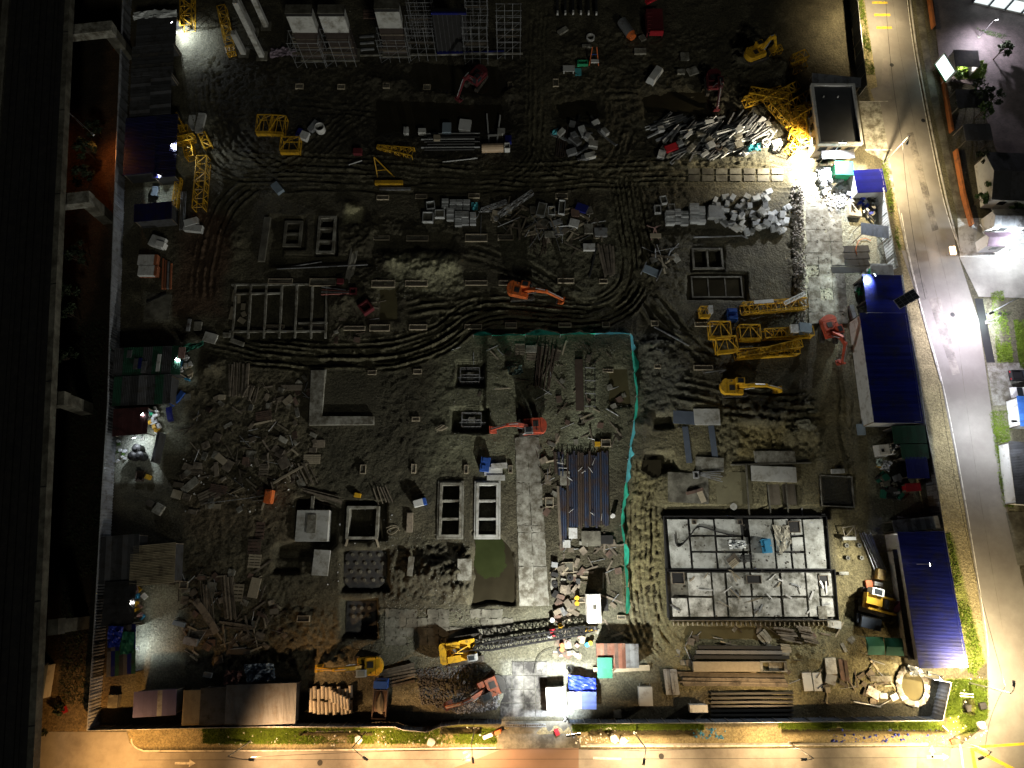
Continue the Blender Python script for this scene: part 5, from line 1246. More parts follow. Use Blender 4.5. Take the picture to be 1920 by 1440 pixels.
# ------------------------------------------------------------------ east of the road
c, W, L, r = quad_px([(1838, -40), (1990, -40), (1990, 60), (1880, 62)], 7.0)
t = thing('glazed_building', 'white lit building with big glazed front at the north east corner', 'building', P(1905, 6), R(-16))
lit = EM('lit_window', (.85, .95, .95), 1.1)
add('wall', MB().box((1.2, 3.5, 3.2), (19, 12, 6.4)), white, t)
add('roof', MB().box((1.2, 3.5, 6.5), (19.6, 12.6, .3)), white, t)
for j in range(2):
 for i in range(6):
  wn = add('window', MB().box((-7 + i * 3.2, -2.58, 1.6 + j * 2.7), (2.7, .1, 2.2)), lit, t)
  add('mullion', MB().box((-8.55 + i * 3.2, -2.68, 1.6 + j * 2.7), (.22, .2, 2.5)), slate, wn)
for k in range(3): add('window', MB().box((-8.34, -.5 + k * 2.6, 3.0), (.1, 2.0, 3.6)), lit, t)
shed('canopy_shelter', 'black roofed entrance shelter on the brick plaza', [(1789, 95), (1835, 94), (1836, 124), (1790, 126)], 3.0, black_tarp, 8, 'y', .01, open_side='ns', wall=white)
bp = P(1757, 145); t = thing('billboard', 'bright white green edged roadside billboard', 'billboard', (bp.x, bp.y, 0), R(110))
for x in (-1.6, 1.6): add('leg', UNIT, galv, t, (x, 0, 0), 0, (.15, .15, 1.2))
bd = add('board', MB().box((0, 0, 2.6), (4.6, .3, 3.0)), white, t)
add('lit_face', MB().box((0, .17, 2.7), (3.9, .04, 2.6)), EM('billboard_face', (.75, 1.0, .95), 2.2), bd)
add('lower_band', MB().box((0, .18, 1.25), (4.4, .04, .3)), green_paint, bd)
tree('round leafy tree alone on the brick plaza', 1862, 112, 17, 5, leaf_dark, n=420, ls=.35, seed=21)
for i, (x, y, rp, h, m) in enumerate(((1800, 138, 12, 2, leaf_bright), (1828, 132, 11, 2, leaf_bright), (1790, 150, 9, 1.8, leaf), (1815, 188, 22, 5, leaf_dark), (1845, 200, 18, 5, leaf_dark), (1828, 222, 18, 4.5, leaf), (1838, 365, 16, 4, leaf), (1825, 385, 14, 3.5, leaf), (1885, 405, 16, 4, leaf), (1860, 418, 10, 3, leaf), (1915, 392, 14, 4, leaf), (1826, 310, 14, 4, leaf_dark), (1790, 210, 10, 3, leaf_dark))):
 tree(['bright shrub west of the plaza shelter front', 'bright shrub on the south side of the plaza shelter', 'low shrub beside the bright billboard', 'large dark tree beside the parking canopy', 'dark tree on the east of the parking canopy', 'green tree just north of the grey slab roof', 'green tree beside the orange wall by the houses', 'lower green tree beside the houses', 'tree in front of the lit white house', 'small green tree west of the lit white house', 'tree at the picture edge north of the lit forecourt', 'dark tree beside the dark house plot', 'thin dark tree beside the orange wall'][i], x, y, rp, h, m, n=420, ls=.3, seed=60 + i, group='trees and shrubs east of the road')
shed('carport', 'grey slab roof over the parking bay beside the orange wall', [(1812, 236), (1856, 230), (1860, 258), (1806, 268)], 3.2, roof_grey, 6, 'y', .02, open_side='news')
shed('carport', 'dark parking canopy below the brick plaza', [(1790, 165), (1850, 172), (1856, 200), (1796, 205)], 3.0, roof_dark, 6, 'y', .02, open_side='news')
gable_house('dark roofed house beside the road in the north east plots', [(1850, 290), (1960, 285), (1965, 375), (1856, 378)], 3.4, 1.6, roof_dark, white)
gable_house('lilac roofed small house at the lit forecourt', [(1846, 438), (1894, 434), (1896, 460), (1850, 464)], 3.0, .9, M('roof_pinkish', (.35, .27, .33), .7), white, strips=6, windows=1)
gable_house('white walled house north of the lit forecourt', [(1860, 395), (1960, 390), (1960, 424), (1862, 428)], 3.2, .8, galv, white, strips=8)
shed('canopy_shelter', 'blue roofed shelter at the edge south of the white car', [(1908, 746), (1960, 742), (1960, 800), (1912, 800)], 2.8, M('roof_bright_blue', (.05, .16, .5), .5), 5, 'x', .02, wall=white)
shed('carport', 'dark long roof at the far edge below the blue shelter', [(1892, 830), (1950, 828), (1955, 945), (1905, 948)], 2.8, roof_dark, 8, 'x', .02, wall=white)
pbox('sign_plate', 'white roadside sign plate near the lit forecourt', 'sign', 1836, 445, 16, 6, 20, .15, white, dz=2.2)
pbox('manhole', 'square dark manhole cover on the far crossover', 'manhole', 1912, 990, 9, 9, 0, .06, steel_dark)
car('dark pickup parked on the apron at the east edge', 1916, 706, 0, black, L=5.0, pickup=True)
car('white car parked on the apron at the east edge', 1916, 738, 180, white)
pl = P(1848, 440); 
for i, (x0, y0, x1, y1) in enumerate(((1830, 425, 1880, 470), (1838, 470, 1905, 440))): long_piece('white_barrier', ['white barrier rail by the sign plate at the forecourt', 'white barrier rail across the forecourt mouth'][i], 'barrier', x0, y0, x1, y1, .15, .15, white, 'forecourt barriers', .9)

# ------------------------------------------------------------------ lit lamps
SOD = (1.0, .58, .20); WARM = (1.0, .78, .45); COOL = (.86, .93, 1.0); NEUT = (1.0, .95, .86)
street_lamp('lamp post leaning over the road beside the flat roofed block', 1657, 306, 1702, 266, 25840, WARM, spot=158, out=1.0)
street_lamp('lamp post at the road corner nearest the south east hall', 1817, 1280, 1900, 1286, 44200, WARM, 9.5, spot=160, out=1.5)
street_lamp('lamp post at the box junction corner', 1787, 1382, 1843, 1420, 35360, (1, .7, .35), 9, spot=150, out=1.5)
street_lamp('lamp post on the south verge west of the road corner', 1480, 1393, 1512, 1424, 17000, (1, .66, .32), 9, spot=152, out=6)
street_lamp('lamp post on the south verge just east of the gate', 1192, 1377, 1210, 1427, 19000, (1, .68, .36), 9, spot=152, out=6)
street_lamp('lamp post on the south verge just west of the gate', 889, 1372, 885, 1427, 16000, (1, .6, .28), 9, spot=152, out=6)
street_lamp('lamp post on the south verge near the pipe stack', 470, 1390, 467, 1424, 15000, (1, .58, .26), 9, spot=152, out=6)
street_lamp('lamp post on the south verge by the long grey roof', 680, 1380, 677, 1426, 13000, (1, .58, .26), 9, spot=152, out=6)  # added lamp, fills the gap in the road light
street_lamp('lamp post by the viaduct on the south road', 190, 1450, 170, 1462, 11000, (1, .5, .15), 9, spot=160, out=0)
street_lamp('lamp post at the north end of the east road', 1700, -10, 1668, -20, 16000, WARM, 9, spot=135, out=0)
street_lamp('sodium lamp post in the viaduct strip', 158, 240, 172, 250, 800, (1, .3, .06), 6)  # source of the glow unknown; lamp added to give it
street_lamp('low sodium lamp post west of the viaduct', -20, 230, -12, 235, 1440, (1, .25, .04), 6)
street_lamp('cool white lamp post at the side road mouth', 1850, 590, 1862, 585, 16265, (.9, .84, 1.0), 8, spot=165, out=0)
street_lamp('cool lamp post on the far side of the east road', 14000, 800, 1905, 790, 8160, (.9, .93, 1), 8, spot=165, out=0)
flood('white floodlight on the flat roofed block lighting the crane sections', 1508, 292, 4.6, 1478, 290, 42000, (1, .86, .62), 135, .8, .3, 2, pole=False)
flood('white floodlight over the rubble yard', 1552, 300, 6.0, 1556, 380, 36000, (.95, .97, 1), 150, .8, .3, 2)
flood('gate floodlight on an added tall pole by the south hoarding', 1062, 1345, 13.0, 1010, 960, 78000, (1, .98, .88), 150, .9, .45, 3)  # pole made tall to soften raking light on the mud
flood('lower gate floodlight shining on the white booth', 1060, 1342, 4.5, 1035, 1318, 5400, COOL, 140, .8, .2)
flood('floodlight on the navy hut facing the site road', 1618, 535, 5.0, 1560, 560, 4000, (.9, 1, .95), 150, .8, .2)
flood('lamp between the white lit canopy and the south east hall', 1676, 1004, 3.8, 1560, 1060, 3600, (1, .97, .85), 150, .8, .3)
flood('added tall floodlight by the south east hall brightening the floor slab', 1690, 1058, 8.5, 1390, 1100, 26000, (1, .97, .85), 100, .9, .4)  # added lamp, brightens the slab from the east
flood('lamp over the narrow yard in the south east corner', 1742, 1262, 3.5, 1722, 1280, 840, COOL, 150, .8, .2)
flood('lamp over the forecourt at the east edge', 1890, 470, 6.0, 1870, 480, 9600, COOL, 165, .8, .3)
flood('lamp on the roadside lawn beside the black drain', 1850, 605, 3.5, 1849, 600, 2400, (.8, 1, .95), 165, .8, .2)
flood('lamp over the plaza shelter', 1782, 136, 2.6, 1806, 142, 700, (1, .9, .85), 165, .8, .2)
flood('plaza lamp before the glazed building', 1835, 70, 5.0, 1850, 100, 6000, (.95, .9, 1), 165, .8, .2)
flood('lamp at the door of the northernmost hut', 332, 62, 3.0, 350, 72, 3300, COOL, 150, .8, .15)
flood('lamp on the navy hut facing the yellow sections', 332, 290, 3.2, 352, 295, 4200, COOL, 150, .8, .15)
flood('lamp over the small lit yard', 318, 342, 3.0, 302, 358, 1040, COOL, 150, .8, .15)
flood('lamp at the east corner of the patchwork roof', 342, 680, 3.2, 356, 690, 1040, COOL, 150, .8, .15)
flood('lamp on the maroon hut east side', 280, 780, 3.0, 292, 792, 680, COOL, 160, .8, .15)
flood('lamp over the black water tanks', 268, 822, 3.0, 272, 845, 960, COOL, 150, .8, .15)
flood('lamp beside the lit doorway of the black roofed hut', 258, 1128, 3.0, 285, 1130, 400, NEUT, 150, .8, .15)
flood('lamp at the open front of the blue tarpaulin hut', 258, 1215, 2.4, 275, 1216, 400, COOL, 150, .8, .15)
flood('lamp at the west hut by the drinking yard', 252, 1175, 2.8, 270, 1175, 180, COOL, 150, .8, .15)
# worn road: repair patches, joints and manholes
for i, (q, lb) in enumerate((([(1690, 470), (1716, 468), (1742, 560), (1722, 566)], 'dark oily patch on the east road by the solar panel'), ([(1740, 560), (1762, 556), (1800, 700), (1786, 704)], 'dark tyre scuffed patch in the middle of the east road'), ([(1655, 110), (1664, 108), (1672, 185), (1640, 190), (1632, 168), (1652, 160)], 'dark damp stain beside the concrete drive'), ([(1720, 1402), (1782, 1401), (1786, 1500), (1716, 1500)], 'grey resurfaced patch at the road corner'), ([(1700, 250), (1712, 248), (1760, 430), (1748, 434)], 'dark worn lane strip on the north of the east road'))):
 sheet('road_patch', q, .0155, M('patch_%d' % (i % 3), [(.15, .14, .13), (.11, .1, .09), (.22, .2, .19)][i % 3], .7, var=.5, scale=.4, dirt=(.26, .24, .21), dirt_amt=.55, dscale=.35), lb, thick=.003)
for i, pts in enumerate(([(1668, -40), (1690, 110), (1722, 270), (1752, 430), (1790, 600), (1812, 760), (1842, 960), (1880, 1180)], [(1735, 600), (1770, 740), (1806, 940), (1834, 1120)], [(1700, 300), (1728, 430), (1762, 580)])):
 strip('road_joint', catmull(pts), .045, concrete_wet, .017, ['dark centre joint along the east road', 'dark sealed crack near the site side of the east road', 'dark sealed crack north of the side road mouth'][i], thick=.002)
strip('road_joint', [(260, 1425), (700, 1424), (1200, 1423), (1780, 1420)], .06, steel_dark, .017, 'dark joint along the south road', thick=.002)
for i, (x, y) in enumerate(((1672, 122), (1731, 226), (1786, 590), (1240, 1418), (600, 1430), (1865, 695))):
 c = P(x, y); tag(add('manhole', MB().cyl((0, 0, 0), (0, 0, .012), .4, n=16), steel_dark, None, (c.x, c.y, .014)), ['manhole cover in the road by the brick plaza', 'manhole cover in the road near the orange wall', 'manhole cover in the road by the side road mouth', 'manhole cover in the south road near the gate', 'manhole cover in the south road by the pipe stack', 'manhole cover in the parking apron'][i], 'manhole', 'manhole covers')

c = P(1775, 478); t = thing('warning_light', 'glowing amber warning light at the edge of the east road', 'light', (c.x, c.y, 0))
add('post', MB().cyl((0, 0, 0), (0, 0, 1.6), .06, n=6), galv, t)
add('lamp_box', MB().box((0, 0, 1.75), (.9, 1.5, .3)), EM('amber_lens', (1, .62, .25), 4), t)
light('POINT', (0, 0, 2.6), 260, (1, .6, .3), t, .2)
# ------------------------------------------------------------------ foundations, slabs and pits
# cracked concrete haul road: each cast bay a slab
t = thing('haul_road', 'cracked mud stained concrete haul road running to the gate', 'road slab', P(1000, 980))
def slabs_in(quadcols, parent, z, ht, mat, gap=.05, name='slab', zvar=.03, rag=0):
 o = parent.matrix_basis.translation
 for q in quadcols:
  if rag:
   q = [(a[0] + (b[0] - a[0]) * f + rnd.uniform(-rag, rag), a[1] + (b[1] - a[1]) * f + rnd.uniform(-rag, rag)) for a, b in zip(q, q[1:] + q[:1]) for f in (0, .2, .4, .6, .8)]
  pts = [P(x, y) for x, y in q]; c = sum(pts, Vector()) / len(pts)
  loc = []
  for p in pts:
   d = p - c; l = d.length; d = d * (1 - gap * 1.4 / max(l, .3)); loc.append((d.x, d.y))
  add(name, MB().prism(loc, 0, ht), mat, parent, (c.x - o.x, c.y - o.y, z - o.z + rnd.uniform(-zvar, zvar)))
ys = [820, 905, 985, 999, 1062, 1136]
def rx_(y, f):   # left / middle / right edge of the road
 k = (y - 820) / 316.0
 return (963 + 10 * k) * (1 - f) + (1012 + 24 * k) * f if False else (966 + 8 * k) + f * (44 + 12 * k)
cols = []
for a, b in zip(ys[:-1], ys[1:]):
 for f0, f1 in ((0, .52), (.52, 1)):
  cols.append([(rx_(a, f0), a), (rx_(a, f1), a), (rx_(b, f1), b), (rx_(b, f0), b)])
slabs_in(cols, t, .0, .12, concrete, .02, rag=1.1)
t = thing('work_platform', 'cracked concrete platform of many bays north of the crawler crane', 'road slab', P(800, 1170))
cols = [rect(722 + i * 20, 1142 + j * 17, 722 + (i + 1) * 20, 1142 + (j + 1) * 17) for i in range(12) for j in range(4) if not (i in (6, 7) and j in (0, 1)) and rnd.random() > .1]
slabs_in(cols, t, -.02, .1, concrete_wet, .02, rag=1.5)
t = thing('work_platform', 'pale concrete slabs around the gate booth', 'road slab', P(1000, 1280))
slabs_in([rect(938 + i * 22, 1240 + j * 26, 938 + (i + 1) * 22, 1240 + (j + 1) * 26) for i in range(4) for j in range(4) if (i, j) != (0, 0)], t, -.02, .1, concrete_stained, .04)
t = thing('haul_road', 'pale concrete haul road beside the rubble heaps on the east side', 'road slab', P(1545, 520))
cols = []
for j in range(11):
 y0, y1 = 365 + j * 22, 365 + (j + 1) * 22
 for i in range(3):
  xa = lambda y: 1503 + (y - 365) * .06
  w = 24
  cols.append([(xa(y0) + i * w, y0), (xa(y0) + (i + 1) * w, y0), (xa(y1) + (i + 1) * w, y1), (xa(y1) + i * w, y1)])
slabs_in([q for q in cols if rnd.random() > .06], t, -.03, .1, concrete, .02, rag=1.3)
t = thing('haul_road', 'broken timber mat road on the north haul road', 'road slab', P(1380, 328))
slabs_in([[(1290 + i * 26, 316 + j * 13), (1312 + i * 26, 316 + j * 13), (1312 + i * 26, 327 + j * 13), (1290 + i * 26, 327 + j * 13)] for i in range(7) for j in range(2)], t, .0, .12, concrete_wet, .02, 'mat', .05)
# steel plates near the wash bay
t = thing('steel_plate_track', 'dark steel plates laid by the white canopy', 'plate', P(1595, 485))
slabs_in([[(1556, 462 + k * 13), (1628, 460 + k * 13), (1632, 472 + k * 13), (1560, 474 + k * 13)] for k in range(4)], t, .02, .06, steel_dark, .05, 'plate', .01)
# the big floor slab at the lower right: panels between beams
TALL = ()
def floor_slab(label, X, Y, skip, z, ht, seed):
 r = random.Random(seed); o = P((X[0][0] + X[0][-1]) / 2, (Y[0] + Y[-1]) / 2); o.z = 0
 t = thing('floor_slab', label, 'foundation', o)
 cells = []
 for j in range(len(Y) - 1):
  for i in range(len(X[j]) - 1):
   if (i, j) in skip or (i in TALL and j > 0): continue
   sh = lambda x, y: x + (y - 1065) * .075; Yb = Y[-1] if i in TALL else Y[j + 1]
   cells.append([(sh(X[j][i], Y[j]) + 2 * rnd.random() + .8, Y[j] + 1 + 2 * rnd.random()), (sh(X[j][i + 1], Y[j]) - 2.4, Y[j] + 1 + 2 * rnd.random()), (sh(X[j][i + 1], Yb) - 2, Yb - 2), (sh(X[j][i], Yb) + 2, Yb - 2)])
 slabs_in(cells, t, z, ht, slab_pale if seed == 2 else slab_grey, .02, 'slab_panel', .03)
 sh = lambda x, y: x + (y - 1065) * .075
 a = [P(sh(X[0][0] - 5, Y[0] - 4), Y[0] - 4), P(sh(X[0][-1] + 5, Y[0] - 4), Y[0] - 4), P(sh(X[0][-1] + 5, Y[-1] + 4), Y[-1] + 4), P(sh(X[0][0] - 5, Y[-1] + 4), Y[-1] + 4)]
 c = sum(a, Vector()) / 4
 add('blinding_bed', MB().prism([(p.x - c.x, p.y - c.y) for p in a], -.9, .0), steel_dark if seed == 1 else concrete_wet, t, (c.x - o.x, c.y - o.y, .02))
 for k in range(4):
  p, q = a[k] - o, a[(k + 1) % 4] - o; m = (p + q) / 2; d = q - p
  add('edge_form', UNIT, boom_black, t, (m.x, m.y, -.3), math.atan2(d.y, d.x), (d.length + .1, .12, .3 + z + ht + .1))
 return t
TALL = (0, 4, 7)
floor_slab('upper half of the big grey floor slab with open ducts', [[1256, 1297, 1345, 1395, 1408, 1455, 1485, 1510, 1550]] * 3 , [972, 1005, 1035, 1068], {(3, 0)}, .1, .25, 1)
TALL = (2, 6)
floor_slab('lower half of the big pale floor slab with debris on top', [[1252, 1285, 1332, 1358, 1405, 1460, 1508, 1532, 1558]] * 2, [1072, 1119, 1158], {(0, 0)}, .1, .28, 2)
for i, (x, y, w, h) in enumerate(((1300, 979, 9, 9), (1386, 979, 9, 9), (1487, 988, 22, 22), (1270, 1084, 24, 22), (1412, 1086, 28, 16), (1542, 1088, 18, 20))):
 c, W, L, r = box_px(x, y, w, h, 0); t = thing('duct_opening', ['small square duct in the first bay of the big slab', 'small square duct near the shadowed bay of the big slab', 'square pit frame at the north east of the big slab', 'square pit at the west end of the lower slab', 'square pit with shuttering in the middle of the lower slab', 'square pit at the east end of the lower slab'][i], 'duct', (c.x, c.y, .36))
 add('rim', MB().ring(W, L, .1, 0, .12), wood, t); add('hole_shade', MB().box((0, 0, .02), (W - .2, L - .2, .02)), black, t)  # black plate on the slab stands for the shade inside the opening
# stakes along the south edge of the slab
t = thing('shuttering_fence', 'row of timber stakes propping the south edge of the big slab', 'formwork', P(1410, 1166))
for i in range(34):
 p = P(1262 + i * 9, 1166) - P(1410, 1166); add('stake', UNIT, wood_pale, t, (p.x, p.y - .3, -.05), 0, (.08, .5, .55))
a, b = P(1258, 1163), P(1570, 1163); add('waler', UNIT, wood, t, (((a + b) / 2) - P(1410, 1166)).to_tuple()[:2] + (.1,), 0, ((b - a).length, .12, .35))
# L-shaped ground beam
t = thing('ground_beam', 'L shaped concrete ground beam in the west of the site', 'foundation', P(640, 745))
pts = [P(x, y) - P(640, 745) for x, y in ((585, 696), (611, 696), (605, 782), (702, 782), (702, 797), (581, 798))]
add('cast_beam', MB().prism([(p.x, p.y) for p in pts], 0, .6), concrete, t, (0, 0, 0))
# chambers
frame_box('northern rebar chamber frame with three dark cells in the upper west', 612, 440, 34, 70, 0, 3, concrete, .15, .45, 1.2)
frame_box('half buried chamber frame with two cells in the upper west', 549, 438, 34, 48, 0, 2, concrete_wet, .1, .5, .6)
pbox('ground_beam', 'single narrow concrete beam west of the chambers', 'foundation', 497, 450, 12, 82, -2, .5, concrete_wet)
frame_box('twin chamber of three cells farther from the haul road', 845, 956, 42, 102, 0, 3, concrete, .35, .4, 1.8, ledge=.3)
frame_box('twin chamber of three cells next to the haul road', 914, 956, 42, 102, 0, 3, concrete_pale, .35, .4, 1.8, ledge=.3)
frame_box('single square open chamber with dark inside', 680, 980, 60, 62, 0, 1, concrete, .35, .4, 1.4)
for i, (x0, y0, x1, y1) in enumerate(((652, 1010, 648, 1024), (705, 1010, 710, 1026), (706, 945, 714, 1010))): long_piece('timber_prop', ['short prop below the west corner of the square chamber', 'short prop below the east corner of the square chamber', 'thick shutter board beside the square chamber'][i], 'timber', x0, y0, x1, y1, .3, .2, wood_pale, 'timbers of the square chamber')
t = thing('pile_cap_foundation', 'raised square concrete pile cap with pale top', 'foundation', P(587, 986))
c, W, L, r = box_px(588, 985, 60, 58, 0)
add('cap', MB().box((0, 0, -.4), (W, L, 1.9)), concrete_pale, t); add('raised_pad', MB().box((-.1, .3, .6), (W * .28, L * .6, .14)), concrete, t); add('arm_beam', MB().box((-.3, L * .72, .2), (.45, L * .5, .4)), concrete, t)
pbox('pad_foundation', 'flat pale concrete pad with dark rubble at one corner', 'foundation', 603, 1055, 30, 48, -3, .35, concrete_pale, mesh=CHIPS[2])
pbox('pad_foundation', 'small pale concrete pad at the edge of the green pit', 'foundation', 872, 1068, 26, 40, 0, .5, concrete, mesh=CHIPS[3])
frame_box('brown chamber frame with two cells north east of the excavator bend', 1327, 485, 58, 40, 0, 2, concrete_wet, .1, .35, .9, across=True)
frame_box('flooded footing frame under brown water', 1345, 537, 96, 40, 0, 3, concrete_wet, -.18, .25, .25, across=True)
frame_box('square pit lined with a dark steel mat', 1569, 921, 62, 58, -3, 1, concrete, .15, .16, .6)
c, W, L, r = box_px(1569, 921, 58, 54, -3); t = thing('rebar_mat', 'dark reinforcing mat filling the square pit', 'rebar', (c.x, c.y, -.2), r); m = MB()
for i in range(22): m.cyl((-W / 2 + i * W / 21, -L / 2, .05), (-W / 2 + i * W / 21, L / 2, .05), .025, n=3)
for i in range(22): m.cyl((-W / 2, -L / 2 + i * L / 21, .1), (W / 2, -L / 2 + i * L / 21, .1), .025, n=3)
add('bar_grid', m, steel_dark, t)
# pits with rebar cages
for i, (x, y, lb) in enumerate(((881, 703, 'rebar cage standing in the northern black pit'), (884, 787, 'rebar cage standing in the black pit by the orange excavator'))):
 c, W, L, r = box_px(x, y, 36, 26, 0); t = thing('rebar_cage', lb, 'rebar', (c.x, c.y, -1.6)); m = MB(); H = 1.9
 for z in (.2, 1.0, 1.8):
  for a, b in (((-W / 2, -L / 2), (W / 2, -L / 2)), ((W / 2, -L / 2), (W / 2, L / 2)), ((W / 2, L / 2), (-W / 2, L / 2)), ((-W / 2, L / 2), (-W / 2, -L / 2)), ((-W / 2, 0), (W / 2, 0)), ((-W / 2 - .4, -.5), (W / 2 + .8, -.5))): m.cyl((*a, z), (*b, z), .05, n=4)
 add('cage_ring', m, galv, t); m = MB()
 for k in range(6):
  for yy in (-L / 2, 0, L / 2): m.cyl((-W / 2 + k * W / 5, yy, 0), (-W / 2 + k * W / 5, yy, H + .2), .035, n=3)
 add('cage_bar', m, rust, t); add('pile_head', MB().box((0, 0, .5), (W * .35, L * .5, 1.0)), concrete, t)
# dimpled pile pit: dark blinding with cut-off pile heads
t = thing('pile_group', 'dark membrane pit studded with round pile heads', 'foundation', P(683, 1066))
c, W, L, r = box_px(683, 1067, 84, 80, 0)
pts = []
for k in range(20):
 a = 2 * math.pi * k / 20; ca, sa = math.cos(a), math.sin(a); q = 1 / max(abs(ca), abs(sa)) ** .75
 pts.append((W / 2 * ca * q * .95, L / 2 * sa * q * .95))
add('membrane', MB().prism(pts, -1.0, -.62), black_tarp, t)
for j in range(4):
 for i in range(4 if j % 2 == 0 else 5):
  x = (-1.5 + i) * W / 5 - (0 if j % 2 == 0 else W / 10); y = L * .33 - j * L / 5
  hd = add('pile_head', MB().cyl((x, y, -.7), (x, y, -.48), .3, .26, n=10), concrete_wet, t)
for i, (x, y, w, h) in enumerate(((674, 1160, 58, 64),)):
 t = thing('pile_group', 'deep shaded pit with a few pile heads', 'foundation', P(x, y)); c, W, L, r = box_px(x, y, w, h)
 add('blinding', MB().box((0, 0, -1.45), (W, L, .1)), black_tarp, t)
 for j in range(2):
  for k in range(3): add('pile_head', MB().cyl(((k - 1) * W / 4, L * .3 - j * L * .25, -1.4), ((k - 1) * W / 4, L * .3 - j * L * .25, -1.15), .3, n=10), concrete_wet, t)
# grid of ground beams with panels, upper west
t = thing('ground_beam_grid', 'grid of thin ground beams around dark bays in the upper west', 'foundation', P(525, 585))
def beam_px(parent, o, x0, y0, x1, y1, w, h, mat, z=-.3, name='beam'):
 c, L, r = seg_px(x0, y0, x1, y1); c = c - o; add(name, UNIT, mat, parent, (c.x, c.y, z), r, (L, w, h))
o = P(525, 585)
for x, dx in ((442, -6), (471, -6), (500, -5), (529, -5), (557, -4), (586, -3), (613, -3)): beam_px(t, o, x, 535, x + dx, 634, .3, .5, concrete)
for y, x0, x1 in ((534, 434, 615), (551, 440, 530), (622, 430, 612), (606, 560, 614)): beam_px(t, o, x0, y, x1, y - 1, .28, .46, concrete)
for i, (x, y, w, h, a) in enumerate(((437, 553, 6, 22, -5), (434, 587, 6, 24, -5), (447, 557, 6, 20, 5), (455, 574, 8, 12, 0), (456, 588, 9, 9, 25), (452, 600, 13, 10, -30))): pbox('timber_board', ORD[i] + ' pale loose board from the north beside the beam grid', 'board', x, y, w, h, a, .1, wood_pale, 'boards by the beam grid', .2)
# footing starters
for i, (x, y, w, h) in enumerate(((698, 699, 16, 8), (783, 697, 16, 9), (780, 786, 15, 8), (681, 880, 11, 17), (776, 879, 9, 17), (874, 880, 8, 16), (957, 880, 8, 15))): starter(['starter box in the dark plain nearest the L beam top', 'starter box north east in the dark plain', 'starter box in the dark plain right of the L beam foot', 'westmost starter box of the row above the chambers', 'second starter box of the row above the chambers', 'starter box just above the western twin chamber', 'starter box beside the blue generator and panels'][i], x, y, w, h)
for i_, (x, y, w, h) in enumerate(((562, 163, 15, 9), (640, 163, 14, 9), (725, 163, 13, 9), (800, 162, 14, 10), (957, 160, 10, 12), (1042, 156, 11, 14))): starter(ORD[i_] + ' small starter box from the west in the dark northern row', x, y, w, h, group='starter boxes in the northern row')
for i_, (x, y, w, h) in enumerate(((718, 371, 23, 8), (790, 369, 22, 8), (889, 368, 22, 8), (1053, 369, 23, 10))): starter(ORD[i_] + ' starter box from the west in the row south of the north haul road', x, y, w, h, group='starter boxes south of the haul road')
for i_, (x, y, w, h) in enumerate(((715, 445, 30, 8), (782, 445, 42, 10), (893, 447, 42, 14), (948, 446, 30, 10), (719, 533, 44, 13), (781, 532, 42, 11), (893, 531, 42, 9), (950, 531, 30, 9), (1061, 527, 31, 9), (1131, 528, 16, 8), (526, 528, 46, 10), (606, 530, 50, 14), (512, 612, 40, 8), (596, 613, 36, 10), (665, 616, 40, 8), (712, 615, 38, 12), (784, 614, 34, 10))): starter(ORD[i_] + ' long starter box of the footing grid, counted row by row', x, y, w, h, group='long starter boxes of the footing grid')
for i_, (x, y, w, h) in enumerate(((887, 613, 33, 9), (958, 611, 22, 10), (1059, 610, 24, 8), (1136, 609, 15, 9), (1227, 607, 14, 10))): starter(ORD[i_] + ' starter box from the west in the row north of the green netting', x, y, w, h, group='starter boxes north of the netting')
for i_, (x, y, w, h) in enumerate(((1232, 688, 13, 7), (1319, 609, 34, 8), (1140, 695, 20, 6), (1318, 690, 36, 9), (1030, 942, 15, 18), (1065, 1064, 20, 20), (1088, 1125, 22, 10), (1165, 1157, 16, 8), (1136, 831, 18, 14), (1088, 786, 14, 20), (345, 1097, 16, 14), (570, 1160, 24, 12))): starter(['starter box just east of the netting corner', 'starter box north of the yellow bracing frames', 'starter box above the olive puddle', 'starter box south of the yellow bracing frames', 'starter box between haul road and sheet piles', 'starter box south of the sheet pile rack', 'starter box west of the white container', 'starter box at the south end of the netting', 'starter box above the sheet pile rack', 'starter box under the brown steel plate', 'starter box below the tan roofed hut', 'starter box beside the deep shaded pit'][i_], x, y, w, h, group='scattered starter boxes')
pbox('ground_beam', 'upright narrow pale board in the plain near the square chamber', 'board', 769, 980, 11, 36, 0, .4, wood, mesh=CHIPS[0])
pbox('ground_beam', 'narrow grey post footing above the rubble heap', 'board', 771, 1062, 10, 36, -4, .5, concrete, mesh=CHIPS[0])
# slabs and strips north of the big slab
pbox('concrete_slab', 'pale square slab with two bars on it north of the big slab', 'slab', 1325, 782, 48, 30, 0, .3, concrete_pale, mesh=CHIPS[1])
pbox('concrete_slab', 'dull blue grey membrane beside the pale square slab', 'slab', 1283, 783, 42, 24, -4, .12, slate, mesh=CHIPS[4])
for i, (x, y) in enumerate(((1288, 834), (1337, 832))): pbox('steel_plate', ['steel strip plate leading south, western of two', 'steel strip plate leading south, eastern of two'][i], 'plate', x, y, 11, 68, 3, .08, slate, 'steel strips', .1)
pbox('concrete_slab', 'wide pale slab north of the barrow hole row', 'slab', 1452, 857, 76, 22, 0, .3, concrete, mesh=CHIPS[1])
pbox('concrete_slab', 'pale slab with a dark mark south of the wide slab', 'slab', 1450, 889, 84, 28, -2, .35, concrete_pale, mesh=CHIPS[2])
pbox('concrete_slab', 'pale slab end beside the bundle of rails', 'slab', 1330, 871, 52, 26, -3, .3, concrete, mesh=CHIPS[5])
pbox('concrete_slab', 'muddy concrete bay with puddle north of the big slab', 'slab', 1290, 915, 76, 56, -3, .12, concrete_wet, mesh=CHIPS[3])
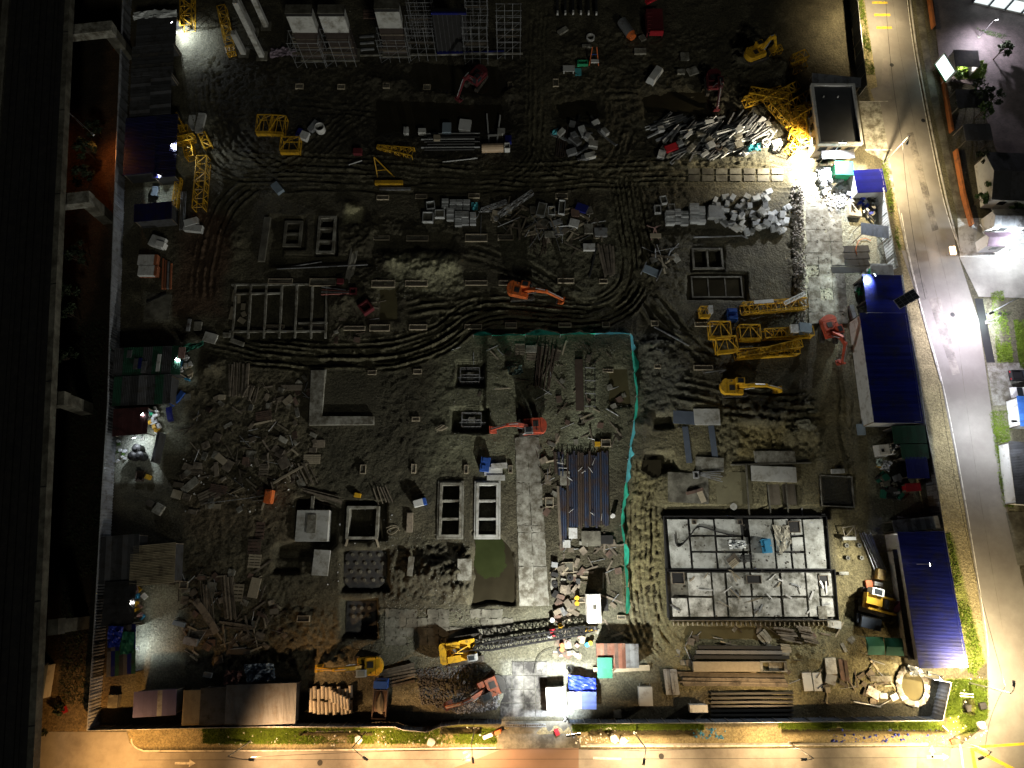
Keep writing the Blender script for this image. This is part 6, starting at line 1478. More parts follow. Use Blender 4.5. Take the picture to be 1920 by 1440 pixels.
pbox('concrete_slab', 'yellowish dried concrete bay beside the muddy one', 'slab', 1375, 915, 66, 60, 0, .1, M('slurry', (.2, .185, .11), .85, var=.4, scale=.6, bump=.3), mesh=CHIPS[4])
for i in range(2): pbox('spoil_bed', ['brown spoil filled bay south of the pale marked slab', 'brown spoil filled bay next to the steel mat pit'][i], 'spoil', 1452 + i * 30, 926, 24, 40, 0, .15, soil, mesh=CHIPS[i])
for i, (x0, y0, x1, y1) in enumerate(((1262, 968, 1552, 964), (1398, 870, 1404, 966), (1440, 908, 1446, 966), (1505, 940, 1508, 968), (1475, 905, 1479, 965), (1370, 872, 1520, 868), (1244, 968, 1252, 1158))): long_piece('edge_beam', ['long dark edge beam along the north of the big slab', 'thin beam crossing the yellowish bay', 'thin beam between the two spoil bays', 'pale short rod at the slab north edge', 'thin beam east of the first spoil bay', 'long thin beam across the pale slabs', 'dark beam along the west edge of the big slab'][i], 'beam', x0, y0, x1, y1, .22, .3, [steel_dark, concrete_wet, concrete_wet, galv, concrete_wet, concrete_wet, steel_dark][i], 'edge beams of the big slab', .02, UNIT)
for k in range(5): long_piece('rail_section', ORD[k] + ' pale steel rail from the north fanned out on the slab end', 'rail', 1312, 890 - 3 + k * 1.2, 1353 - 3 * (k % 2), 884 + k * 5, .14, .14, galv, 'fanned rails', .3, UNIT)
pbox('toolbox', 'pale open box at the root of the fanned rails', 'box', 1304, 891, 10, 13, 0, .6, galv, mesh=MB().ring(1, 1, .18, 0, 1).mesh('open_box'))
long_piece('timber_beam', 'red edged timber leaning over a pale board', 'timber', 1286, 926, 1317, 917, .5, .2, ply_red, None, .25)
pbox('timber_board', 'pale board under the red edged timber', 'board', 1314, 929, 10, 28, 20, .12, wood_pale, None, .2)
c = P(1375, 950); tag(add('gully_cover', MB().cyl((0, 0, 0), (0, 0, .15), .55, n=14), concrete_pale, None, (c.x, c.y, .1)), 'oval pale gully cover north of the big slab', 'cover')
# round wash pond with sandbag rim
t = thing('wash_pond', 'round settling pond ringed with white sandbags in the south east corner', 'pond', P(1710, 1286))
c, W, L, r = box_px(1710, 1284, 44, 58)
add('water_surface', MB().cyl((0, 0, -.1), (0, 0, .1), 1, n=24), water_olive, t, (0, 0, 0), 0, (W / 2, L / 2, 1))
SANDB = M('sandbag', (.26, .26, .25), .9, var=.4, dirt=(.12, .1, .07), dirt_amt=.5)
bag = blob_mesh(1, seed=4, flatz=.55)
for k in range(26):
 a = 2 * math.pi * k / 26; add('sandbag', bag, SANDB if k % 4 else plastic, t, (math.cos(a) * (W / 2 + .35), math.sin(a) * (L / 2 + .35), .15), a, (.55, .75, .7))
draped('plastic_sheet', 'white crumpled plastic heap at the pond edge', 'plastic', [(1702, 1244), (1722, 1242), (1726, 1262), (1708, 1268)], plastic, 1.0, .4, 8, 8)

# ------------------------------------------------------------------ green netting fence
NET = [(888, 633), (922, 633), (985, 632), (1050, 632), (1115, 630), (1180, 630), (1182, 660), (1186, 700), (1191, 745), (1186, 790), (1179, 838), (1176, 862), (1171, 905), (1164, 955), (1162, 985), (1168, 1020), (1169, 1060), (1172, 1100), (1171, 1150)]
t = thing('netting_fence', 'green and turquoise debris netting fence across the middle of the site', 'fence', P(888, 633)); o = P(888, 633)
for k, (a, b) in enumerate(zip(NET[:-1], NET[1:])):
 A, B = G(*a) - o, G(*b) - o; d = B - A; n = Vector((-d.y, d.x, 0)).normalized(); r = random.Random(k); N = max(4, int(d.length / .8)); vs = []; fs = []
 lean = r.uniform(.5, 1.3)
 for i in range(N + 1):
  f = i / N; p = A + d * f; s = math.sin(math.pi * f)
  for j in range(4):
   g = j / 3; q = p + n * (lean * (1 - g) * (.5 + .5 * s) * r.uniform(.7, 1.2) + r.uniform(-.06, .06)); vs.append((q.x, q.y, .03 + g * (1.25 - .25 * s) + r.uniform(-.05, .05)))
 for i in range(N):
  for j in range(3): a0 = i * 4 + j; fs.append((a0, a0 + 4, a0 + 5, a0 + 1))
 m2 = len(vs); vs += [(x + n.x * .02, y + n.y * .02, z - .02) for x, y, z in vs]; fs += [tuple(i + m2 for i in f[::-1]) for f in fs]
 add('net_panel', MB().add(vs, fs), cyan_net if k in (4, 5, 9, 10, 11) else teal_net, t)
 add('post', MB().cyl((A.x, A.y, -.1), (A.x, A.y, 1.5), .04, n=5), galv, t)

# ------------------------------------------------------------------ machines
excavator('bright orange excavator on the curved track, boom to the right', 978, 551, 1062, 568, orange, track_ang=4)
excavator('red excavator on the pale road beside the long navy hall', 1551, 624, 1576, 690, red_orange, track_ang=85)
excavator('yellow excavator south of the stacked yellow sections', 1374, 730, 1466, 733, yellow, track_ang=2)
excavator('orange red excavator standing at the head of the concrete haul road', 995, 803, 914, 808, red_orange, track_ang=5, cab_m=galv)
excavator('cream yellow excavator with grey cab near the pipe stack', 690, 1247, 590, 1252, yellow, track_ang=3, cab_m=bluegrey, glass=glass_roof)
excavator('brown red excavator on the dark scrap heap by the gate', 916, 1286, 832, 1324, brown_red, track_ang=40, size=1.05, cab_m=steel_dark, cwm=steel_dark)
excavator('dark red excavator in the northern puddle', 893, 155, 855, 195, dark_red, track_ang=60)
excavator('dark red drill rig excavator north of the scrap heap', 1335, 165, 1342, 215, dark_red, track_ang=90)
excavator('yellow excavator half hidden in the crane section pile', 1412, 115, 1450, 100, yellow, track_ang=20)
crawler_crane('yellow crawler crane with long dark lattice boom near the gate', 872, 1217, 1116, 1178, yellow, boom_black, 1.2, 1.6, end_h=.9)
# piling rig at the lower right
c = G(1640, 1130); t = thing('piling_rig', 'orange piling rig with pink outrigger beside the south east hall', 'rig', c, R(-14))
for y in (-1.5, 1.5): add('track', MB().side([(-2.4, .15), (-2.1, 0), (2.1, 0), (2.4, .15), (2.5, .5), (2.4, .85), (-2.4, .85), (-2.5, .5)], y - .35, y + .35), trackm, t)
add('platform', MB().box((0, 0, 1.2), (4.6, 2.3, .6)), ochre, t)
add('engine_housing', MB().box((-1.2, .3, 1.9), (2.4, 1.6, .9)), yellow, t)
cb = add('cab', MB().box((-1.0, 1.5, 2.0), (1.8, 1.1, 1.6)), white, t); add('window', MB().box((-1.0, 1.5, 2.82), (1.2, .8, .04)), glass_dark, cb)
add('winch', MB().cyl((.8, -.7, 1.8), (.8, .7, 1.8), .45, n=10), steel_dark, t)
add('side_frame', MB().box((.4, -1.15, 1.7), (4.4, .3, .5)).box((.4, 1.0, 1.7), (3.6, .3, .5)), yellow, t)
add('outrigger', MB().box((3.2, .6, 1.1), (.8, 3.0, 1.0), -.6), pink, t)
add('leader_foot', MB().box((-.6, -3.2, .5), (3.0, 1.8, .9)), slate, t)
add('front_box', MB().box((.1, 4.4, .6), (1.2, 1.6, 1.0)), ochre, t)
# dumper truck in the dark by the pipes
c = G(716, 1308); t = thing('dump_truck', 'small grimy truck with brown load beside the pipe stack', 'truck', c, R(88))
add('chassis', MB().box((0, 0, .7), (5.6, 1.6, .35)), steel_dark, t)
cb = add('cab', MB().side([(1.6, .8), (2.9, .8), (2.9, 1.6), (2.6, 2.4), (1.6, 2.4)], -1.0, 1.0), blue, t); add('windscreen', MB().box((2.72, 0, 2.0), (.08, 1.6, .6)), glass_dark, cb)
add('load_bed', MB().ring(4.0, 2.1, .1, .9, 1.7, (-.7, 0)).box((-.7, 0, .95), (3.9, 2.0, .1)), ply_red, t); add('load', blob_mesh(1, seed=3, flatz=.4), soil, t, (-.7, 0, 1.2), 0, (1.6, .85, 1))
for x in (-1.8, -.6, 2.1):
 for y in (-.95, .95): add('wheel', MB().cyl((x, y - .15, .5), (x, y + .15, .5), .5, n=12), black, t)
# drilling buckets and small plant
pbox('generator', 'blue generator with yellow cap beside pale panels', 'generator', 910, 872, 17, 26, -8, 1.3, blue, mesh=MB().box((0, 0, .45), (1, 1, .9)).box((0, .3, .95), (.6, .3, .1)).box((-.1, -.25, .95), (.4, .3, .12)).mesh('generator'))
for i, (x, y, w, h, a, m) in enumerate(((786, 944, 18, 12, 15, sheet_white), (797, 941, 6, 12, 15, blue))): pbox('compressor', ['white compressor casing left of the twin chambers', 'blue end of the compressor by the twin chambers'][i], 'compressor', x, y, w, h, a, 1.2, m, 'compressor halves', mesh=CHIPS[i])
pbox('toolbox', 'orange upright tool locker west of the pile cap', 'locker', 508, 932, 13, 24, -4, 1.6, orange, mesh=MB().box((0, 0, .5), (1, 1, 1)).box((0, -.52, .5), (.8, .05, .8)).box((0, 0, 1.02), (.8, .8, .06)).mesh('locker'))
pbox('generator', 'bright blue pump set on the big floor slab', 'generator', 1434, 1024, 16, 24, 5, 1.0, sky_blue, z=.35, mesh=MB().box((0, .3, .4), (1, .5, .8)).box((0, -.3, .4), (1, .5, .7)).box((0, 0, .85), (.6, .9, .1)).mesh('pump_set'))
draped('plastic_sheet', 'white wrapped bundle on the big floor slab', 'plastic', [(1366, 1013), (1398, 1013), (1398, 1028), (1368, 1030)], plastic, .7, .2, 8, 2)
draped('tarpaulin', 'torn pale canvas spread on the big floor slab', 'tarpaulin', [(1448, 984), (1480, 986), (1484, 1018), (1462, 1042)], M('canvas_pale', (.42, .4, .33), .9), .45, .1, 10, 12)
pbox('timber_board', 'brown plywood diamond on the big floor slab', 'board', 1374, 1051, 20, 20, 40, .1, ply, None, z=.36)
pallet('slatted tan board leaning by the plywood diamond', 1374, 1056, 16, 13, 40, wood_pale, 4, None, 'slatted_board', 'board', .4)
for k in range(5): long_piece('steel_prop', ORD[k] + ' dark steel prop from the north on the big slab', 'prop', 1385, 1043 + k * 2.6, 1412, 1041 + k * 2.8, .12, .12, steel_dark, 'props on the big slab', .42, UNIT)
def hose(label, pts, r, mat, z=.4, name='hose', cat='hose'):
 W = [P(x, y) for x, y in catmull(pts, 4)]; o = W[0]; m = MB()
 for a, b in zip(W[:-1], W[1:]): m.cyl((a.x - o.x, a.y - o.y, 0), (b.x - o.x, b.y - o.y, 0), r, n=5)
 tag(add(name, m, mat, None, (o.x, o.y, z)), label, cat)
hose('black hose snaking over the west of the big slab', [(1264, 1002), (1266, 1020), (1274, 1024), (1290, 1008), (1302, 992), (1315, 988), (1340, 996), (1364, 1002), (1380, 1004)], .1, black, .48)
hose('thin cable across the scrap pad in the west', [(385, 944), (420, 940), (460, 935), (505, 928)], .05, galv, .25, 'cable', 'cable')
hose('curled yellowish hose beside the square chamber', [(724, 990), (740, 985), (748, 992), (735, 1002), (726, 996), (742, 988), (750, 996)], .05, wood_pale, .2)
hose('hose loop by the gate slabs', [(1070, 1262), (1062, 1252), (1066, 1248), (1076, 1250), (1078, 1262)], .06, black, .2)
hose('orange hose coil on the wash bay concrete', [(1606, 478), (1604, 468), (1610, 452), (1622, 448), (1632, 452)], .05, orange, .15)
hose('thin hose trailing from the gate pad to the scrap heap', [(1000, 1262), (1005, 1240), (1018, 1222), (1040, 1215)], .05, steel_dark, .2)

# ------------------------------------------------------------------ yellow crane sections
YG = 'yellow crane sections'
mast('long yellow lattice section with white nameplate, topmost of the east stack', 1388, 583, 1506, 574, 1.7, 1.9, None, yellow, YG, plate=True)
mast('yellow lattice section carrying white cab parts in the east stack', 1428, 631, 1518, 626, 1.6, 1.7, None, yellow, YG, plate=True)
mast('long yellow jib at the bottom of the east stack', 1376, 668, 1492, 660, 1.5, 1.6, None, yellow, YG, plate=True)
mast('tapered yellow jib leaning across the bottom of the east stack', 1380, 672, 1494, 650, .5, .5, None, yellow, YG, 1.2, 0, 1.4)
def section_frame(label, cx, cy, w, h, ang=0, group=YG):
 """short section seen from above: solid beam below, open triangle bracing above"""
 c, W, L, r = box_px(cx, cy, w, h, ang); t = thing('crane_section', label, 'lattice', (c.x, c.y, gz(c.x, c.y)), r, group); H = 1.7
 add('main_beam', MB().box((0, -L / 2 + .35, H * .6), (W, .6, .8)), yellow, t)
 for x in (-W / 2, W / 2): add('end_frame', MB().bar((x, -L / 2 + .3, .1), (x, L / 2, .1), .14).bar((x, -L / 2 + .3, H), (x, L / 2, H), .12).bar((x, L / 2, 0), (x, L / 2, H), .12).bar((x, -L / 2 + .3, .1), (x, L / 2, H), .1), yellow, t)
 add('top_rail', MB().bar((-W / 2, L / 2, H), (W / 2, L / 2, H), .16).bar((-W / 2, L / 2, .1), (W / 2, L / 2, .1), .14), yellow, t)
 add('cross_brace', MB().bar((-W / 2, -L / 2 + .4, H), (0, L / 2, H), .12).bar((W / 2, -L / 2 + .4, H), (0, L / 2, H), .12).bar((0, -L / 2 + .4, H), (0, L / 2, H), .08).bar((-W / 2, L / 2, .1), (W / 2, L / 2, H), .1), yellow, t)
 return t
section_frame('first yellow bracing frame west of the long sections', 1346, 625, 38, 32)
section_frame('second yellow bracing frame between frames and long sections', 1401, 630, 38, 30)
section_frame('yellow bracing frame below the first one', 1358, 652, 38, 30, 6)
section_frame('yellow cab cradle with small white box, westmost', 1318, 591, 17, 20)
pbox('crane_cab', 'small white cab box on the westmost yellow cradle', 'cab', 1327, 587, 8, 14, 0, 2.0, sheet_white, mesh=CHIPS[0])
pbox('crane_cab', 'blue slatted winch box between frames and long section', 'cab', 1370, 594, 17, 22, 0, 1.6, blue, mesh=MB().box((0, 0, .4), (1, 1, .8)).box((0, .3, .9), (.9, .2, .2)).box((0, -.3, .9), (.9, .2, .2)).mesh('winch_box'))
pbox('crane_cab', 'grey glass crane cab lying on the east stack', 'cab', 1500, 622, 22, 15, -6, 2.6, bluegrey, mesh=CHIPS[1])
pbox('crane_cab', 'pale crane cab part beside the grey glass cab', 'cab', 1480, 624, 14, 14, 0, 2.4, sheet_white, mesh=CHIPS[3])
pbox('nameplate', 'white nameplate strip on the topmost yellow section', 'sign', 1424, 574, 36, 6, 4, .08, white, dz=2.15)
mast('white lattice jib tip resting on the topmost section', 1462, 578, 1498, 560, .5, .4, None, white, YG, 2.2)
long_piece('steel_tube', 'pale tube lying south of the yellow frames', 'tube', 1318, 700, 1362, 694, .15, .15, galv, None, .1, UNIT)
# heap by the flat roofed block
HG = 'yellow sections in the floodlit heap'
for i, (x0, y0, x1, y1, tl, dz) in enumerate(((1392, 200, 1462, 175, .1, .2), (1400, 182, 1470, 200, -.12, 1.2), (1430, 205, 1490, 168, .15, 1.0), (1450, 225, 1510, 185, .1, .6), (1466, 180, 1492, 262, 0, .3), (1478, 272, 1512, 205, .12, .8), (1440, 210, 1478, 258, -.1, 1.8), (1488, 218, 1500, 285, 0, 1.6), (1462, 248, 1512, 215, .1, 2.0), (1476, 292, 1504, 240, .05, .2))):
 mast(['westmost yellow lattice lying flat in the floodlit heap', 'yellow lattice crossing the westmost one in the heap', 'yellow lattice on the north side of the heap', 'yellow lattice pointing at the flat roofed block corner', 'upright leaning yellow lattice in the heap middle', 'yellow lattice nearest the lit cream wall', 'yellow lattice on top of the heap centre', 'bright yellow lattice along the cream wall', 'yellow lattice crossing the heap on top', 'southernmost yellow lattice in the floodlit heap'][i], x0, y0, x1, y1, 1.5, 1.4, None, yellow, HG, dz, tl, None, rnd.uniform(-.4, .4), .12, .075)
mast('isolated yellow frame north of the heap, upper', 1484, 118, 1508, 108, 1.6, 1.4, 2, yellow, 'isolated yellow frames')
mast('isolated yellow frame north of the heap, lower', 1482, 134, 1506, 126, 1.6, 1.4, 2, yellow, 'isolated yellow frames')
mast('yellow lattice by the hidden yellow excavator', 1440, 102, 1462, 96, 1.2, 1.2, 3, yellow, 'isolated yellow frames')
# west yard
WG = 'yellow sections by the west huts'
mast('yellow lattice section at the top edge beside the northernmost hut', 356, -10, 356, 60, 2.2, 1.8, None, yellow, WG)
mast('rusty yellow lattice leaning by the tall white columns', 419, 20, 433, 88, 1.5, 1.5, None, yellow, WG, 0)
mast('small yellow frame at the foot of the leaning lattice', 428, 102, 442, 98, 1.6, 1.2, 2, yellow, WG)
mast('folded yellow lattice by the navy hut, north end', 332, 225, 348, 262, 1.6, 1.6, None, yellow, WG, .2, .1)
mast('yellow lattice beside the lit patch of the navy hut', 350, 245, 362, 302, 1.5, 1.5, None, yellow, WG, .1, 0)
mast('short tilted yellow lattice east of the lit patch', 384, 258, 394, 282, 1.3, 1.2, None, yellow, WG, .1, .2)
mast('long vertical yellow lattice in the west yard', 386, 302, 378, 398, 1.9, 1.8, None, yellow, WG)
mast('narrow yellow lattice beside the lit yard', 338, 338, 330, 392, .9, .9, None, yellow, WG)
mast('yellow lattice lying across behind the lit patch', 340, 275, 372, 268, 1.2, 1.2, None, yellow, WG, 1.0)
for i, (x, y, w, h, a) in enumerate(((359, 230, 12, 28, 0), (378, 234, 14, 36, -4))): pbox('concrete_slab', ['grey precast panel beside the folded yellow lattice', 'longer pale precast panel in the west yard'][i], 'slab', x, y, w, h, a, .5, concrete_pale, 'precast panels in the west yard', mesh=CHIPS[i])
for k in range(4): long_piece('steel_tube', ORD[k] + ' grey tube from the west beside the lit yard', 'tube', 341 + k * 3, 360, 338 + k * 3, 432, .16, .16, galv, 'tubes by the lit yard', .1, UNIT)
# north central yellow pieces
NG = 'yellow pieces north of the haul road'
section_frame('yellow triangular section pair, west of the white drum', 500, 242, 28, 34, 0, NG)
section_frame('yellow triangular section beside the pair', 525, 244, 26, 34, -4, NG)
section_frame('yellow block section at the fork of the tracks', 548, 281, 34, 28, 0, NG)
mast('tapered yellow jib lying north of the yellow beam', 708, 278, 776, 292, .5, .5, 8, yellow, NG, .2, 0, 1.7)
long_piece('yellow_beam', 'solid bright yellow box beam beside the A frame', 'beam', 704, 345, 756, 345, .7, .9, yellow, NG, 0, UNIT)
c = G(718, 322); t = thing('yellow_a_frame', 'yellow A frame standing behind the bright box beam', 'frame', c)
add('leg', MB().bar((-.9, -1.2, 0), (-1.2, 1.3, 2.6), .16), yellow, t); add('leg', MB().bar((2.2, -1.2, 0), (-1.2, 1.3, 2.6), .16), yellow, t); add('brace', MB().bar((-.9, -.4, .9), (.9, -.3, 1.1), .12), yellow, t)
long_piece('steel_plate', 'grey beam below the yellow box beam', 'beam', 712, 355, 770, 355, .5, .4, galv, None, 0, UNIT)
# ------------------------------------------------------------------ smaller things
def o_lab(i, what): return ORD[i] + ' ' + what
# --- the piers and scaffolds at the north edge
def pier(label, bx, by, W, D, H, mat, cap=None, base=None, wrap=True):
 c = G(bx, by); c.y += D / 2
 t = thing('concrete_pier', label, 'pier', (c.x, c.y, 0), 0, 'piers of the building at the north edge')
 add('shaft', MB().box((0, 0, H * .3), (W, D, H * .6 + .1)), M('formwork_unlit', (.05, .038, .032), .85, var=.4, scale=.8), t)  # formwork darkened: gloom behind the scaffold put into its colour
 add('lit_lift', MB().box((0, 0, H * .77), (W, D, H * .34)), mat, t); add('upper_lift', MB().box((0, 0, H * .97), (W, D, H * .06)), steel_dark, t)  # pale band carries the lit upper face as colour
 add('top_cap', MB().box((0, 0, H + .06), (W * 1.02, D * 1.04, .12)), concrete_wet, t)
 add('footing', MB().box((0, 0, .15), (W + 1, D + 1, .5)), concrete_wet, t)
 for k in range(3): add('shutter_rib', UNIT, wood, t, (0, -D / 2 - .06, H * (.1 + .18 * k)), 0, (W + .2, .12, .2))
 return t
for i, (bx, by, W) in enumerate(((592, 112, 4.6), (648, 112, 4.6), (744, 104, 4.4))):
 pier(['pale topped pier, westmost of three with scaffold', 'pale topped pier, middle of three with scaffold', 'pale topped pier standing alone by the tubular scaffold'][i], bx, by, W, 1.8, 11.5, concrete_pale)
for i, (bx, by, H) in enumerate(((458, 101, 5.5), (492, 106, 13.5), (500, 50, 8.0), (475, 62, 9.5))):
 c = G(bx, by); t = thing('concrete_column', ['short slanting pale column by the yellow frame', 'tallest slim pale column at the north edge', 'slim pale column behind the tallest one', 'slim pale column between the short and tall ones'][i], 'column', (c.x, c.y, 0), 0, 'slim columns at the north edge')
 add('shaft', MB().box((0, 0, H / 2), (.95, .95, H)), concrete_pale, t); add('starter_bars', MB().cyl((-.3, -.3, H), (-.3, -.3, H + .7), .04, n=4).cyl((.3, -.3, H), (.3, -.3, H + .7), .04, n=4).cyl((.3, .3, H), (.3, .3, H + .7), .04, n=4), rust, t); add('footing', MB().box((0, 0, .1), (2, 2, .4)), concrete_wet, t)
for i, (bx, by, W, D, H, l, b) in enumerate(((586, 116, 5.6, 2.8, 6.5, 4, 3), (642, 114, 5.6, 2.8, 6.5, 4, 3), (742, 106, 5.4, 2.8, 6.0, 4, 3), (795, 103, 5.0, 2.8, 8.5, 5, 3), (894, 110, 4.4, 2.6, 9.5, 6, 3), (954, 100, 4.4, 2.6, 11, 7, 3), (796, 62, 4.6, 2.6, 9, 5, 3), (895, 40, 4.2, 2.6, 9, 5, 3))):
 scaffold(['scaffold tower round the westmost pale pier', 'scaffold tower round the middle pale pier', 'scaffold tower round the third pale pier', 'open scaffold tower west of the dark blue edged formwork', 'scaffold tower just east of the dark formwork', 'tall scaffold tower beside the north track', 'scaffold tower behind the open one at the north edge', 'scaffold tower behind the formwork at the north edge'][i], bx, by, W, D, H, l, b)
c = G(850, 100); t = thing('wall_formwork', 'tall dark wall formwork with blue edge beams', 'formwork', (c.x, c.y + .6, 0))
add('panel_face', MB().box((0, 0, 5), (6.2, .9, 10)), steel_dark, t)
for k in range(8): add('rib', UNIT, roof_dark, t, (-2.9 + k * .83, -.55, .2), 0, (.14, .2, 9.6))
for z in (.1, 9.8): add('edge_beam', UNIT, roof_blue, t, (0, -.6, z), 0, (6.4, .35, .35))
long_piece('blue_beam', 'long blue steel beam lying before the northern scaffolds', 'beam', 820, 103, 945, 98, .3, .35, roof_blue, None, .1, UNIT)
long_piece('ground_beam', 'long pale kerb beam along the foot of the northern scaffolds', 'beam', 600, 106, 980, 101, .3, .35, concrete, None, 0, UNIT)
long_piece('timber_beam', 'bright white rail beside the third pale pier', 'rail', 744, 82, 770, 94, .3, .3, white, None, .2)
draped('tarpaulin', 'lilac crumpled sheet at the foot of the westmost piers', 'tarpaulin', [(508, 90), (555, 90), (556, 104), (506, 106)], M('sheet_lilac', (.25, .2, .25), .7), .7, .35, 12, 9)
for k in range(4): pallet(['topmost', 'second', 'third', 'lowest'][k] + ' pale deck board of the stack between the western scaffolds', 568, 66 + k * 8, 38, 6, 0, wood_pale, 2, 'deck boards between western scaffolds', 'deck_board', 'board', .3)
for k in range(3): long_piece('timber_beam', ['upper', 'middle', 'lower'][k] + ' brown timber lying behind the third pier', 'timber', 682, 22 + k * 6, 710, 22 + k * 6, .5, .25, ply_red, 'timbers behind the third pier', .1)
for k in range(3): long_piece('steel_beam', ['upper', 'middle', 'lower'][k] + ' pale strip lying in the gap beside the middle pier', 'beam', 675 + k, 72 + k * 12, 702, 70 + k * 12, .35, .3, galv, 'strips in the pier gap', .1)
# --- north east yard
for k in range(6):
 x = 1045 + k * 14.5
 long_piece('steel_beam', o_lab(k, 'dark steel beam from the west with a bright end at the north edge'), 'beam', x, 28, x - 1, -40, .45, .5, steel_dark, 'north edge steel beams', .4, UNIT)
 pbox('lit_end', o_lab(k, 'white piece for the lit beam end from the west at the north edge'), 'cap', x, 29, 3, 5, 0, .55, white, 'white pieces for lit beam ends', .4)  # white blocks stand in for lamplight on the beam ends
def ring_thing(label, cx, cy, rpx, mat, ht=.3, tube=.18, name='concrete_ring', cat='ring'):
 c = G(cx, cy); rad = (P(cx + rpx, cy) - P(cx, cy)).length; m = MB(); N = 18
 vs = []; fs = []
 for k in range(N):
  a = 2 * math.pi * k / N
  for q, z in ((rad, 0), (rad, ht), (rad - tube, ht), (rad - tube, 0)): vs.append((q * math.cos(a), q * math.sin(a), z))
 for k in range(N):
  b = (k + 1) % N
  for j in range(4): fs.append((k * 4 + j, b * 4 + j, b * 4 + (j + 1) % 4, k * 4 + (j + 1) % 4))
 return tag(add(name, m.add(vs, fs), mat, None, c), label, cat)
ring_thing('white concrete ring among the dark northern beams', 1107, 72, 8, white, .6, .22)
ring_thing('white rimmed drum north of the haul road', 602, 245, 9, white, 1.3, .12)
ring_thing('small ring at the east end of the scrap heap', 1435, 270, 8, concrete_pale, .7, .3)
ring_thing('dark tyre in the mud below the northern road', 1345, 280, 7, rust, 1.0, .2, 'steel_drum', 'drum')
for i, (cx, cy) in enumerate(((1069, 1083), (1050, 1220), (1040, 1095))): ring_thing(['black tyre near the netting south end', 'black tyre by the orange barrels', 'black tyre beside the haul road'][i], cx, cy, 6, black, .3, .35, 'tyre', 'tyre')
c = G(1174, 62); t = thing('mixer_tank', 'grey and orange cylindrical tank lying in the north yard', 'tank', c, R(-62))
add('tank_shell', MB().cyl((-2.1, 0, 1), (1.4, 0, 1), .95, n=14), galv, t); add('orange_end', MB().cyl((1.402, 0, 1), (2.3, 0, 1), .95, .7, n=14), orange, t); add('saddle', MB().box((-1.2, 0, .3), (.4, 1.6, .6)).box((.9, 0, .3), (.4, 1.6, .6)), steel_dark, t)
c = G(1226, 70); t = thing('red_hopper', 'dark red hopper frame under a bright red beam at the north edge', 'hopper', c)
add('frame', MB().box((0, 2.5, 1.5), (3.2, 5.5, .3)).box((-1.5, 2.5, .8), (.2, 5.5, 1.6)).box((1.5, 2.5, .8), (.2, 5.5, 1.6)), dark_red, t)
add('front_panel', MB().box((.2, -.3, 1.4), (2.6, .25, 1.2)), red, t); add('boom', MB().bar((-1.9, 5.2, 3.2), (3.0, 7.8, 3.6), .8, .6), red, t)
for k in range(5): add('rung', UNIT, dark_red, t, (-1.0, .6 + k * .9, 1.66), 0, (.9, .12, .1))
pbox('skip_bin', 'white tapered skip lying in the north yard', 'skip', 1227, 144, 16, 34, -28, 1.2, sheet_white, mesh=MB().box((0, 0, .5), (1, 1, 1), 0, .78).mesh('skip'))
pbox('table', 'white topped bench near the green box in the north yard', 'table', 1066, 134, 22, 11, 0, .9, sheet_white, mesh=MB().box((0, 0, .95), (1, 1, .1)).box((-.4, 0, .45), (.06, .8, .9)).box((.4, 0, .45), (.06, .8, .9)).mesh('bench'))
pbox('crate', 'green open box in the north yard', 'crate', 1092, 121, 20, 8, 0, .8, green_paint, mesh=MB().ring(1, 1, .12, 0, 1).box((0, 0, .05), (.9, .9, .1)).mesh('open_crate'))
pbox('crate', 'teal sheet beside the white bench', 'sheet', 1084, 135, 12, 14, 0, .2, cyan_net, mesh=CHIPS[0])
c = G(1113, 112); t = thing('saw_horse', 'orange and blue A frame stand in the north yard', 'stand', c)
for s in (-1, 1): add('leg', MB().bar((s * .9, -1.4, 0), (s * .4, 1.2, 2.0), .16), orange, t)
add('tray', MB().box((.1, -1.1, .9), (1.5, .7, .2)), white, t); add('cross_bar', MB().bar((-.6, .2, 1.2), (.6, .2, 1.2), .12), blue, t)
for i, (x, y, w, h, a) in enumerate(((1283, 108, 16, 14, 0), (1204, 74, 10, 10, 20), (1200, 98, 22, 10, 0), (1298, 135, 18, 14, 20), (1276, 138, 14, 8, 0), (1055, 60, 18, 8, 30), (1100, 88, 18, 5, 0))):
 pbox('crate', ['grey box at the east of the north yard', 'white box beside the orange tank', 'pale slab in the mud north of the skip', 'pale bundle east of the skip', 'thin pale plate near the skip', 'pale plate among the dark beams', 'thin pale strip south of the white ring'][i], 'box', x, y, w, h, a, .5, concrete, 'boxes in the north yard', mesh=CHIPS[i % 6])
# --- steel and block heaps
CHAN = MB().box((0, 0, .1), (1, 1, .2)).box((0, .42, .55), (1, .16, .9)).box((0, -.42, .55), (1, .16, .9)).mesh('channel')
TUBE = MB().cyl((-.5, 0, .5), (.5, 0, .5), .5, n=8).mesh('tube')
TONE = {'galvanised': 'silver', 'steel': 'grey', 'sheet_white': 'white', 'steel_dark': 'black', 'concrete': 'grey', 'concrete_pale': 'light grey', 'aerated_block': 'whitish', 'wood': 'brown', 'wood_pale': 'cream', 'plywood': 'tan', 'plywood_red': 'reddish', 'rust': 'rusty', 'white_paint': 'white', 'cloth_white': 'off-white', 'barrel_yellow': 'yellow', 'green_paint': 'green', 'sky_blue_paint': 'blue', 'yellow_paint': 'yellow', 'canvas': 'brown', 'tarp_blue': 'blue', 'tarp_green': 'green', 'concrete_dirty': 'muddy', 'leaf': 'leafy'}
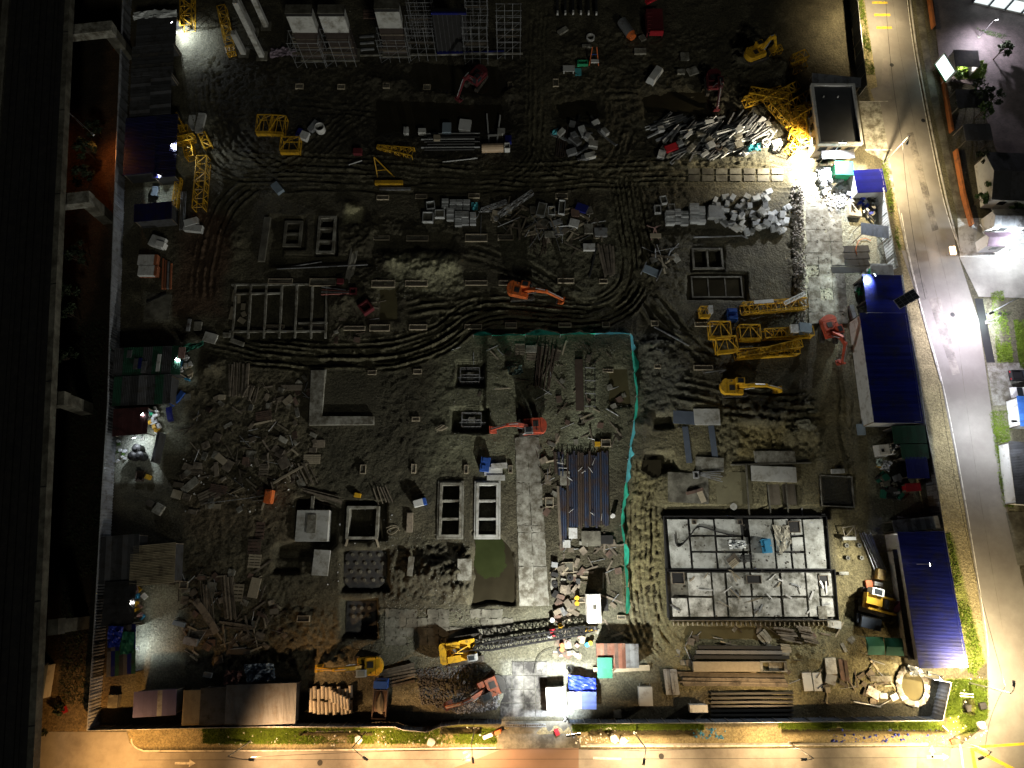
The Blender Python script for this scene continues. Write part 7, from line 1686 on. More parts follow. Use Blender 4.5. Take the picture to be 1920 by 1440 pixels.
def heap(poly, n, kinds, seed, where, group, zmax=1.2, amin=0, amax=180):
 """countable loose pieces thrown over one another"""
 r = random.Random(seed); xs = [p[0] for p in poly]; ys = [p[1] for p in poly]; cx, cy_ = sum(xs) / len(xs), sum(ys) / len(ys); made = {}
 for i in range(n):
  for _ in range(60):
   x, y = r.uniform(min(xs), max(xs)), r.uniform(min(ys), max(ys)); c = False
   for k in range(len(poly)):
    (ax, ay), (bx, by) = poly[k], poly[(k + 1) % len(poly)]
    if (ay > y) != (by > y) and x < (bx - ax) * (y - ay) / (by - ay) + ax: c = not c
   if c: break
  nm, cat, mesh, mat, l0, l1, w0, w1, h0, h1, desc = r.choice(kinds)
  if isinstance(mesh, list): mesh = r.choice(mesh)
  if isinstance(mat, list): mat = r.choice(mat)
  g = G(x, y); e = 1 - min(1, math.hypot((x - cx) / (max(xs) - min(xs)) * 2, (y - cy_) / (max(ys) - min(ys)) * 2))
  rot = (r.uniform(-.18, .18), r.uniform(-.15, .15), R(r.uniform(amin, amax)))
  o = add(nm, mesh, mat, None, (g.x, g.y, g.z + .05 + r.uniform(0, zmax) * e), rot, (r.uniform(l0, l1), r.uniform(w0, w1), r.uniform(h0, h1)))
  tag(o, desc, cat, desc + 's ' + group); made.setdefault((TONE.get(mat.name, ''), desc), []).append(o)
 for (tone, d_), l in made.items():
  for k, o in enumerate(sorted(l, key=lambda q: q.location.x)):
   o['label'] = (ORD[min(k, len(ORD) - 1)] + ' ' + tone + ' ' + d_ + (' from the west ' if len(l) > 1 else ' ') + where).replace('  ', ' ')
SCRAP = [('steel_section', 'steel', CHAN, [galv, steel, sheet_white], 2, 5.5, .35, .7, .3, .5, 'loose steel channel'), ('steel_tube', 'tube', TUBE, [galv, steel, sheet_white], 2, 4.5, .2, .5, .2, .5, 'loose steel tube'), ('steel_box', 'box', CHIPS, [galv, sheet_white, concrete], .8, 1.8, .6, 1.2, .5, .9, 'battered steel box'), ('steel_section', 'steel', PLANKS, [steel, galv, steel_dark], 2.5, 6, .2, .5, .15, .3, 'flat steel bar')]
heap([(1215, 250), (1240, 222), (1300, 225), (1420, 225), (1462, 245), (1465, 285), (1400, 292), (1250, 294)], 120, SCRAP, 5, 'in the large pale scrap heap', 'of the large scrap heap', 1.8, 10, 60)
heap([(1330, 225), (1420, 230), (1440, 262), (1330, 282)], 22, SCRAP[:2], 6, 'on the scrap heap crest', 'on the scrap heap crest', 2.2, 20, 50)
heap([(1042, 240), (1120, 222), (1138, 260), (1110, 304), (1050, 300)], 26, [('concrete_block', 'block', CHIPS, [concrete_pale, block, galv], 1.0, 2.4, .8, 1.4, .5, .9, 'pale concrete block'), SCRAP[3]], 7, 'in the heap by the north track', 'in the heap by the north track', 1.0)
for k in range(5): long_piece('steel_tube', o_lab(k, 'dark tube from the west beside the block heap by the north track'), 'tube', 1042 + k * 4, 296, 1048 + k * 4, 240, .2, .2, rust, 'dark tubes by the north track', .1, UNIT)
pbox('crate', 'red box at the west end of the large scrap heap', 'box', 1257, 282, 22, 12, 20, 1.0, red, mesh=CHIPS[1]); pbox('crate', 'white box below the red one at the scrap heap', 'box', 1239, 293, 13, 13, -15, .9, sheet_white, mesh=CHIPS[2])
draped('tarpaulin', 'turquoise sheet at the east end of the large scrap heap', 'tarpaulin', [(1402, 272), (1424, 268), (1428, 282), (1404, 284)], cyan_net, 1.2, .3, 8, 4)
draped('tarpaulin', 'small turquoise sheet by the block heap at the north track', 'tarpaulin', [(1035, 243), (1046, 241), (1046, 252), (1036, 252)], cyan_net, .6, .2, 6, 4)
# aerated blocks south of the haul road
BG = 'stacked pale blocks east of the bend'
def blockstack(label, cx, cy, w, h, layers, group, ang=0, mat=None):
 c, W, L, r = box_px(cx, cy, w, h, ang); t = thing('block_stack', label, 'blocks', (c.x, c.y, gz(c.x, c.y)), r, group)
 n = max(3, round(L / .32)); bl = L / n
 for i in range(n):
  add('block', UNIT, mat or block, t, (rnd.uniform(-.03, .03), -L / 2 + (i + .5) * bl, 0), 0, (W, bl * .9, layers * (.8 + .2 * (i > n * .4)) + rnd.uniform(-.03, .03)))
 return t
for i, a in enumerate(((1255, 412, 16, 24), (1269, 409, 11, 24), (1282, 412, 14, 24), (1300, 404, 17, 34), (1313, 407, 14, 30))): blockstack(o_lab(i, 'pale block stack from the west, east of the track bend'), *a, 1.1, BG)
for i, a in enumerate(((835, 385, 12, 16), (850, 387, 12, 18), (862, 387, 11, 18), (875, 387, 12, 18), (845, 404, 14, 22), (860, 413, 13, 26), (873, 412, 12, 24), (887, 413, 11, 22))): blockstack(o_lab(i, 'grey lined block stack, counted west to east row by row, west cluster'), *a, .9, 'block stacks of the west cluster')
pbox('concrete_block', 'large pale concrete block at the edge of the tumbled blocks', 'block', 1340, 402, 28, 22, -4, 1.1, block, mesh=CHIPS[0])
heap([(1330, 372), (1440, 362), (1480, 390), (1482, 436), (1400, 440), (1340, 415)], 74, [('aerated_block', 'block', UNIT, [block, block, concrete_pale], .9, 1.5, .6, 1.0, .6, .9, 'tumbled pale block')], 9, 'beside the block stacks', 'of the tumbled heap', 1.1)
for i, a in enumerate(((1232, 395, 12, 15, 0), (1243, 378, 12, 14, 10), (1258, 392, 12, 12, 0), (808, 388, 16, 14, 6), (803, 410, 20, 18, 0), (825, 404, 18, 14, 0), (1034, 398, 13, 16, 0), (1053, 392, 12, 26, -5), (1015, 396, 16, 24, -12))):
 c, W, L, r = box_px(*a); t = thing('open_crate', ['open pale crate nearest the bend in the track', 'small open crate north of the bend crates', 'open crate beside the first block stack', 'tilted open crate at the west of the block cluster', 'lower open crate at the west of the block cluster', 'wide open crate beside the west block stacks', 'square pale crate in the middle stockpile', 'tall pale crate in the middle stockpile', 'slatted leaning crate in the middle stockpile'][i], 'crate', (c.x, c.y, gz(c.x, c.y)), r, 'open crates of the stockpiles')
 for s in (-1, 1): add('side', UNIT, block, t, (s * (W / 2 - .06), 0, 0), 0, (.12, L, .8)); add('end', UNIT, block, t, (0, s * (L / 2 - .06), 0), 0, (W - .26, .12, .8))
 add('crate_floor', UNIT, concrete_wet, t, (0, 0, .02), 0, (W - .26, L - .26, .1 + .3 * (i % 3)))
draped('tarpaulin', 'turquoise bag beside the west block cluster', 'bag', [(884, 379), (896, 379), (896, 394), (885, 394)], cyan_net, .8, .2, 6, 7)
MIX = [('timber_plank', 'plank', PLANKS, [wood, wood_pale], 2, 5, .2, .45, .06, .15, 'loose timber plank'), ('steel_tube', 'tube', TUBE, [galv, steel], 2, 4.5, .1, .2, .1, .2, 'loose scaffold tube'), ('plywood_panel', 'panel', CHIPS, [ply, concrete, wood_pale, galv], 1.0, 2.2, .8, 1.5, .1, .4, 'loose formwork panel')]
heap([(895, 400), (960, 380), (1030, 395), (1120, 395), (1128, 450), (1040, 452), (960, 440), (900, 425)], 80, MIX, 11, 'in the middle stockpile', 'of the middle stockpile', .7)
heap([(1000, 440), (1050, 440), (1025, 475), (990, 465)], 14, [('steel_bar', 'bar', TUBE, rust, 2, 4, .1, .16, .1, .16, 'thin rusty bar')], 12, 'beside the middle stockpile', 'beside the middle stockpile', .2, 70, 110)
mast('pale steel lattice lying on the middle stockpile', 936, 408, 998, 366, .8, .8, None, galv, None, .5, 0, None, 0, .06, .04)
mast('thin pale lattice by the rotten sign in the stockpile', 905, 398, 950, 382, .6, .6, None, galv, None, .4, 0, None, 0, .05, .035)
for i, a in enumerate(((1078, 402, 16, 14, 0, ply_red), (1076, 421, 18, 14, -15, sheet_white), (1103, 432, 16, 18, 0, concrete), (1126, 438, 24, 15, 0, galv), (1104, 466, 22, 12, 0, sheet_white), (1090, 393, 22, 14, -20, roof_blue))): pbox('plywood_panel', ['brown panel stack in the middle stockpile', 'white striped panels in the middle stockpile', 'grey panel bundle in the middle stockpile', 'galvanised grating at the east end of the stockpile', 'white rail bundle south of the stockpile', 'blue strapped bars in the stockpile'][i], 'panel', *a[:5], .6, a[5], 'panels of the middle stockpile', .1, CHIPS[i])
for k in range(6): long_piece('timber_beam', o_lab(k, 'upright brown timber from the west inside the track bend'), 'timber', 1121 + k * 5.5, 458 + (k % 2) * 4, 1135 + k * 3.2, 520 - (k % 3) * 3, .35, .25, wood, 'timbers inside the track bend', .1)
long_piece('steel_beam', 'dark beam leaning west of the upright timbers', 'beam', 1118, 466, 1105, 520, .3, .3, steel_dark, None, .1, UNIT)
for i, (x0, y0, x1, y1) in enumerate(((1057, 455, 1092, 472), (1080, 468, 1071, 482), (1300, 446, 1388, 443), (1388, 442, 1402, 448), (1348, 700, 1362, 694), (1238, 618, 1300, 646), (1225, 615, 1290, 650))): long_piece('timber_plank', ['long plank resting against the white rail bundle', 'short plank crossing the long plank', 'long pale rail north of the brown chamber', 'short rail at the end of the long pale rail', 'pale rail by the yellow frames', 'thin rail beside the eastern ruts', 'second thin rail beside the eastern ruts'][i], 'plank', x0, y0, x1, y1, .2, .12, wood if i < 2 else galv, 'loose rails in the middle', .12)
c = G(1220, 512); t = thing('steel_stand', 'pale blue steel stand right of the track bend', 'stand', c, R(-25))
for s in (-1, 1): add('upright', UNIT, galv, t, (s * 1.5, 0, 0), 0, (.2, 2.2, .9))
add('tray', MB().box((0, 0, .5), (2.8, 1.4, .2)), bluegrey, t)
c = G(1226, 432); t = thing('trestle', 'pinkish trestle stand east of the bend', 'stand', c)
for a, b in (((-1.2, 1, 0), (0, 0, .9)), ((1.2, 1, 0), (0, 0, .9)), ((-.6, -2, 0), (0, 0, .9)), ((.8, -2, 0), (0, 0, .9))): add('leg', MB().bar(a, b, .16), canvas, t)
add('deck', MB().box((.1, -1.4, .6), (2.0, .9, .12)), wood_pale, t)
heap([(1210, 470), (1260, 455), (1268, 490), (1230, 505)], 14, MIX, 13, 'in the rubbish east of the bend', 'east of the bend', .4)
# --- north centre stockpile of pipes
for k in range(8): long_piece('steel_pipe', o_lab(k, 'dark pipe from the north in the pipe rack by the white tank'), 'pipe', 790 + (k % 3) * 6, 250 + k * 4.6, 900 - (k % 2) * 10, 249 + k * 4.6, .35, .35, steel if k % 3 == 0 else steel_dark, 'pipe rack', .1, TUBE)
for i, a in enumerate(((838, 243, 16, 18, 0, bluegrey), (872, 236, 22, 20, -6, sheet_white), (792, 249, 14, 8, 0, concrete_pale), (820, 264, 12, 9, 0, wood_pale), (762, 247, 9, 12, 0, sheet_white), (572, 258, 16, 14, -20, sheet_white), (563, 252, 8, 14, -20, roof_blue), (589, 240, 10, 22, -30, galv), (940, 250, 14, 10, 0, concrete_pale), (522, 356, 14, 20, 35, bluegrey), (953, 265, 12, 12, 0, roof_blue))):
 pbox('crate', ['blue grey round topped box on the pipe rack', 'white box north of the pipe rack', 'small pale block at the west end of the pipe rack', 'small cream box on the pipe rack', 'white box standing alone west of the rack', 'white panelled box near the white drum', 'navy box beside the white panelled box', 'grey panel leaning by the white drum', 'pale block between the rack posts', 'blue grey tilted board in the west track', 'navy box beside the long white tank'][i], 'box', *a[:5], .9, a[5], None, .3 if 242 < a[1] < 268 and 780 < a[0] < 880 else 0, CHIPS[i % 6])
c = G(924, 283); t = thing('fuel_tank', 'long white and orange tank at the end of the pipe rack', 'tank', c, R(2))
add('shell', MB().cyl((-2.0, 0, .9), (2.0, 0, .9), .85, n=14), M('cream_tank', (.6, .45, .3), .5), t); add('valve_frame', MB().ring(1.0, 1.2, .1, .1, 1.4, (2.7, .1)), white, t)
for x in (-1.3, 1.3): add('saddle', MB().box((x, 0, .25), (.3, 1.5, .5)), steel_dark, t)
for i, (x0, y0, x1, y1) in enumerate(((913, 214, 917, 268), (938, 218, 932, 268), (915, 257, 932, 256))): long_piece('steel_beam', ['pale rail beside the rack, western', 'pale rail beside the rack, eastern', 'short cross rail between the rack rails'][i], 'rail', x0, y0, x1, y1, .25, .3, sheet_white, 'rails by the rack', .3, UNIT)
for i, (x0, y0, x1, y1) in enumerate(((830, 305, 895, 298), (880, 300, 892, 297), (655, 312, 680, 304))): long_piece('steel_tube', ['pale rod lying below the pipe rack', 'bright fitting at the end of the pale rod', 'white scrap rod west of the yellow jib'][i], 'rod', x0, y0, x1, y1, .18, .18, sheet_white, 'rods below the rack', .15, TUBE)
pbox('crate', 'dark red box west of the yellow jib', 'box', 672, 288, 16, 10, 0, .8, dark_red, mesh=CHIPS[4])
# --- red tools
for k in range(4): long_piece('steel_rod', o_lab(k, 'red and white rod from the north beside the beam grid'), 'rod', 605, 541 + k * 5, 656, 548 + k * 2, .14, .14, M('rod_pink', (.4, .16, .14), .5) if k % 2 else galv, 'red rods', .3, UNIT)
c, W, L, r = box_px(664, 549, 13, 12); tag(add('rod_bracket', MB().ring(W, L, .2, 0, .7), dark_red, None, (c.x, c.y, gz(c.x, c.y))), 'dark red square bracket at the end of the rods', 'bracket')
pbox('red_hopper', 'dark red hopper lying in the mud by the narrow pool', 'hopper', 688, 580, 22, 20, 35, 1.2, dark_red, mesh=MB().ring(1, 1, .15, 0, 1).box((0, 0, .15), (.8, .8, .3)).mesh('hopper')); pbox('crate', 'small dark red box north of the red rods', 'box', 640, 531, 12, 9, 0, .7, dark_red, mesh=CHIPS[2])
for i, (x0, y0, x1, y1) in enumerate(((538, 500, 602, 490), (520, 505, 690, 497), (600, 500, 688, 496))): long_piece('steel_tube', ['bright tube bundle in the dark trench', 'long thin tube along the dark trench', 'second thin tube along the dark trench'][i], 'tube', x0, y0, x1, y1, .2, .2, galv, 'trench tubes', .15, TUBE)
draped('footpath', 'pale trodden spoil strip east of the chambers', 'spoil', [(660, 452), (674, 452), (660, 535), (645, 535)], M('trodden', (.26, .25, .21), .95), .15, .06, 10, 3)
# --- west yard boxes
for i, a in enumerate(((299, 457, 26, 20, -18, sheet_white), (306, 463, 16, 10, -15, white), (362, 420, 26, 12, 15, sheet_white), (365, 431, 34, 12, -6, sheet_white))): pbox('crate', ['large white carton in the dark west yard', 'white lid on the large carton', 'upper white trough in the dark west yard', 'lower white trough in the dark west yard'][i], 'box', *a[:5], .9 + .3 * (i == 1), a[5], None, 0, CHIPS[i])
for j, (cy_, lb) in enumerate(((492, 'northern'), (512, 'southern'))):
 t = thing('brick_pallet', lb + ' pallet of pale topped bricks in the west yard', 'pallet', G(283, cy_), 0, 'brick pallets'); c, W, L, r = box_px(283, cy_, 36, 19)
 for ii in range(6):
  for k in range(3): add('brick_row', UNIT, [sheet_white, brick_red][(ii == 5) or k == 0], t, (-W / 2 + (ii + .5) * W / 6, 0, k * .4), 0, (W / 6 * .93, L * .95, .38))
for k in range(4): long_piece('red_beam', o_lab(k, 'red steel beam from the west beside the brick pallets'), 'beam', 308 + k * 5, 486 + k * 3, 306 + k * 5, 543, .25, .3, brick_red if k < 2 else [galv, brick_red][k % 2], 'red beams', .1, UNIT)
pbox('concrete_slab', 'pale concrete pad with a dark leaf pile in the west', 'slab', 296, 575, 46, 46, -1, .12, concrete_wet, mesh=CHIPS[5]); long_piece('timber_beam', 'dark beam across the pale west pad', 'beam', 275, 568, 312, 552, .3, .25, steel_dark, None, .2)
pbox('table', 'pale blue table in the small lit yard', 'table', 294, 362, 12, 18, -2, .8, bluegrey, mesh=MB().box((0, 0, .95), (1, 1, .1)).box((-.4, -.4, .45), (.08, .08, .9)).box((.4, .4, .45), (.08, .08, .9)).box((-.4, .4, .45), (.08, .08, .9)).box((.4, -.4, .45), (.08, .08, .9)).mesh('table'))
for i, a in enumerate(((355, 610, 6, 22, -3, galv), (372, 612, 14, 16, 0, concrete), (395, 634, 24, 18, -15, concrete_pale), (426, 629, 14, 8, 0, concrete), (445, 642, 26, 8, -20, concrete))): pbox('concrete_slab', ['thin upright sheet near the green netting flap', 'grey slab near the green netting flap', 'pale boulder heap by the green netting flap', 'small slab south of the beam grid', 'tilted slab south of the beam grid'][i], 'slab', *a[:5], .4, a[5], None, 0, CHIPS[i])
draped('netting', 'green netting flap over the corner of the patchwork hut', 'netting', [(340, 648), (382, 640), (380, 648), (345, 662)], tarp_green, 2.2, .25, 8, 5)
for i, (x0, y0, x1, y1, m) in enumerate(((345, 735, 322, 760, blue), (318, 765, 322, 790, roof_blue))): long_piece('crate', ['blue plastic sheet roll by the dark green edged hut', 'blue crate row by the maroon hut'][i], 'crate', x0, y0, x1, y1, .8, .5, m)
heap([(280, 765), (300, 765), (302, 812), (284, 815)], 16, [('crate', 'crate', CHIPS, [white, barrel_yellow, green_paint, sky_blue, cloth], .4, .9, .3, .7, .3, .7, 'small bright household crate')], 15, 'beside the maroon hut', 'beside the maroon hut', .4)
heap([(325, 655), (360, 665), (365, 715), (345, 715)], 16, [('crate', 'crate', CHIPS, [white, sky_blue, cloth, wood_pale], .4, 1.2, .3, .8, .2, .6, 'small bright crate')], 16, 'by the patchwork hut', 'in the patchwork hut corner', .4)
heap([(222, 825), (240, 825), (238, 865), (222, 865)], 10, [('flower_pot', 'pot', CHIPS, [white, leaf, cloth], .3, .5, .3, .5, .3, .5, 'small pot')], 17, 'in the tank yard', 'in the tank yard', .2)
heap([(255, 1098), (275, 1098), (272, 1160), (256, 1165)], 10, [('crate', 'crate', CHIPS, [white, yellow, canvas, sky_blue], .4, 1.0, .3, .8, .3, .8, 'small domestic crate')], 18, 'by the black roofed hut', 'by the black roofed hut', .3)
# --- debris field of the west
for i, a in enumerate(((407, 820, 14, 16, -20), (386, 835, 15, 12, 25), (470, 855, 18, 20, -5), (415, 861, 22, 13, -40), (428, 873, 16, 22, -30), (406, 880, 8, 26, 10), (351, 876, 16, 14, -20), (357, 910, 36, 14, 40), (332, 927, 18, 16, -15), (335, 909, 18, 9, -10), (282, 944, 14, 12, -30), (362, 960, 16, 8, -10), (415, 757, 12, 8, -40), (416, 745, 13, 9, 0), (598, 832, 22, 14, 0), (523, 846, 26, 14, -35), (533, 868, 20, 20, 30), (504, 761, 10, 10, 0), (541, 751, 20, 12, 40), (523, 750, 22, 8, 20), (547, 727, 40, 10, 0), (586, 732, 22, 10, 15), (396, 1106, 17, 30, -8), (478, 1102, 18, 38, -10), (457, 1195, 24, 16, -5), (452, 1222, 36, 10, 0), (433, 1213, 9, 38, -15), (600, 706, 23, 26, 0), (492, 1270, 30, 8, 0), (500, 745, 14, 8, 60))):
 pbox('plywood_panel', o_lab(i, 'loose pale panel of the western debris field, counted from the tank yard'), 'panel', *a, .16, [wood, ply, concrete, wood_pale, wood][i % 5], 'loose panels of the western debris field', .06, CHIPS[i % 6])
for i, a in enumerate(((369, 882, 22, 17, 0), (410, 917, 32, 16, -10), (585, 861, 32, 18, 0), (495, 880, 18, 22, 0), (495, 780, 30, 18, 10), (447, 1111, 20, 34, -3), (380, 1188, 40, 15, 5), (478, 1025, 24, 30, 0), (478, 1052, 24, 26, -3), (392, 930, 40, 24, 25), (488, 995, 16, 34, 0), (400, 950, 30, 10, 0), (320, 1090, 20, 14, 0))): pallet(o_lab(i, 'slatted pallet of the western debris field, counted roughly from north'), *a, [wood, ply_red, wood_pale][i % 3], 5, 'pallets of the western debris field', dz=.05)
def bundle(n, x0, y0, x1, y1, dx, dy, lab, grp, w=.16, h=.14, mat=None, jit=2.0, seed=0, dz=.08):
 r = random.Random(seed)
 for k in range(n): long_piece('timber_pole', o_lab(k, lab), 'pole', x0 + k * dx + r.uniform(-jit, jit), y0 + k * dy + r.uniform(-jit, jit), x1 + k * dx + r.uniform(-jit, jit), y1 + k * dy + r.uniform(-jit, jit), w * r.uniform(.7, 1.5), h, mat or wood, grp, dz + r.uniform(0, .2))
bundle(10, 432, 682, 430, 744, 4, 0, 'pole from the west in the upright bundle below the tracks', 'upright pole bundle', seed=1)
bundle(6, 466, 722, 458, 748, 4, 1, 'short pole from the west in the fan beside the upright bundle', 'pole fan', seed=2)
bundle(9, 416, 1080, 424, 1160, 2.4, 0, 'pole from the west in the long bundle south of tan roof', 'long pole bundle', seed=3)
bundle(7, 378, 1090, 384, 1160, 3, 3, 'twisted pole from the west in the loose heap by the long bundle', 'loose pole heap', seed=4)
bundle(5, 412, 1164, 470, 1172, 2, 3, 'pole from the north across the foot of the long bundle', 'cross poles', seed=5)
bundle(7, 566, 914, 640, 934, 1, 3.4, 'pole from the north in the fan above the pile cap', 'pole fan above the pile cap', seed=6)
bundle(6, 548, 868, 566, 908, 6, 0, 'pole from the west in the frame east of the debris field', 'poles east of the debris field', seed=7)
bundle(5, 590, 945, 588, 995, 4, 0, 'pole from the west between the pile cap and open chamber', 'poles between chambers', seed=8)
bundle(5, 700, 915, 712, 945, 6, -1, 'pole of the tripod heap above the square chamber, from the west', 'tripod heap', seed=9)
bundle(6, 700, 1262, 778, 1245, 0, 6, 'timber from the north beside the cream excavator', 'timbers beside the cream excavator', .35, .25, wood, 1.5, 10)
bundle(9, 1010, 650, 1000, 730, 4, 0, 'rusty tube from the west in the bundle north of the haul road', 'rusty tube bundle', .14, .14, rust, 3, 11)
bundle(5, 830, 796, 815, 806, 3, 1, 'thin stick from the west by the lower black pit', 'thin sticks', .1, .1, wood_pale, 2, 12)
long_piece('timber_plank', 'wide plank crossing the debris north of the blue tarpaulin hut', 'plank', 368, 1125, 408, 1186, 1.0, .12, wood, None, .3); long_piece('timber_plank', 'long straight plank by the starter plain edge', 'plank', 512, 907, 577, 870, .35, .14, wood_pale, None, .2)
DEB = [('timber_plank', 'plank', PLANKS, [wood, wood_pale, ply], 1.2, 3.6, .12, .3, .05, .12, 'stray timber plank'), ('plywood_panel', 'panel', CHIPS, [ply, wood, ply_red, concrete], .7, 1.6, .5, 1.1, .06, .2, 'stray plywood offcut'), ('steel_tube', 'tube', TUBE, [galv, rust], 1.2, 3.0, .08, .14, .08, .14, 'stray thin tube')]
heap([(340, 740), (590, 700), (600, 860), (560, 920), (470, 960), (330, 960)], 130, DEB, 21, 'in the upper western debris field', 'of the upper western debris', .15)
heap([(330, 1080), (500, 1060), (540, 1200), (480, 1240), (340, 1240)], 110, DEB, 22, 'in the lower western debris field', 'of the lower western debris', .15)
heap([(840, 650), (1170, 645), (1175, 830), (1050, 840), (1000, 740), (850, 740)], 60, DEB, 23, 'behind the green netting', 'behind the netting', .12)
heap([(1040, 1000), (1160, 1000), (1160, 1200), (1050, 1200), (1035, 1100)], 60, DEB, 24, 'south of the sheet piles', 'south of the sheet piles', .2)
heap([(1250, 1175), (1600, 1175), (1660, 1260), (1560, 1290), (1280, 1250)], 46, DEB, 25, 'south of the big floor slab', 'south of the big slab', .12)
heap([(640, 560), (720, 560), (700, 640), (620, 640)], 14, DEB, 26, 'around the red hopper', 'around the red hopper', .1)
heap([(1500, 1260), (1690, 1240), (1690, 1320), (1500, 1320)], 24, DEB, 27, 'before the south east hoarding', 'before the south east hoarding', .12)
heap([(1262, 1076), (1550, 1076), (1558, 1150), (1265, 1150)], 26, [('timber_plank', 'plank', PLANKS, [wood_pale, white, galv], .8, 2.4, .1, .3, .05, .1, 'pale offcut')], 28, 'strewn on the lower floor slab', 'on the lower slab', .1)
for o_ in [o for o in COL.objects if o.get('group') == 'pale offcuts on the lower slab']: o_.location.z = .42 + rnd.uniform(0, .05)
for i, a in enumerate(((338, 1169, 22, 9, -15, bluegrey), (360, 1202, 26, 14, -12, galv), (391, 1265, 15, 9, -10, sheet_white), (300, 955, 16, 20, -30, concrete))): pbox('crate', ['pale blue bath tub in the lower debris', 'grey sack stack in the lower debris', 'white carton beside the pink canvas', 'grey block by the dark tank yard wall'][i], 'box', *a[:5], .6, a[5], None, .05, CHIPS[i])
draped('canvas_tent', 'pinkish brown canvas awning beside the long grey roof', 'awning', [(424, 1256), (456, 1259), (446, 1282), (417, 1283)], M('canvas_pink', (.42, .22, .19), .85), 1.4, .15, 8, 5)
draped('plastic_sheet', 'pale blue plastic sheets heaped behind the long grey roof', 'plastic', [(458, 1246), (512, 1243), (518, 1276), (462, 1280)], M('plastic_blue', (.45, .55, .65), .35), .9, .4, 14, 6)
# --- steel sheet piles
PILE = MB().add([(-.5, -.5, 0), (.5, -.5, 0), (.5, -.22, 1), (.5, .22, 1), (.5, .5, 0), (-.5, -.22, 1), (-.5, .22, 1), (-.5, .5, 0)], [(0, 1, 2, 5), (5, 2, 3, 6), (6, 3, 4, 7), (0, 5, 6, 7), (1, 4, 3, 2), (0, 7, 4, 1)]).mesh('sheet_pile')
for k in range(22):
 x = 1051 + k * 4.15; y0, y1 = 850 + rnd.uniform(-4, 6), 988 + rnd.uniform(-6, 4)
 if k < 3: y0, y1 = 912 + k * 4, 1022 - k * 6
 long_piece('sheet_pile', o_lab(k, 'long steel sheet pile from the west in the rack beside the netting'), 'sheet pile', x, y0, x + 1.5, y1, .41, .28, pile_blue if k % 5 not in (3,) and k not in (8, 9, 10) else rust, 'sheet piles in the rack', .05 + .12 * (k % 2), PILE)
for k in range(3): long_piece('sheet_pile', o_lab(k, 'short steel sheet pile from the west at the top of the rack'), 'sheet pile', 1040 + k * 7, 848, 1043 + k * 6, 888 + 3 * k, .5, .3, rust if k < 1 else pile_blue, 'short piles of the rack', .1, PILE)
long_piece('timber_beam', 'long brown timber along the west side of the pile rack', 'timber', 1046, 912, 1052, 1030, .4, .3, wood, None, .05)
heap([(1050, 855), (1140, 855), (1142, 985), (1055, 985)], 12, [('steel_rod', 'rod', TUBE, sheet_white, .6, 1.6, .07, .1, .07, .1, 'short pale stick')], 31, 'lying across the sheet piles', 'on the sheet piles', .2)
for o_ in [o for o in COL.objects if o.get('group') == 'short pale sticks on the sheet piles']: o_.location.z = .55
for i, a in enumerate(((1059, 897, 18, 26, 0, concrete), (1108, 1010, 36, 28, 0, concrete_wet), (1135, 1012, 28, 16, 0, steel_dark), (1074, 1000, 16, 20, 0, sheet_white), (1062, 1020, 14, 14, 0, sheet_white))): pbox('concrete_slab', ['pale block holding the short sheet piles', 'muddy tray south of the sheet piles', 'dark louvred box south of the sheet piles', 'white sack heap south of the sheet piles', 'lower white sack south of the sheet piles'][i], 'slab', *a[:5], .4, a[5], None, 0, CHIPS[i])
pbox('steel_plate', 'tall brown steel plate north of the sheet piles', 'plate', 1086, 722, 15, 96, 0, .3, rust, mesh=CHIPS[0]); pbox('concrete_slab', 'dark opening block at the foot of the brown plate', 'slab', 1086, 787, 14, 20, 0, .25, concrete_wet, mesh=MB().ring(1, 1, .2, 0, 1).mesh('ring'))
for k in range(4): long_piece('reinforcing_frame', o_lab(k, 'rung from the north in the steel ladder beside the brown plate'), 'bar', 1096, 690 + k * 24, 1116, 691 + k * 24, .12, .12, galv, 'ladder rungs', .2, UNIT)
for x in (1097, 1115): long_piece('reinforcing_frame', 'side bar of the steel ladder, %s' % ('western' if x < 1100 else 'eastern'), 'bar', x, 676, x, 766, .1, .1, steel_dark, 'ladder sides', .15, UNIT)
for i, a in enumerate(((925, 884, 34, 16, 0), (930, 896, 34, 10, 0), (936, 874, 30, 10, 4))): pbox('plywood_panel', ['pale panel beside the blue generator', 'lower pale panel beside the blue generator', 'upper pale panel beside the blue generator'][i], 'panel', *a, .2, concrete_pale, 'panels beside the generator', .1 + i * .1, CHIPS[i])
pbox('crate', 'yellow box on the ground above the sheet piles', 'box', 1120, 833, 10, 8, 0, .5, yellow, mesh=CHIPS[2]); pbox('crate', 'yellow tool above the square chamber', 'box', 671, 929, 12, 8, -8, .5, yellow, mesh=CHIPS[1])
for k in range(4): pallet(o_lab(k, 'slatted form panel from the west north of the netting corner'), 975 + k * 22, 655 + (k % 2) * 10, 18, 22, -5 * k, wood, 5, 'form panels behind the netting')
pbox('plywood_panel', 'pale square panel behind the netting', 'panel', 996, 655, 20, 13, 0, .2, concrete, None, .2, CHIPS[2]); draped('netting', 'crumpled teal sheet by the northern rebar pit', 'netting', [(950, 688), (978, 686), (982, 700), (955, 704)], M('teal_dark', (.09, .14, .13), .7), .5, .2, 8, 5)
heap([(1000, 820), (1050, 830), (1045, 990), (1030, 1000), (1015, 900)], 20, DEB, 33, 'beside the concrete haul road', 'beside the haul road', .2)
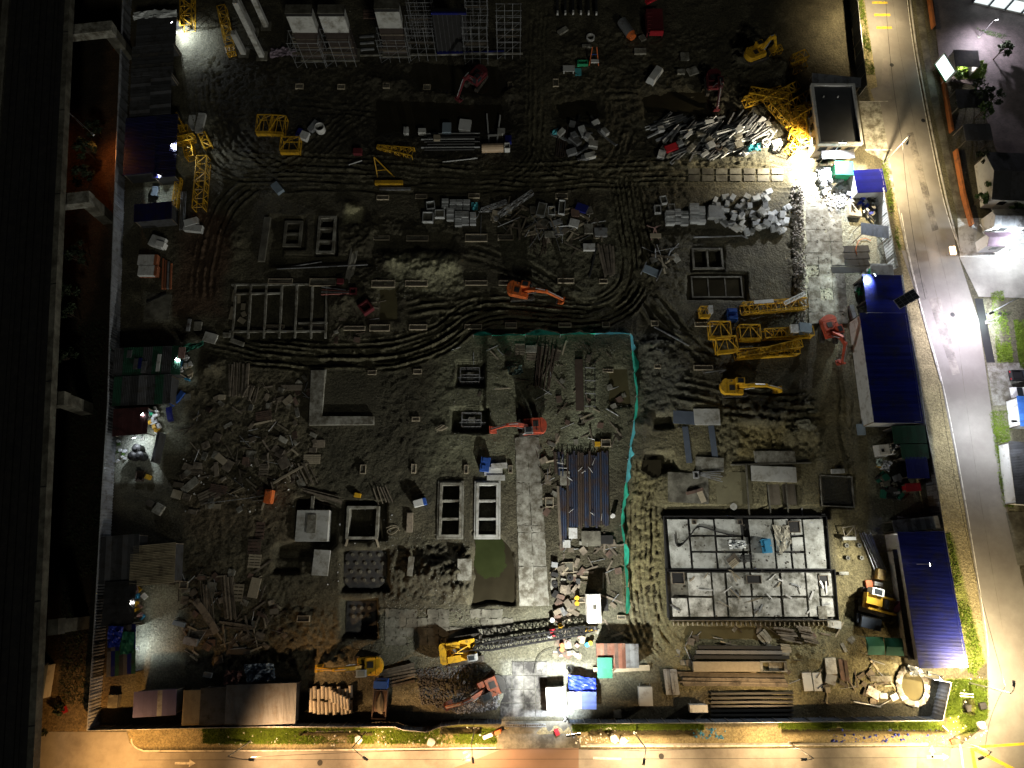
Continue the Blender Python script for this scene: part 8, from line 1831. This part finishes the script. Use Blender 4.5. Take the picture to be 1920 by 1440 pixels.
# --- gate corner
shed('gate_booth', 'white roofed gate booth under the bright floodlight', [(1023, 1290), (1060, 1288), (1063, 1340), (1026, 1342)], 2.8, white, 5, 'y', .02, wall=white, cat='booth')
draped('tarpaulin', 'bright blue tarpaulin stretched beside the gate booth', 'tarpaulin', [(1066, 1265), (1118, 1272), (1118, 1297), (1067, 1296)], tarp_blue, 2.0, .12, 10, 11)
shed('site_hut', 'white corrugated roof next to the gate booth', [(1065, 1298), (1090, 1297), (1090, 1329), (1065, 1329)], 2.6, sheet_white, 6, 'x', .02, mats=[sheet_white, sheet_white, galv]); shed('site_hut', 'pale blue corrugated roof beside the white one', [(1091, 1297), (1118, 1297), (1118, 1330), (1091, 1330)], 2.6, M('roof_pale_blue', (.12, .18, .5), .5), 6, 'x', .02)
shed('storage_shed', 'rusty corrugated shed roof north of the gate booth', [(1119, 1207), (1172, 1206), (1174, 1253), (1119, 1254)], 2.6, roof_rust, 8, 'y', .03, mats=[roof_rust, roof_rust, ply_red]); shed('storage_shed', 'grey corrugated roof joined to the rusty shed', [(1173, 1208), (1197, 1207), (1198, 1252), (1174, 1253)], 2.6, galv, 3, 'y', .03)
shed('storage_shed', 'green corrugated lean-to below the rusty shed', [(1120, 1234), (1148, 1232), (1148, 1271), (1120, 1272)], 2.9, M('roof_sea_green', (.04, .22, .15), .5), 4, 'y', .05, open_side='news')
long_piece('timber_beam', 'long cream beam under the rusty shed front', 'beam', 1112, 1256, 1217, 1251, .8, .4, wood_pale, None, .05, UNIT)
c, W, L, r = quad_px([(1100, 1115), (1126, 1114), (1128, 1168), (1102, 1169)], 2.4); t = thing('shipping_container', 'white container standing north of the crane boom tip', 'container', (c.x, c.y, 0), r)
add('shell', MB().box((0, 0, 1.25), (W, L, 2.3)), white, t); add('roof', CORR, white, t, (0, 0, 2.42), 0, (W, L, 1)); add('door', MB().box((0, -L / 2 - .03, 1.2), (W * .9, .06, 2.0)), galv, t); add('roof_patch', MB().box((.1, .2, 2.5), (.5, .6, .06)), concrete_wet, t)
BAR = MB().cyl((0, 0, 0), (0, 0, .9), .32, n=12).cyl((0, 0, .28), (0, 0, .32), .345, n=12).cyl((0, 0, .6), (0, 0, .64), .345, n=12).cyl((0, 0, .86), (0, 0, .95), .34, n=12).mesh('barrel')
for i, (x, y, m, lb) in enumerate(((1081, 1121, barrel_yellow, 'yellow barrel beside the white container, northern'), (1081, 1131, barrel_yellow, 'yellow barrel beside the white container, southern'), (1053, 1209, orange, 'orange barrel on the pad near the gate, northern'), (1053, 1217, orange, 'orange barrel on the pad near the gate, southern'), (1050, 1173, barrel_yellow, 'yellow barrel under the crane boom'), (1035, 1162, white, 'white barrel north of the crane boom'), (1030, 1191, white, 'white barrel touching the crane boom'), (1106, 1205, barrel_yellow, 'yellow barrel beside the rusty shed'), (1100, 1208, sky_blue, 'pale blue barrel beside the rusty shed'), (1148, 968, white, 'white barrel by the netting'))):
 c = G(x, y); tag(add('oil_barrel', BAR, m, None, c, 0, (1.05, 1.05, 1)), lb, 'barrel', 'barrels')
pbox('pump', 'red pump under the crane boom', 'pump', 1036, 1186, 10, 14, 10, .9, red, mesh=CHIPS[3]); pallet('slatted white pallet near the orange barrels', 1046, 1226, 18, 10, -4, sheet_white, 4)
pbox('crate', 'cream carton by the crane boom tip', 'box', 1091, 1199, 10, 14, -15, .7, wood_pale, mesh=CHIPS[0]); pbox('crate', 'yellow hook block at the crane boom tip', 'hook', 1107, 1178, 20, 10, 3, .8, yellow, mesh=CHIPS[4])
heap([(1030, 1195), (1095, 1190), (1100, 1230), (1070, 1235), (1030, 1220)], 14, [DEB[1], ('crate', 'crate', CHIPS, [wood, wood_pale, concrete, canvas], .4, .9, .3, .7, .2, .5, 'small pale carton')], 35, 'at the crane boom tip', 'on the crane pad', .4)
heap([(1030, 1050), (1100, 1075), (1095, 1110), (1060, 1160), (1040, 1150)], 26, [DEB[0], DEB[1], ('steel_box', 'box', CHIPS, [steel_dark, galv, wood], .7, 1.4, .5, 1.0, .3, .8, 'dark machine box')], 36, 'north of the white container', 'north of the white container', .3)
pallet('slatted dark pallet beside the white container', 1134, 1132, 12, 28, 0, steel_dark, 6)
for i, a in enumerate(((1208, 1303, 24, 34, 0), (1306, 1326, 32, 14, 0))):
 c, W, L, r = box_px(*a); t = thing('white_tank_box', ['upright white box in the dark south yard', 'wide white box against the dark frames in the south yard'][i], 'box', (c.x, c.y, 0), r); add('shell', MB().box((0, 0, .6), (W, L, 1.2)), sheet_white, t); add('lid', MB().box((0, 0, 1.24), (W * 1.04, L * 1.04, .08)), sheet_white, t); add('rear_bracket', MB().bar((-W * .4, L / 2, .6), (-W * .4, L / 2 + .5, .6), .06).bar((W * .4, L / 2, .6), (W * .4, L / 2 + .5, .6), .06), galv, t)
pbox('concrete_slab', 'dim grey box beside the blue corrugated roof', 'box', 1157, 1337, 14, 14, 0, .8, concrete_wet, mesh=CHIPS[0])
# --- concrete pipes stack
TUB2 = MB(); N = 10
for k in range(N):
 pass
PIPE = MB().cyl((-.5, 0, .5), (.5, 0, .5), .5, n=12).cyl((.44, 0, .5), (.5, 0, .5), .56, n=12).mesh('concrete_pipe')
k = 0
for row, (y0, y1) in enumerate(((1288, 1311), (1313, 1336))):
 for i in range(11):
  j = rnd.uniform(-4, 4); x = 584 + i * 7.4
  long_piece('concrete_pipe', o_lab(i, ['pale concrete pipe from the west in the northern row of the stack', 'pale concrete pipe from the west in the southern row of the stack'][row]), 'pipe', x, y0 + j, x + 1, y1 + j, .62, .62, M('pipe_concrete', (.42, .38, .32), .85, var=.3, objvar=.25), 'stacked concrete pipes', .0 + .05 * (i % 2), PIPE)
for i in range(6): long_piece('concrete_pipe', o_lab(i, 'concrete pipe from the west lying on top of the stack'), 'pipe', 625 + i * 6, 1292 + i * 3, 627 + i * 6, 1314 + i * 3, .6, .6, MATS['pipe_concrete'], 'pipes on top of the stack', .6, PIPE)
# --- timbers and beams in the south yard
for k in range(3): long_piece('steel_beam', o_lab(k, 'long dark steel tube from the north in the south yard'), 'beam', 1308 - k * 4, 1213 + k * 9, 1462 + k * 8, 1214 + k * 9, .5, .45, [steel_dark, steel, steel_dark][k], 'long dark tubes in the south yard', .05, UNIT)
long_piece('timber_beam', 'long cream boxed beam in the south yard', 'beam', 1298, 1249, 1422, 1249, 1.4, .7, wood_pale, None, .0, UNIT); pbox('crate', 'grey frame block at the end of the cream beam', 'box', 1448, 1249, 50, 20, 0, .5, concrete, mesh=MB().ring(1, 1, .1, 0, 1).box((.1, 0, .2), (.5, .7, .4)).mesh('frame'))
bundle(8, 1272, 1262, 1468, 1264, 1, 3, 'long brown plank from the north in the south yard', 'long brown planks in the south yard', .3, .16, wood, 1.5, 41, .05)
for k in range(4): long_piece('roof_sheet_stack', o_lab(k, 'galvanised sheet from the west leaning in the south yard'), 'sheet', 1246 + k * 6, 1254, 1252 + k * 6, 1302, .55, .1, galv, 'galvanised sheets in the south yard', .1 + .05 * k, UNIT)
for k in range(6): long_piece('steel_beam', o_lab(k, 'dark frame beam from the north by the south hoarding'), 'beam', 1332, 1300 + k * 8, 1486, 1299 + k * 8, .3, .4, steel_dark, 'dark frame beams by the south hoarding', .0, UNIT)
for i, a in enumerate(((1513, 1278, 17, 34), (1532, 1278, 16, 34))): pbox('door_panel', ['white flat panel, western of two', 'white flat panel, eastern of two'][i], 'panel', *a, 3, .15, white, 'white flat panels', .08, CHIPS[4])
for i, a in enumerate(((1556, 1248, 20, 30, 2, concrete_pale), (1556, 1273, 20, 18, -18, galv), (1655, 1304, 14, 10, -3, sheet_white), (1675, 1306, 13, 12, 25, sheet_white), (1636, 1298, 26, 16, -30, galv), (1650, 1272, 40, 10, 0, concrete), (1550, 1293, 9, 10, 0, wood_pale))): pbox('crate', ['pale slab above the two white panels', 'broken frame below the pale slab', 'white block by the pond, western', 'white tilted block by the pond, eastern', 'twisted white frame by the pond', 'low kerb north of the twisted frame', 'small ladder end by the white panels'][i], 'box', *a[:5], .35, a[5], None, .05, CHIPS[i % 6])
bundle(6, 1572, 1236, 1578, 1276, 2.6, .5, 'red brown plank from the west by the broken frame', 'red brown planks', .25, .12, ply_red, 1, 42)
bundle(8, 1450, 1176, 1488, 1182, 2, 3.2, 'brown plank from the north in the stack below the slab', 'brown plank stack below the slab', .25, .14, ply, 2, 43); bundle(8, 1490, 1172, 1518, 1178, 2, 4, 'brown plank from the north in the second stack below the slab', 'second brown plank stack', .25, .14, ply, 2, 44); bundle(5, 1462, 1208, 1480, 1210, .5, 3, 'short pale plank from the north below the two stacks', 'short pale planks', .25, .14, wood_pale, 1, 45)
bundle(4, 1430, 1180, 1446, 1200, -3, 3, 'board from the east beside the brown planks', 'boards beside the planks', .4, .14, concrete, 1, 46)
long_piece('steel_tube', 'pale long tube at the foot of the south hoarding', 'tube', 1600, 1315, 1650, 1325, .25, .25, galv, None, .1, TUBE)
# --- scrap heap by the brown excavator
scatter_mesh('rubble', 'dark stony scrap mound around the brown red excavator', [(780, 1255), (890, 1245), (935, 1280), (930, 1330), (860, 1335), (790, 1320)], 2600, .06, .28, M('rubble_dark', (.09, .09, .095), .85, var=.6, scale=3), 51)
scatter_mesh('rubble', 'pale crushed rubble fan south of the brown excavator', [(880, 1305), (935, 1290), (936, 1325), (900, 1335), (850, 1338)], 900, .05, .2, rubble_m, 52)
scatter_mesh('rubble', 'pale broken lumps in the white yard', [(1530, 318), (1600, 318), (1620, 370), (1560, 400), (1540, 370)], 700, .08, .4, M('rubble_white', (.6, .6, .58), .9, var=.3), 53)
scatter_mesh('rubble', 'rough broken lumps edging the pale haul road', [(1482, 350), (1502, 350), (1512, 620), (1492, 620)], 1800, .06, .3, M('rubble_mid', (.27, .25, .22), .9, var=.5, scale=2), 54)
for i, (pl, n, mt) in enumerate(((rect(330, 690, 600, 1250), 5000, soil), (rect(600, 690, 860, 930), 2500, soil), (rect(380, 100, 990, 300), 4000, soil), (rect(860, 390, 1240, 640), 3500, soil), (rect(1190, 620, 1340, 830), 2600, M('clod_grey', (.12, .12, .12), .95, var=.5)), (rect(1185, 860, 1250, 1230), 9000, M('clod_tan', (.19, .165, .10), .95, var=.5)), (rect(1250, 740, 1560, 960), 3500, MATS['clod_tan']), (rect(1560, 890, 1690, 1260), 3000, MATS['clod_tan']), (rect(690, 1000, 900, 1250), 3500, M('clod_pale', (.24, .24, .21), .95, var=.5)), (rect(700, 465, 870, 560), 1800, MATS['clod_pale']), (rect(1040, 60, 1480, 320), 3500, soil), (rect(480, 330, 740, 660), 3000, soil), (rect(840, 640, 1180, 850), 2500, MATS['clod_pale']), (rect(1240, 1165, 1690, 1330), 3000, MATS['clod_tan']), (rect(640, 1180, 1100, 1330), 2200, MATS['clod_pale']))):
 scatter_mesh('soil_clods', ['clods of earth in the western debris field', 'clods on the dark starter plain', 'clods across the dark northern mud', 'clods around the track bend', 'grey clods west of the yellow frames', 'tan clods along the rutted lane', 'tan clods north of the big slab', 'tan clods west of the south east hall', 'pale clods around the pile pits', 'pale clods on the spoil mound', 'clods in the north east yard', 'clods around the upper west chambers', 'pale clods behind the netting', 'tan clods in the south yard', 'pale clods near the gate'][i], pl, int(n * .35), .03, .1, mt, 100 + i)
# --- white yard and east strip
pbox('crate', 'open cream timber box in the floodlit yard', 'box', 1600, 393, 24, 30, -6, .8, wood_pale, mesh=MB().ring(1, 1, .18, 0, 1).bar((-.3, .3, .9), (.3, -.3, .9), .1, .1).box((0, 0, .1), (.8, .8, .2)).mesh('timber_box'))
heap([(1530, 315), (1570, 310), (1585, 350), (1545, 368)], 30, [('plaster_sack', 'sack', CHIPS, [white, cloth, block], .6, 1.4, .5, 1.0, .3, .8, 'white sack')], 61, 'in the floodlit rubble yard', 'of the rubble yard', .6)
heap([(1585, 365), (1650, 362), (1656, 400), (1625, 408), (1600, 372)], 40, [('scrap_piece', 'scrap', CHIPS, [white, galv, tarp_blue, concrete, steel_dark], .4, 1.4, .3, .9, .2, .8, 'mixed junk piece')], 62, 'under the blue roofed kiosk', 'under the kiosk', .4)
long_piece('timber_beam', 'long pale rail leaning to the canopy in the rubble yard', 'rail', 1590, 362, 1638, 418, .2, .2, steel_dark, None, .3)
heap([(1608, 500), (1630, 505), (1632, 565), (1605, 560)], 18, [('crate', 'crate', CHIPS, [white, cloth, sky_blue, green_paint], .4, 1.2, .4, .9, .3, .9, 'pale crate')], 63, 'before the navy hut', 'before the navy hut', .3)
for k in range(7): long_piece('wall_louvre', o_lab(k, 'pale trestle from the north along the hall west side'), 'trestle', 1592 + k * 5.5, 575 + k * 32, 1600 + k * 5.5, 605 + k * 32, .7, .9, galv, 'trestles along the hall', .0, UNIT)
pbox('tarpaulin_cover', 'white tent top with a black square hole', 'tent', 1649, 846, 22, 22, 4, 1.6, white, mesh=MB().box((0, 0, .5), (1, 1, 1), 0, .85).mesh('tent_top')); pbox('vent', 'black square hole in the white tent top', 'vent', 1646, 848, 5, 5, 0, .06, black, dz=1.62)
draped('plastic_sheet', 'clear plastic sheet beside the white tent top', 'plastic', [(1660, 832), (1680, 832), (1678, 852), (1662, 855)], plastic, 1.2, .3, 8, 3); draped('cloth', 'white cloth draped in the east strip', 'cloth', [(1656, 862), (1672, 866), (1668, 884), (1652, 880)], cloth, 1.2, .25, 8, 4); draped('cloth', 'pale green cloth by the white one', 'cloth', [(1643, 860), (1655, 860), (1652, 874), (1645, 874)], M('cloth_green', (.4, .5, .46), .8), 1.0, .2, 6, 5); long_piece('yellow_beam', 'short yellow bar under the white cloth', 'bar', 1641, 874, 1653, 878, .3, .3, yellow, None, .3, UNIT)
heap([(1645, 890), (1690, 890), (1692, 935), (1655, 935)], 26, [('scrap_piece', 'scrap', CHIPS, [steel_dark, tarp_green, galv, concrete_wet], .5, 1.6, .4, 1.0, .3, .9, 'dark workshop piece')], 64, 'in the east strip workshop', 'of the east strip', .4)
for k in range(4): long_piece('steel_pipe', o_lab(k, 'long silver pipe from the north in the east strip'), 'pipe', 1678, 970 + k * 5, 1752, 976 + k * 5, .2, .2, galv, 'silver pipes of the east strip', .6, TUBE)
bundle(10, 1612, 1000, 1640, 1072, 2.2, 0, 'grey rod from the west in the tangled bundle by the lit canopy', 'tangled grey rods', .12, .12, galv, 4, 47)
for i, (x, y) in enumerate(((1585, 1023), (1610, 1023), (1589, 1046), (1614, 1046))): ring_thing(['north western pile head in the tan bay', 'north eastern pile head in the tan bay', 'south western pile head in the tan bay', 'south eastern pile head in the tan bay'][i], x, y, 4, concrete_wet, .35, .2, 'pile_stub', 'pile stub')
for i, (x0, y0, x1, y1) in enumerate(((1576, 990, 1582, 1012), (1582, 1012, 1602, 1008), (1576, 990, 1598, 986), (1598, 986, 1602, 1008), (1578, 1012, 1598, 988))): long_piece('timber_plank', o_lab(i, 'bar of the pale square frame lying north of the tan bay'), 'plank', x0, y0, x1, y1, .12, .12, wood_pale, 'square frame bars', .3)
for i, a in enumerate(((1569, 884, 24, 8, 2, concrete_pale), (1588, 1010, 24, 6, 0, concrete_pale), (1580, 1075, 18, 6, 0, concrete), (1645, 1095, 16, 7, -10, white), (1628, 1098, 12, 20, 2, orange), (1613, 806, 14, 20, 0, bluegrey), (1540, 1148, 16, 24, 0, concrete), (1562, 1170, 26, 14, -10, concrete_pale))): pbox('concrete_block', ['pale beam above the steel mat pit', 'pale bar south of the square frame', 'short kerb below the tan bay', 'white plate by the piling rig', 'orange cabinet north of the piling rig', 'blue grey box by the hall corner', 'grey stub by the slab east edge', 'pale lump at the slab south east corner'][i], 'block', *a[:5], .45, a[5], None, .05, CHIPS[i % 6])
pbox('steel_plate', 'slate plate south of the piling rig', 'plate', 1624, 1160, 38, 18, -6, .5, slate, mesh=CHIPS[1])
# --- litter on the verges
r_ = random.Random(5)
for i, (pl, n, ms, lb) in enumerate(((rect(400, 1368, 935, 1398), 150, [white, cloth], 'white litter scattered on the western south verge'), (rect(1075, 1362, 1180, 1395), 90, [white], 'white litter by the gate verge'), (rect(1300, 1366, 1360, 1385), 70, [sky_blue], 'blue litter beside the south drain'), (rect(1560, 1372, 1780, 1392), 120, [tarp_blue], 'blue litter on the eastern south verge'), (rect(1780, 1270, 1850, 1390), 90, [white], 'white litter in the overgrown corner'), (rect(340, 860, 560, 960), 60, [white], 'white scraps in the western debris field'), (rect(600, 940, 740, 1100), 50, [cloth], 'white scraps around the chambers'))):
 scatter_mesh('litter', lb, pl, n, .05, .22, ms[0], 200 + i)
for i, (x, y) in enumerate(((672, 1386), (808, 1390), (1150, 1385), (1168, 1388))): tag(add('rubbish_bag', blob_mesh(.7, seed=i, flatz=.6), cloth, None, G(x, y) + Vector((0, 0, .25))), ['white rubbish bag by the western verge lamp', 'white rubbish bag near the bent hoarding', 'pale round bag east of the gate, western', 'pale round bag east of the gate, eastern'][i], 'bag', 'rubbish bags on the verge')
c = G(915, 1378); t = thing('road_barrier', 'red and white plastic barrier by the gate crossover', 'barrier', c, R(20)); add('white_part', MB().side([(-.9, 0), (.9, 0), (.7, .9), (-.7, .9)], -.25, .25), white, t); add('red_part', MB().side([(.95, 0), (2.2, 0), (2.0, .9), (1.1, .9)], -.25, .25), orange, t)
for i, (x, y, m) in enumerate(((1044, 1372, red), (1785, 1390, red_orange), (122, 1330, red))): pbox('traffic_barrel', ['crumpled red sheet on the gate crossover', 'red marker post at the road corner', 'red scrap on bare soil near the kiosk'][i], 'marker', x, y, 8, 12, 25, .5, m, mesh=CHIPS[i])
for i, (x, y) in enumerate(((1824, 1330), (1838, 1322), (1836, 1358))): pbox('utility_box', ['dark cabinet in the overgrown corner', 'black bin in the overgrown corner', 'white sack in the overgrown corner'][i], 'box', x, y, 12, 12, 10, .8, [steel_dark, black, cloth][i], mesh=CHIPS[i])
for k in range(3): long_piece('white_barrier', o_lab(k, 'white rail from the north across the corner ditch'), 'rail', 1797, 1299 + k * 5, 1822, 1301 + k * 5, .12, .12, white, 'ditch rails', .3, UNIT)
for i, (x0, y0, x1, y1) in enumerate(((1765, 1360, 1776, 1370), (585, 1376, 690, 1372))): long_piece('timber_pole', ['white pole at the hoarding corner', 'dark pole lying in the western drain'][i], 'pole', x0, y0, x1, y1, .12, .12, [white, steel_dark][i], None, .2)
# overhead wires
def wire(label, a, b, za, zb, sag=.8):
 A, B = P(*a, za), P(*b, zb); m = MB(); pr = None
 for k in range(13):
  f = k / 12; p = A.lerp(B, f); p.z -= sag * 4 * f * (1 - f); p = p - A
  if pr is not None: m.cyl(pr, p, .03, n=3, caps=False)
  pr = p
 tag(add('overhead_wire', m, black, None, A), label, 'wire', 'overhead wires')
wire('overhead wire along the south road west of the gate', (467, 1420), (886, 1406), 8.5, 8.5); wire('overhead wire along the south road over the gate', (886, 1406), (1210, 1408), 8.5, 8.5); wire('overhead wire between the two eastern south lamps', (1210, 1408), (1514, 1404), 8.5, 8.5); wire('overhead wire from the last south lamp to the junction lamp', (1514, 1404), (1848, 1402), 8.5, 8.5); wire('overhead wire crossing the road corner', (1848, 1402), (1885, 1287), 8.5, 9); wire('overhead wire up the east road', (1885, 1287), (1760, 720), 9, 8.5, 1.2); wire('overhead wire along the northern east road', (1692, 267), (1660, -20), 8.5, 8.5); wire('overhead wire below the flat roofed block lamp', (1692, 267), (1735, 560), 8.5, 8.5)

scatter_mesh('mud_splashes', 'dark mud splashed over the concrete haul road', [(968, 822), (1012, 822), (1034, 1134), (976, 1134)], 300, .03, .13, M('splash', (.07, .062, .048), .9, var=.4), 301, 1.6, .03)
scatter_mesh('mud_splashes', 'dark mud splashed over the concrete platform', rect(722, 1142, 960, 1212), 350, .04, .16, MATS['splash'], 302, 1.6, .02)
scatter_mesh('mud_splashes', 'dark mud trodden over the eastern haul road', [(1503, 365), (1576, 365), (1590, 600), (1517, 600)], 300, .04, .15, MATS['splash'], 303, 1.6, .02)
scatter_mesh('mud_splashes', 'mud crumbs strewn on the big floor slab', [(1258, 975), (1548, 975), (1562, 1156), (1264, 1156)], 500, .04, .16, MATS['splash'], 304, 1.4, .32)
